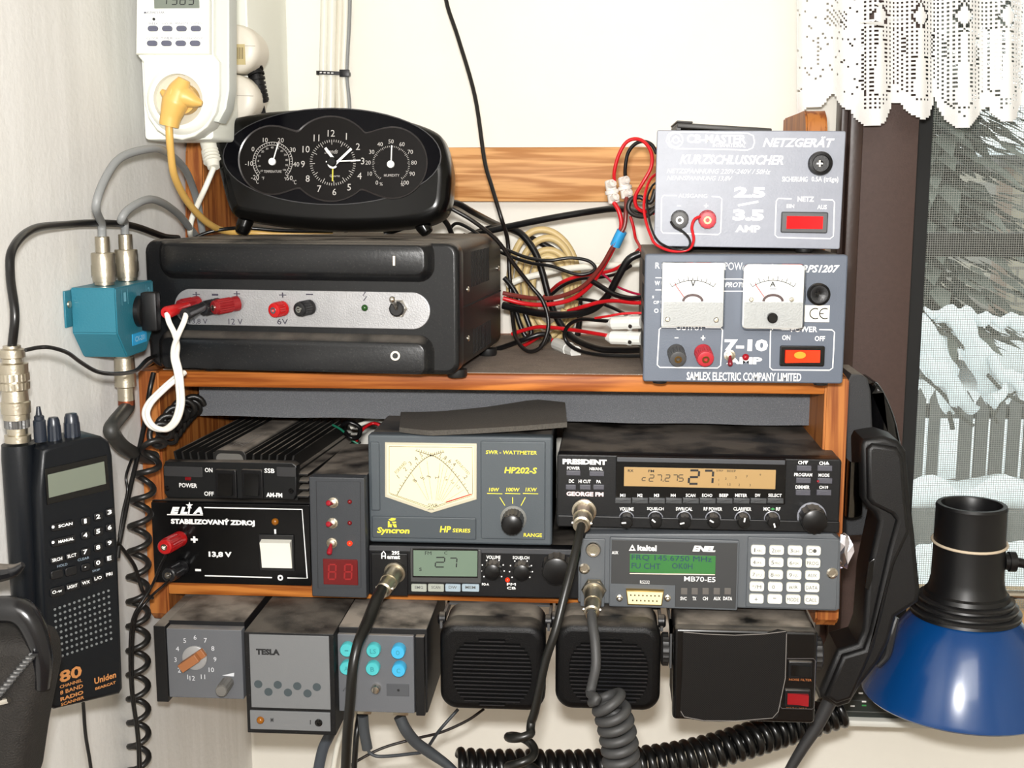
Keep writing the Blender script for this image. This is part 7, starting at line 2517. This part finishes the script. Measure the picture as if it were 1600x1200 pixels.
cable('power_lead', 'thick black cable arching over the tan coil and down to the upper board', 'cable',
      [(722, 374, 0.172), (762, 358, 0.171), (792, 356, 0.167), (815, 366, 0.163), (836, 394, 0.158), (848, 428, 0.153), (858, 466, 0.148), (872, 500, 0.14), (896, 528, 0.13), (936, 545, 0.10), (975, 547, 0.08), (1010, 546, 0.06)], 5.4, CABLEB, 'thick black cables crossing the wall')
cable('power_lead', 'thick black cable leaving the back of the large supply for the metered supply', 'cable',
      [(786, 477, 0.135), (812, 483, 0.13), (846, 490, 0.12), (884, 492, 0.11), (922, 485, 0.10), (948, 464, 0.09), (966, 432, 0.08), (982, 406, 0.075), (1000, 396, 0.075)], 6.0, CABLEB, 'thick black cables crossing the wall')
cable('red_lead', 'bright red lead from the terminal block down to the large supply', 'cable',
      [(959, 316, 0.085), (967, 330, 0.083), (971, 350, 0.083), (967, 368, 0.085), (958, 388, 0.088), (944, 414, 0.095), (922, 446, 0.105), (892, 468, 0.115), (852, 476, 0.121), (818, 474, 0.126), (786, 466, 0.127)], 3.6, REDW, 'red and brown pair')
cable('brown_lead', 'brown lead running beside the bright red lead from the terminal block', 'cable',
      [(979, 308, 0.085), (978, 330, 0.081), (976, 352, 0.080), (969, 366, 0.080), (955, 390, 0.083), (938, 418, 0.09), (910, 448, 0.10), (872, 464, 0.11), (836, 466, 0.119), (806, 462, 0.125), (786, 458, 0.127)], 3.6, mat('brown_wire', (112, 44, 38), 0.35), 'red and brown pair')
bm = B()
q = [P(972, 361, 0.0825), P(966.5, 372, 0.0835), P(961, 384, 0.085)]
tube(bm, q, 0.0040, 14, flat=1.25)
tag(link_mesh('blue_tape', bm, mat('blue_tape', (46, 150, 208), 0.45), None, 60), 'band of blue tape round the red and brown leads', 'tape')
cable('red_lead', 'red lead curling up in a loop above the terminal block', 'cable',
      [(960, 284, 0.085), (960, 268, 0.082), (966, 244, 0.08), (978, 223, 0.078), (993, 217, 0.076), (1008, 223, 0.072), (1018, 240, 0.068), (1017, 262, 0.066), (1004, 286, 0.066), (993, 306, 0.068), (994, 322, 0.07), (1004, 330, 0.072), (1022, 333, 0.075)], 2.9, REDW, 'loops above the terminal block')
cable('black_lead', 'black lead curling up in a loop above the terminal block', 'cable',
      [(977, 278, 0.088), (977, 262, 0.086), (981, 240, 0.084), (991, 226, 0.082), (1004, 221, 0.080), (1018, 226, 0.078), (1026, 240, 0.076)], 2.9, CABLEB, 'loops above the terminal block')
cable('black_lead', 'black lead dipping under the small supply right of the terminal block', 'cable',
      [(1024, 296, 0.075), (1016, 316, 0.074), (1000, 308, 0.074), (986, 312, 0.076), (982, 326, 0.076), (992, 336, 0.074), (1010, 337, 0.07), (1026, 324, 0.068)], 3.8, mat('dark_brown_cable', (34, 28, 26), 0.4))
# terminal block of two poles
d = Dev('terminal_block', 'white two-pole terminal block joining red and black leads by the pine rail', 'connector', P(968, 322, 0.088))
for (a, c, x2, y2) in ((952, 281, 960, 318), (973, 276, 980, 310)):
    p0, p1 = d.p(a, c, 0), d.p(x2, y2, 0)
    ax = (p1 - p0)
    k = ax.length
    bm = B()
    lathe(bm, p0, ax, [(0.0028, 0), (0.0040, 0.001), (0.0042, k * 0.42), (0.0054, k * 0.44), (0.0054, k * 0.58), (0.0042, k * 0.60), (0.0046, k * 0.96), (0.0036, k)], 14)
    for t_ in (0.22, 0.78):
        lathe(bm, p0 + ax * t_ + Vector((0.0, -0.003, 0)), (0.45 if a < 960 else 0.6, -0.7, 0.35), [(0.0030, 0), (0.0030, 0.0042), (0.0018, 0.0044), (0.0016, 0.002), (0, 0.002)], 12)
    d.part('terminal_pole', bm, mat('milky_plastic', (222, 214, 206), 0.4))
# thin red and black twisted pair to the front posts of the small supply
cable('thin_red_lead', 'thin red lead looping under the small supply up to its red terminal', 'cable',
      [(1026, 271, 0.02), (1016, 280, 0.012), (1009, 298, 0.004), (1006, 322, -0.004), (1009, 345, -0.012), (1016, 366, -0.022), (1024, 381, -0.030), (1044, 391, -0.037), (1064, 392.5, -0.040), (1078, 388, -0.040), (1084, 374, -0.036), (1081, 356, -0.032), (1085, 343, -0.030), (1094, 338, -0.0285)], 2.3, REDW, per=6)
cable('thin_black_lead', 'thin black lead from the small supply to its black terminal', 'cable',
      [(1048, 346, -0.029), (1054, 354, -0.031), (1066, 361, -0.033), (1076, 371, -0.036), (1078, 382, -0.042), (1070, 389, -0.047), (1050, 388, -0.045), (1030, 378, -0.035), (1019, 360, -0.024), (1013, 335, -0.012), (1011, 310, -0.002), (1018, 292, 0.01), (1024, 286, 0.02)], 1.8, CABLEB, per=6)
cable('red_lead', 'red lead dropping from behind the small supply into the metered supply', 'cable', [(985, 338, 0.10), (990, 356, 0.098), (993, 372, 0.094), (998, 382, 0.085), (1003, 392, 0.07)], 2.4, REDW, 'red leads entering the metered supply')
cable('red_lead', 'red lead curving from the metered supply corner to the tan coil', 'cable',
      [(1000, 388, 0.088), (984, 404, 0.098), (962, 420, 0.108), (936, 427, 0.118), (902, 432, 0.128), (876, 442, 0.135), (860, 455, 0.158), (848, 466, 0.167)], 2.8, REDW, 'red leads entering the metered supply')
cable('black_lead', 'black lead running just under the red lead to the tan coil', 'cable',
      [(986, 415, 0.104), (966, 427, 0.112), (940, 433, 0.122), (906, 436, 0.132), (880, 446, 0.14), (862, 460, 0.148)], 2.6, CABLEB)
cable('red_lead', 'red lead from the lower white connector back to the large supply', 'cable',
      [(948, 524, 0.055), (924, 520, 0.07), (898, 516, 0.09), (866, 512, 0.105), (840, 511, 0.115), (818, 516, 0.125), (800, 522, 0.13)], 3.1, REDW, 'red leads entering the metered supply')
cable('black_lead', 'black lead from the upper white connector curling to the board', 'cable',
      [(952, 502, 0.055), (930, 500, 0.066), (908, 499, 0.08), (890, 507, 0.09), (882, 522, 0.096), (888, 537, 0.095), (906, 548, 0.085), (936, 554, 0.07), (975, 556, 0.06), (1012, 556, 0.05)], 3.1, CABLEB)
cable('red_lead', 'red lead entering the left side of the metered supply, middle height', 'cable',
      [(1008, 473, 0.05), (988, 473, 0.06), (962, 470, 0.075), (938, 472, 0.09), (912, 479, 0.10), (888, 486, 0.115)], 3.2, REDW, 'red leads entering the metered supply')
cable('black_lead', 'black lead entering the metered supply just above the red one', 'cable',
      [(1008, 464, 0.05), (984, 466, 0.062), (960, 460, 0.078), (938, 447, 0.09), (920, 436, 0.10)], 4.2, CABLEB)
cable('red_lead', 'thin red lead sagging into the metered supply above the black lead', 'cable',
      [(1008, 462, 0.07), (984, 456, 0.085), (962, 446, 0.10), (944, 430, 0.115), (930, 426, 0.12)], 1.9, mat('crimson_wire', (176, 20, 62), 0.35), 'red leads entering the metered supply')
cable('black_lead', 'thin black lead sloping from the red loops to the metered supply', 'cable',
      [(896, 466, 0.14), (926, 470, 0.12), (950, 478, 0.11), (968, 486, 0.10), (984, 494, 0.08), (1002, 498, 0.065)], 2.8, CABLEB)
cable('red_lead', 'thin red lead lying over the upper white connector', 'cable', [(930, 497, 0.06), (950, 494, 0.05), (974, 490, 0.044), (1006, 489, 0.04)], 2.0, REDW, 'red leads entering the metered supply')
cable('black_lead', 'black lead lying on the board, right behind the large supply', 'cable', [(766, 548, 0.13), (790, 541, 0.125), (820, 530, 0.115), (846, 522, 0.115), (858, 527, 0.12), (846, 540, 0.14)], 4.2, CABLEB)
cable('red_lead', 'red lead in a low bend on the board behind the large supply', 'cable', [(800, 548, 0.16), (824, 537, 0.15), (846, 524, 0.14), (858, 528, 0.142), (870, 538, 0.136)], 3.2, REDW, 'red leads on the upper board')
cable('black_lead', 'thick black lead doubled back below the hanging lead', 'cable', [(788, 434, 0.14), (800, 448, 0.138), (812, 470, 0.136), (824, 500, 0.134), (830, 520, 0.132), (822, 526, 0.131), (812, 506, 0.133), (802, 470, 0.138)], 4.0, CABLEB)
for lab, pa, pb_ in (('upper white inline connector left of the metered supply', (949, 505), (1003, 503)), ('lower white inline connector left of the metered supply', (947, 527), (1003, 529)), ('small white connector lying on the board at the end of a red lead', (866, 536), (900, 550))):
    p0, p1 = P(pa[0], pa[1], 0.058 if pa[0] > 900 else 0.138), P(pb_[0], pb_[1], 0.045 if pa[0] > 900 else 0.10)
    d = Dev('inline_connector', lab, 'connector', p0, group='white inline connectors')
    ax = p1 - p0; k = ax.length
    bm = B(); lathe(bm, (0, 0, 0), ax, [(0.0022, 0), (0.0034, 0.002), (0.0052, 0.005), (0.0052, k * 0.62), (0.0058, k * 0.63), (0.0058, k * 0.70), (0.0052, k * 0.71), (0.0050, k)], 12)
    d.part('connector_shell', bm, mat('frosted_plastic', (222, 222, 216), 0.3, spec=0.6), None, 20)
    bm = B(); lathe(bm, ax * 0.66 + Vector((0, -0.0046, -0.0022)), (0, -1, -0.2), [(0.0016, 0), (0.0014, 0.0016), (0, 0.0016)], 10); d.part('rivet', bm, mat('rivet_dark', (60, 56, 52), 0.4, 0.8))
cable('white_cable', 'white cable lying across the tan coil towards the metered supply', 'cable', [(792, 446, 0.17), (814, 436, 0.17), (846, 428, 0.174), (884, 420, 0.168), (930, 416, 0.16), (975, 414, 0.15), (1006, 412, 0.14)], 5.2, WHITEP)
# tan cable coiled against the wall
bm = B()
pts = []
for lp in range(4):
    rx, ry = 54 - 9 * lp, 92 - 12 * lp
    for i in range(14):
        a = 2 * pi * i / 14
        wob = 3 * sin(lp * 2.1 + i)
        pts.append(P(850 + lp * 3 + rx * cos(a) * (1 + 0.10 * sin(a)), 452 + lp * 2 - ry * sin(a) + wob, 0.215 - 0.008 * lp - 0.006 * (i / 14)))
tube(bm, pts, 0.0031, 10, 5)
tag(link_mesh('coiled_cable', bm, mat('tan_cable', (208, 184, 130), 0.45), None, 60), 'tan cable coiled in an upright oval against the wall', 'cable')
# cables lying behind the clock on the large supply
cable('black_lead', 'black lead curving from behind the left clock foot to the corner', 'cable', [(300, 374, 0.05), (322, 364, 0.055), (350, 358, 0.06), (385, 356, 0.07), (440, 360, 0.075), (520, 361, 0.075)], 2.8, CABLEB)
cable('power_lead', 'black cable looping up behind the right clock foot', 'cable', [(600, 366, 0.10), (640, 352, 0.105), (668, 336, 0.11), (686, 338, 0.115), (700, 352, 0.12), (709, 376, 0.13)], 4.2, CABLEB)

# white twin lead with red and black banana plugs
d = Dev('twin_lead', 'white twin lead plugged into the left terminals, hanging over the shelf edge', 'cable', P(275, 492, -0.055))
o_ = d.o.location
for nm, (a, c, ya), (x2, y2, yb_), m_ in (('red_plug', (292, 478, -0.052), (259, 489, -0.080), M_POSTR), ('black_plug', (316, 480, -0.052), (288, 492, -0.074), M_POSTK)):
    p0, p1 = P(a, c, ya) - o_, P(x2, y2, yb_) - o_
    k = (p1 - p0).length
    bm = B(); lathe(bm, p0, p1 - p0, [(0.0030, 0), (0.0032, k * 0.1), (0.0036, k * 0.5), (0.0042, k * 0.96), (0.0036, k), (0.0014, k), (0.001, k * 0.94), (0, k * 0.94)], 20)
    d.part(nm, bm, m_)
w1 = [(261, 490, -0.079), (264, 503, -0.082), (272, 520, -0.080), (277, 540, -0.075), (276, 558, -0.073), (281, 580, -0.073)]
w2 = [(291, 491, -0.073), (287, 504, -0.078), (279, 522, -0.079), (272, 542, -0.076), (271, 560, -0.074), (276, 582, -0.074)]
tail = [(281, 604, -0.073), (282, 632, -0.071), (274, 658, -0.069), (258, 671, -0.066), (238, 666, -0.064), (228, 648, -0.062), (234, 630, -0.058), (252, 611, -0.054), (270, 595, -0.050), (286, 582, -0.040)]
for w_, dx in ((w1, 2.5), (w2, -2.5)):
    bm = B(); q = [P(*a) - o_ for a in w_] + [P(a + dx, c, y + 0.0012 * (dx < 0)) - o_ for a, c, y in tail]
    tube(bm, q, 0.0019, 10); d.part('wire', bm, mat('white_flex', (236, 232, 222), 0.4), None, 60)

# ================================================================ cords at the left
bm = B()
path = [P(*a) for a in ((306, 632, 0.045), (285, 640, 0.02), (262, 664, -0.015), (242, 690, -0.045), (232, 730, -0.052), (222, 780, -0.054), (217, 860, -0.056), (216, 960, -0.056), (216, 1060, -0.056), (217, 1160, -0.056), (218, 1270, -0.056))]
sweep(bm, coil_path(path, 0.0068, 0.0182, 18), 0.0022, 8)
tag(link_mesh('coiled_cable', bm, mat('coil_black', (26, 25, 24), 0.38, spec=0.5), None, 60), 'black coiled cord stretched down the left side of the shelf', 'cord')
bm = B()
path = [P(*a) for a in ((322, 626, 0.075), (296, 640, 0.05), (272, 668, 0.01), (258, 690, -0.012))]
sweep(bm, coil_path(path, 0.0065, 0.0105, 18, 1.0), 0.0018, 8)
tag(link_mesh('coiled_cable', bm, mat('coil_black'), None, 60), 'short bunch of black coiled cord on the amplifier under the foam strip', 'cord')
cable('shelf_edge_lead', 'straight black lead running down the outer edge of the left upright', 'cable', [(240, 582, -0.018), (234, 610, -0.02), (228, 650, -0.03), (218, 700, -0.045), (204, 760, -0.065), (194, 810, -0.08), (186, 852, -0.09), (184, 872, -0.094)], 4.0, CABLEB)
cable('thin_lead', 'thin black lead beside the straight lead right of the handheld radio', 'cable', [(214, 700, -0.048), (204, 722, -0.06), (197, 745, -0.07), (199, 768, -0.072), (192, 800, -0.08), (186, 840, -0.088)], 2.4, CABLEB)
cable('thin_lead', 'thin black lead looping from the handheld radio into the coiled cord', 'cable', [(184, 848, -0.092), (198, 866, -0.082), (210, 884, -0.074), (217, 905, -0.070), (224, 925, -0.068), (238, 934, -0.055)], 3.2, CABLEB)
cable('terminal_lead', 'thin black lead from the red terminal of the glossy supply, down the coiled cord', 'cable', [(259, 868, -0.034), (250, 886, -0.044), (238, 914, -0.064), (222, 940, -0.074), (209, 962, -0.077), (204, 990, -0.077), (203, 1040, -0.077), (206, 1090, -0.077), (213, 1140, -0.076), (216, 1190, -0.076), (214, 1270, -0.076)], 2.4, CABLEB, 'leads from the glossy supply')
cable('terminal_lead', 'thin black lead from the black terminal of the glossy supply, joining the first', 'cable', [(264, 907, -0.032), (252, 918, -0.044), (240, 928, -0.060), (226, 944, -0.069), (213, 964, -0.071), (208, 1000, -0.071), (208, 1080, -0.071), (218, 1160, -0.070), (222, 1270, -0.070)], 2.4, CABLEB, 'leads from the glossy supply')
cable('switch_lead', 'black twin lead from the nickel adapter stack past the antenna switch plug', 'cable', [(40, 547, -0.252), (60, 543, -0.245), (79, 543, -0.24), (105, 551, -0.225), (126, 566, -0.20), (150, 580, -0.175), (172, 584, -0.155), (196, 583, -0.125), (214, 578, -0.10), (230, 562, -0.06), (244, 556, -0.02)], 3.4, CABLEB)
cable('scanner_lead', 'thin black lead hanging from the bottom of the handheld radio', 'cable', [(130, 1098, -0.225), (131, 1112, -0.225), (134, 1150, -0.225), (142, 1200, -0.225), (150, 1280, -0.225)], 3.0, CABLEB)

# ================================================================ microphone leads at the front
def mic_plug(d, o, e, k=1.0):
    """metal plug from its socket o to the cord end e"""
    ax = (e - o); L_ = ax.length
    bm = B()
    lathe(bm, o, ax, [(0.0088 * k, 0), (0.0088 * k, 0.0022), (0.0074 * k, 0.0026)], 32)
    lathe(bm, o, ax, [(0.0072 * k, 0.0024), (0.0070 * k, L_ * 0.5)], 40, 20, 0.015)
    lathe(bm, o, ax, [(0.0064 * k, L_ * 0.5), (0.0056 * k, L_ * 0.6), (0.0056 * k, L_ * 0.64), (0.0062 * k, L_ * 0.66), (0.0062 * k, L_ * 0.86), (0.0048 * k, L_ * 0.88), (0.0046 * k, L_)], 28)
    p = d.part('plug', bm, NICKEL)
    s_ = ax.normalized()
    u_ = frame_of(s_)[1]
    bm = B()
    for q in (1, -1):
        lathe(bm, o + s_ * L_ * 0.76 + u_ * q * 0.0058 * k, u_ * q, [(0.0012, 0), (0.0012, 0.0012), (0, 0.0014)], 10)
    d.part('clamp_screw', bm, CHROME, p)
o = P(618, 893, RY); e = P(596, 927, -0.055)
d = Dev('microphone_lead', 'black microphone lead from the compact radio, hanging past the turquoise buttons', 'cable', o)
mic_plug(d, Vector((0, -0.0006, 0)), e - o, 0.9)
bm = B(); tube(bm, [P(*a) - o for a in ((597, 919, -0.054), (588, 938, -0.064), (577, 966, -0.076), (567, 988, -0.088), (558, 1010, -0.098), (551, 1046, -0.104), (547, 1100, -0.104), (542, 1160, -0.10), (538, 1260, -0.09))], [0.0037, 0.0043, 0.0043, 0.0040, 0.0034, 0.0034, 0.0034, 0.0034, 0.0034], 14)
d.part('cord', bm, mat('mic_cord_black', (20, 20, 18), 0.35), None, 60)
o = P(913, 797, QY); e = P(908, 824, -0.062)
d = Dev('microphone_lead', 'glossy black microphone lead crossing between the two slotted speakers, coiled at its end', 'cable', o)
mic_plug(d, Vector((0, -0.0006, 0)), e - o, 0.98)
bm = B()
q = [P(*a) - o for a in ((909, 818, -0.060), (904, 842, -0.070), (894, 884, -0.082), (882, 930, -0.092), (868, 985, -0.100), (853, 1030, -0.102), (843, 1075, -0.102), (836, 1110, -0.100), (828, 1134, -0.097))]
st = resample(spline(q, 10), 0.003)
cp = coil_path([P(*a) - o for a in ((816, 1138, -0.097), (815, 1160, -0.097), (814, 1184, -0.097), (820, 1215, -0.098))], 0.0092, 0.0185, 20, 2.4)
sweep(bm, resample(spline(st[:-1] + [st[-1].lerp(cp[0], 0.5)] + cp, 3), 0.0016), 0.0030, 10)
d.part('cord', bm, mat('mic_cord_black'), None, 60)
o = P(928, 921, IY - 0.0012); e = P(924, 962, -0.066)
d = Dev('microphone_lead', 'dark grey microphone lead from the keypad radio, tightly coiled at the bottom', 'cable', o)
bm = B(); lathe(bm, (0, -0.0002, 0), (0, -1, 0), [(0.0088, 0), (0.0088, 0.002), (0.0080, 0.003), (0, 0.003)], 6); d.part('hex_nut', bm, NICKEL)
mic_plug(d, Vector((0, -0.002, 0)), e - o, 0.86)
bm = B()
q = [P(*a) - o for a in ((924, 956, -0.064), (926, 976, -0.072), (930, 1005, -0.080), (931, 1040, -0.086), (925, 1070, -0.088), (922, 1086, -0.090))]
st = resample(spline(q, 10), 0.003)
cp = coil_path([P(*a) - o for a in ((944, 1084, -0.090), (954, 1104, -0.092), (962, 1132, -0.092), (968, 1166, -0.092), (973, 1215, -0.092), (976, 1250, -0.092))], 0.0098, 0.0078, 20, 3.2)
sweep(bm, resample(spline(st + cp, 3), 0.0016), 0.0034, 10)
d.part('cord', bm, mat('dark_grey_rubber', (58, 58, 58), 0.55), None, 60)
# long coiled cord lying across the bottom
bm = B()
path = [P(*a) for a in ((716, 1196, -0.02), (760, 1199, -0.018), (830, 1199, -0.015), (900, 1200, -0.012), (1000, 1194, -0.006), (1080, 1182, 0.002), (1160, 1160, 0.012), (1240, 1134, 0.032), (1320, 1108, 0.044))]
sweep(bm, coil_path(path, 0.0105, 0.0074, 20, 0.3), 0.0032, 10)
tag(link_mesh('coiled_cable', bm, mat('coil_gloss', (14, 14, 14), 0.28, spec=0.5), None, 60), 'long shiny black coiled cord lying across the bottom, under the speakers', 'cord')
# leads under the button module
bm = B()
YD = -0.03
q = [P(*a) for a in ((567, 1118, YD), (569, 1142, YD), (574, 1170, YD))]
tube(bm, q, 0.0040, 12); tube(bm, [q[-1], P(580, 1178, YD), P(596, 1182, YD), P(640, 1178, YD + 0.01), (P(664, 1172, YD + 0.02)), P(686, 1142, 0.02), P(716, 1108, 0.03)], 0.0013, 8)
tag(link_mesh('module_lead', bm, mat('sleeve_grey', (58, 62, 66), 0.5), None, 60), 'grey-sleeved lead with a thin tail, left plug of the button box', 'cable')
bm = B()
q = [P(*a) for a in ((624, 1119, YD), (634, 1140, YD), (650, 1160, YD + 0.004), (672, 1176, YD + 0.008), (700, 1196, YD + 0.010), (718, 1215, YD + 0.01))]
tube(bm, q, [0.0044, 0.0044, 0.0042, 0.0042, 0.0034, 0.0034], 12)
tag(link_mesh('module_lead', bm, mat('sleeve_grey'), None, 60), 'thick dark grey lead from the right plug of the button box', 'cable')
cable('thin_brown_lead', 'thin brown and black lead slanting under the left slotted speaker', 'cable', [(520, 1215, 0.0), (560, 1188, 0.0), (600, 1168, 0.005), (650, 1154, 0.01), (690, 1144, 0.02), (730, 1126, 0.03), (756, 1108, 0.04)], 2.4, mat('dark_brown_cable'))
cable('grey_flat_lead', 'wide dark grey lead hanging behind the box with aluminium plates', 'cable', [(528, 1120, 0.03), (514, 1150, 0.03), (502, 1180, 0.03), (488, 1260, 0.03)], 9.5, mat('slate_cable', (66, 72, 80), 0.5), flat=0.6)
cable('white_cable', 'white cable hanging under the lower board, left of the microphone lead', 'cable', [(552, 1090, 0.05), (540, 1130, 0.05), (526, 1170, 0.05), (512, 1260, 0.05)], 4.6, WHITEP, 'white cables under the button box')
cable('white_cable', 'white cable just right of the other one behind the microphone lead', 'cable', [(566, 1090, 0.05), (552, 1130, 0.05), (538, 1170, 0.05), (524, 1260, 0.05)], 4.2, mat('ivory_cable'), 'white cables under the button box')
cable('black_lead', 'second black lead hanging beside the compact radio microphone lead', 'cable', [(566, 1085, 0.02), (561, 1120, 0.0), (556, 1160, -0.01), (550, 1260, -0.01)], 5.0, CABLEB)
# clutter of small wires between amplifier and meter
for i, (lab, m_, pts, r_) in enumerate((
        ('small red wire in the gap left of the cross-needle meter', REDW, [(556, 690, 0.10), (566, 672, 0.11), (580, 662, 0.12), (592, 664, 0.12), (600, 676, 0.12)], 2.6),
        ('small white wire in the gap left of the cross-needle meter', WHITEP, [(548, 668, 0.13), (566, 662, 0.13), (584, 656, 0.13), (604, 660, 0.13)], 3.4),
        ('black wire loop in the gap left of the cross-needle meter', CABLEB, [(534, 664, 0.09), (546, 660, 0.095), (562, 668, 0.095), (560, 682, 0.09), (548, 684, 0.085), (540, 676, 0.09)], 3.6),
        ('thin green wire in the gap left of the cross-needle meter', mat('green_wire', (30, 110, 84), 0.4), [(520, 664, 0.11), (534, 672, 0.105), (548, 686, 0.10), (560, 694, 0.10)], 2.0))):
    cable('small_wire', lab, 'wire', pts, r_, m_, 'small wires left of the cross-needle meter')

# ================================================================ lace curtain
YC = 0.185
kc = scl(YC)
EDGE = [(1240, 196), (1246, 192), (1252, 182), (1258, 169), (1283, 168), (1290, 158), (1297, 148), (1303, 148), (1310, 160), (1320, 168), (1332, 172), (1340, 186), (1352, 197), (1370, 198), (1382, 190), (1390, 172), (1394, 162), (1408, 161), (1415, 172), (1425, 180), (1440, 188), (1452, 183), (1460, 165), (1464, 148), (1470, 168), (1482, 190), (1497, 202), (1512, 198), (1525, 185), (1535, 172), (1545, 165), (1550, 178), (1562, 190), (1575, 192), (1588, 184), (1595, 168), (1602, 162), (1616, 182), (1632, 198), (1650, 190), (1664, 165), (1680, 186), (1700, 196), (1720, 180)]
def edge(x):
    for (x0_, y0_), (x1_, y1_) in zip(EDGE, EDGE[1:]):
        if x0_ <= x <= x1_:
            return y0_ + (y1_ - y0_) * (x - x0_) / (x1_ - x0_)
    return 180
CS = 3.3
NX, NY_ = int((1716 - 1244) / CS), int((210 + 110) / CS)
DROPS = [(1373, 46, 150, 15, 0), (1437, 44, 152, 14, 1), (1503, 50, 166, 14, 1), (1572, 44, 156, 14, 1), (1640, 48, 160, 14, 1)]
def lace(x, y, i, j):
    """1 solid, 0 hole"""
    e_ = edge(x)
    if e_ - y < 26 and not (abs(e_ - y - 20) < 2.0 and i % 3 == 0 and x > 1320):
        return 1
    for cx, y0_, y1_, r_, full in DROPS:
        if y0_ <= y <= y1_:
            t = (y - y0_) / (y1_ - y0_)
            hw_ = 5 + (r_ - 5) * t ** 1.2
            if t > 0.88: hw_ *= sqrt(max(0.0, 1 - ((t - 0.88) / 0.12) ** 2))
            dx = abs(x - cx)
            if dx < hw_ - 1.8: return 1
            if dx < hw_ + 1.8: return 0 if (j % 2 == 0) else 1
            if hw_ + 10 < dx < hw_ + 13 + 10 * (1 - t): 
                if abs(dx - hw_ - 12 - 8 * (1 - t)) < 1.7: return 0 if j % 2 else 1
        q = abs(x - cx) / 15 + abs(y - 26) / 24
        if q < 0.8: return 1
        if q < 1.08: return 0
    if x < 1345:
        if 14 < y < 42 and 1290 < x < 1325 and (i * 7 + j * 5) % 3 == 0: return 0
        return 0 if (i * 13 + j * 29 + (i * j) % 7) % 19 == 0 else 1
    return 0 if (i % 2 == 0 and j % 2 == 0) else 1
bm = B()
grid = {}
def gv(i, j):
    if (i, j) not in grid:
        x, y = 1244 + i * CS, -110 + j * CS
        p_ = P(x, y, YC)
        yy = YC + 0.006 * sin(x / 11.0) + 0.003 * sin(x / 23.0 + 1)
        grid[i, j] = bm.verts.new((p_.x, yy, p_.z))
    return grid[i, j]
for i in range(NX):
    for j in range(NY_):
        x, y = 1244 + (i + 0.5) * CS, -110 + (j + 0.5) * CS
        if y > edge(x): continue
        if lace(x, y, i, j):
            bm.faces.new((gv(i, j), gv(i, j + 1), gv(i + 1, j + 1), gv(i + 1, j)))
bmesh.ops.recalc_face_normals(bm, faces=bm.faces)
bmesh.ops.solidify(bm, geom=bm.faces[:], thickness=0.0005)
tag(link_mesh('lace_curtain', bm, mat('lace_cotton', (238, 238, 236), 0.85, bump=0.5, bscale=900), None, 0), 'short white lace curtain with scalloped edge hanging before the window', 'curtain')

# the lettering helper is not part of the room
bpy.data.objects.remove(_to)
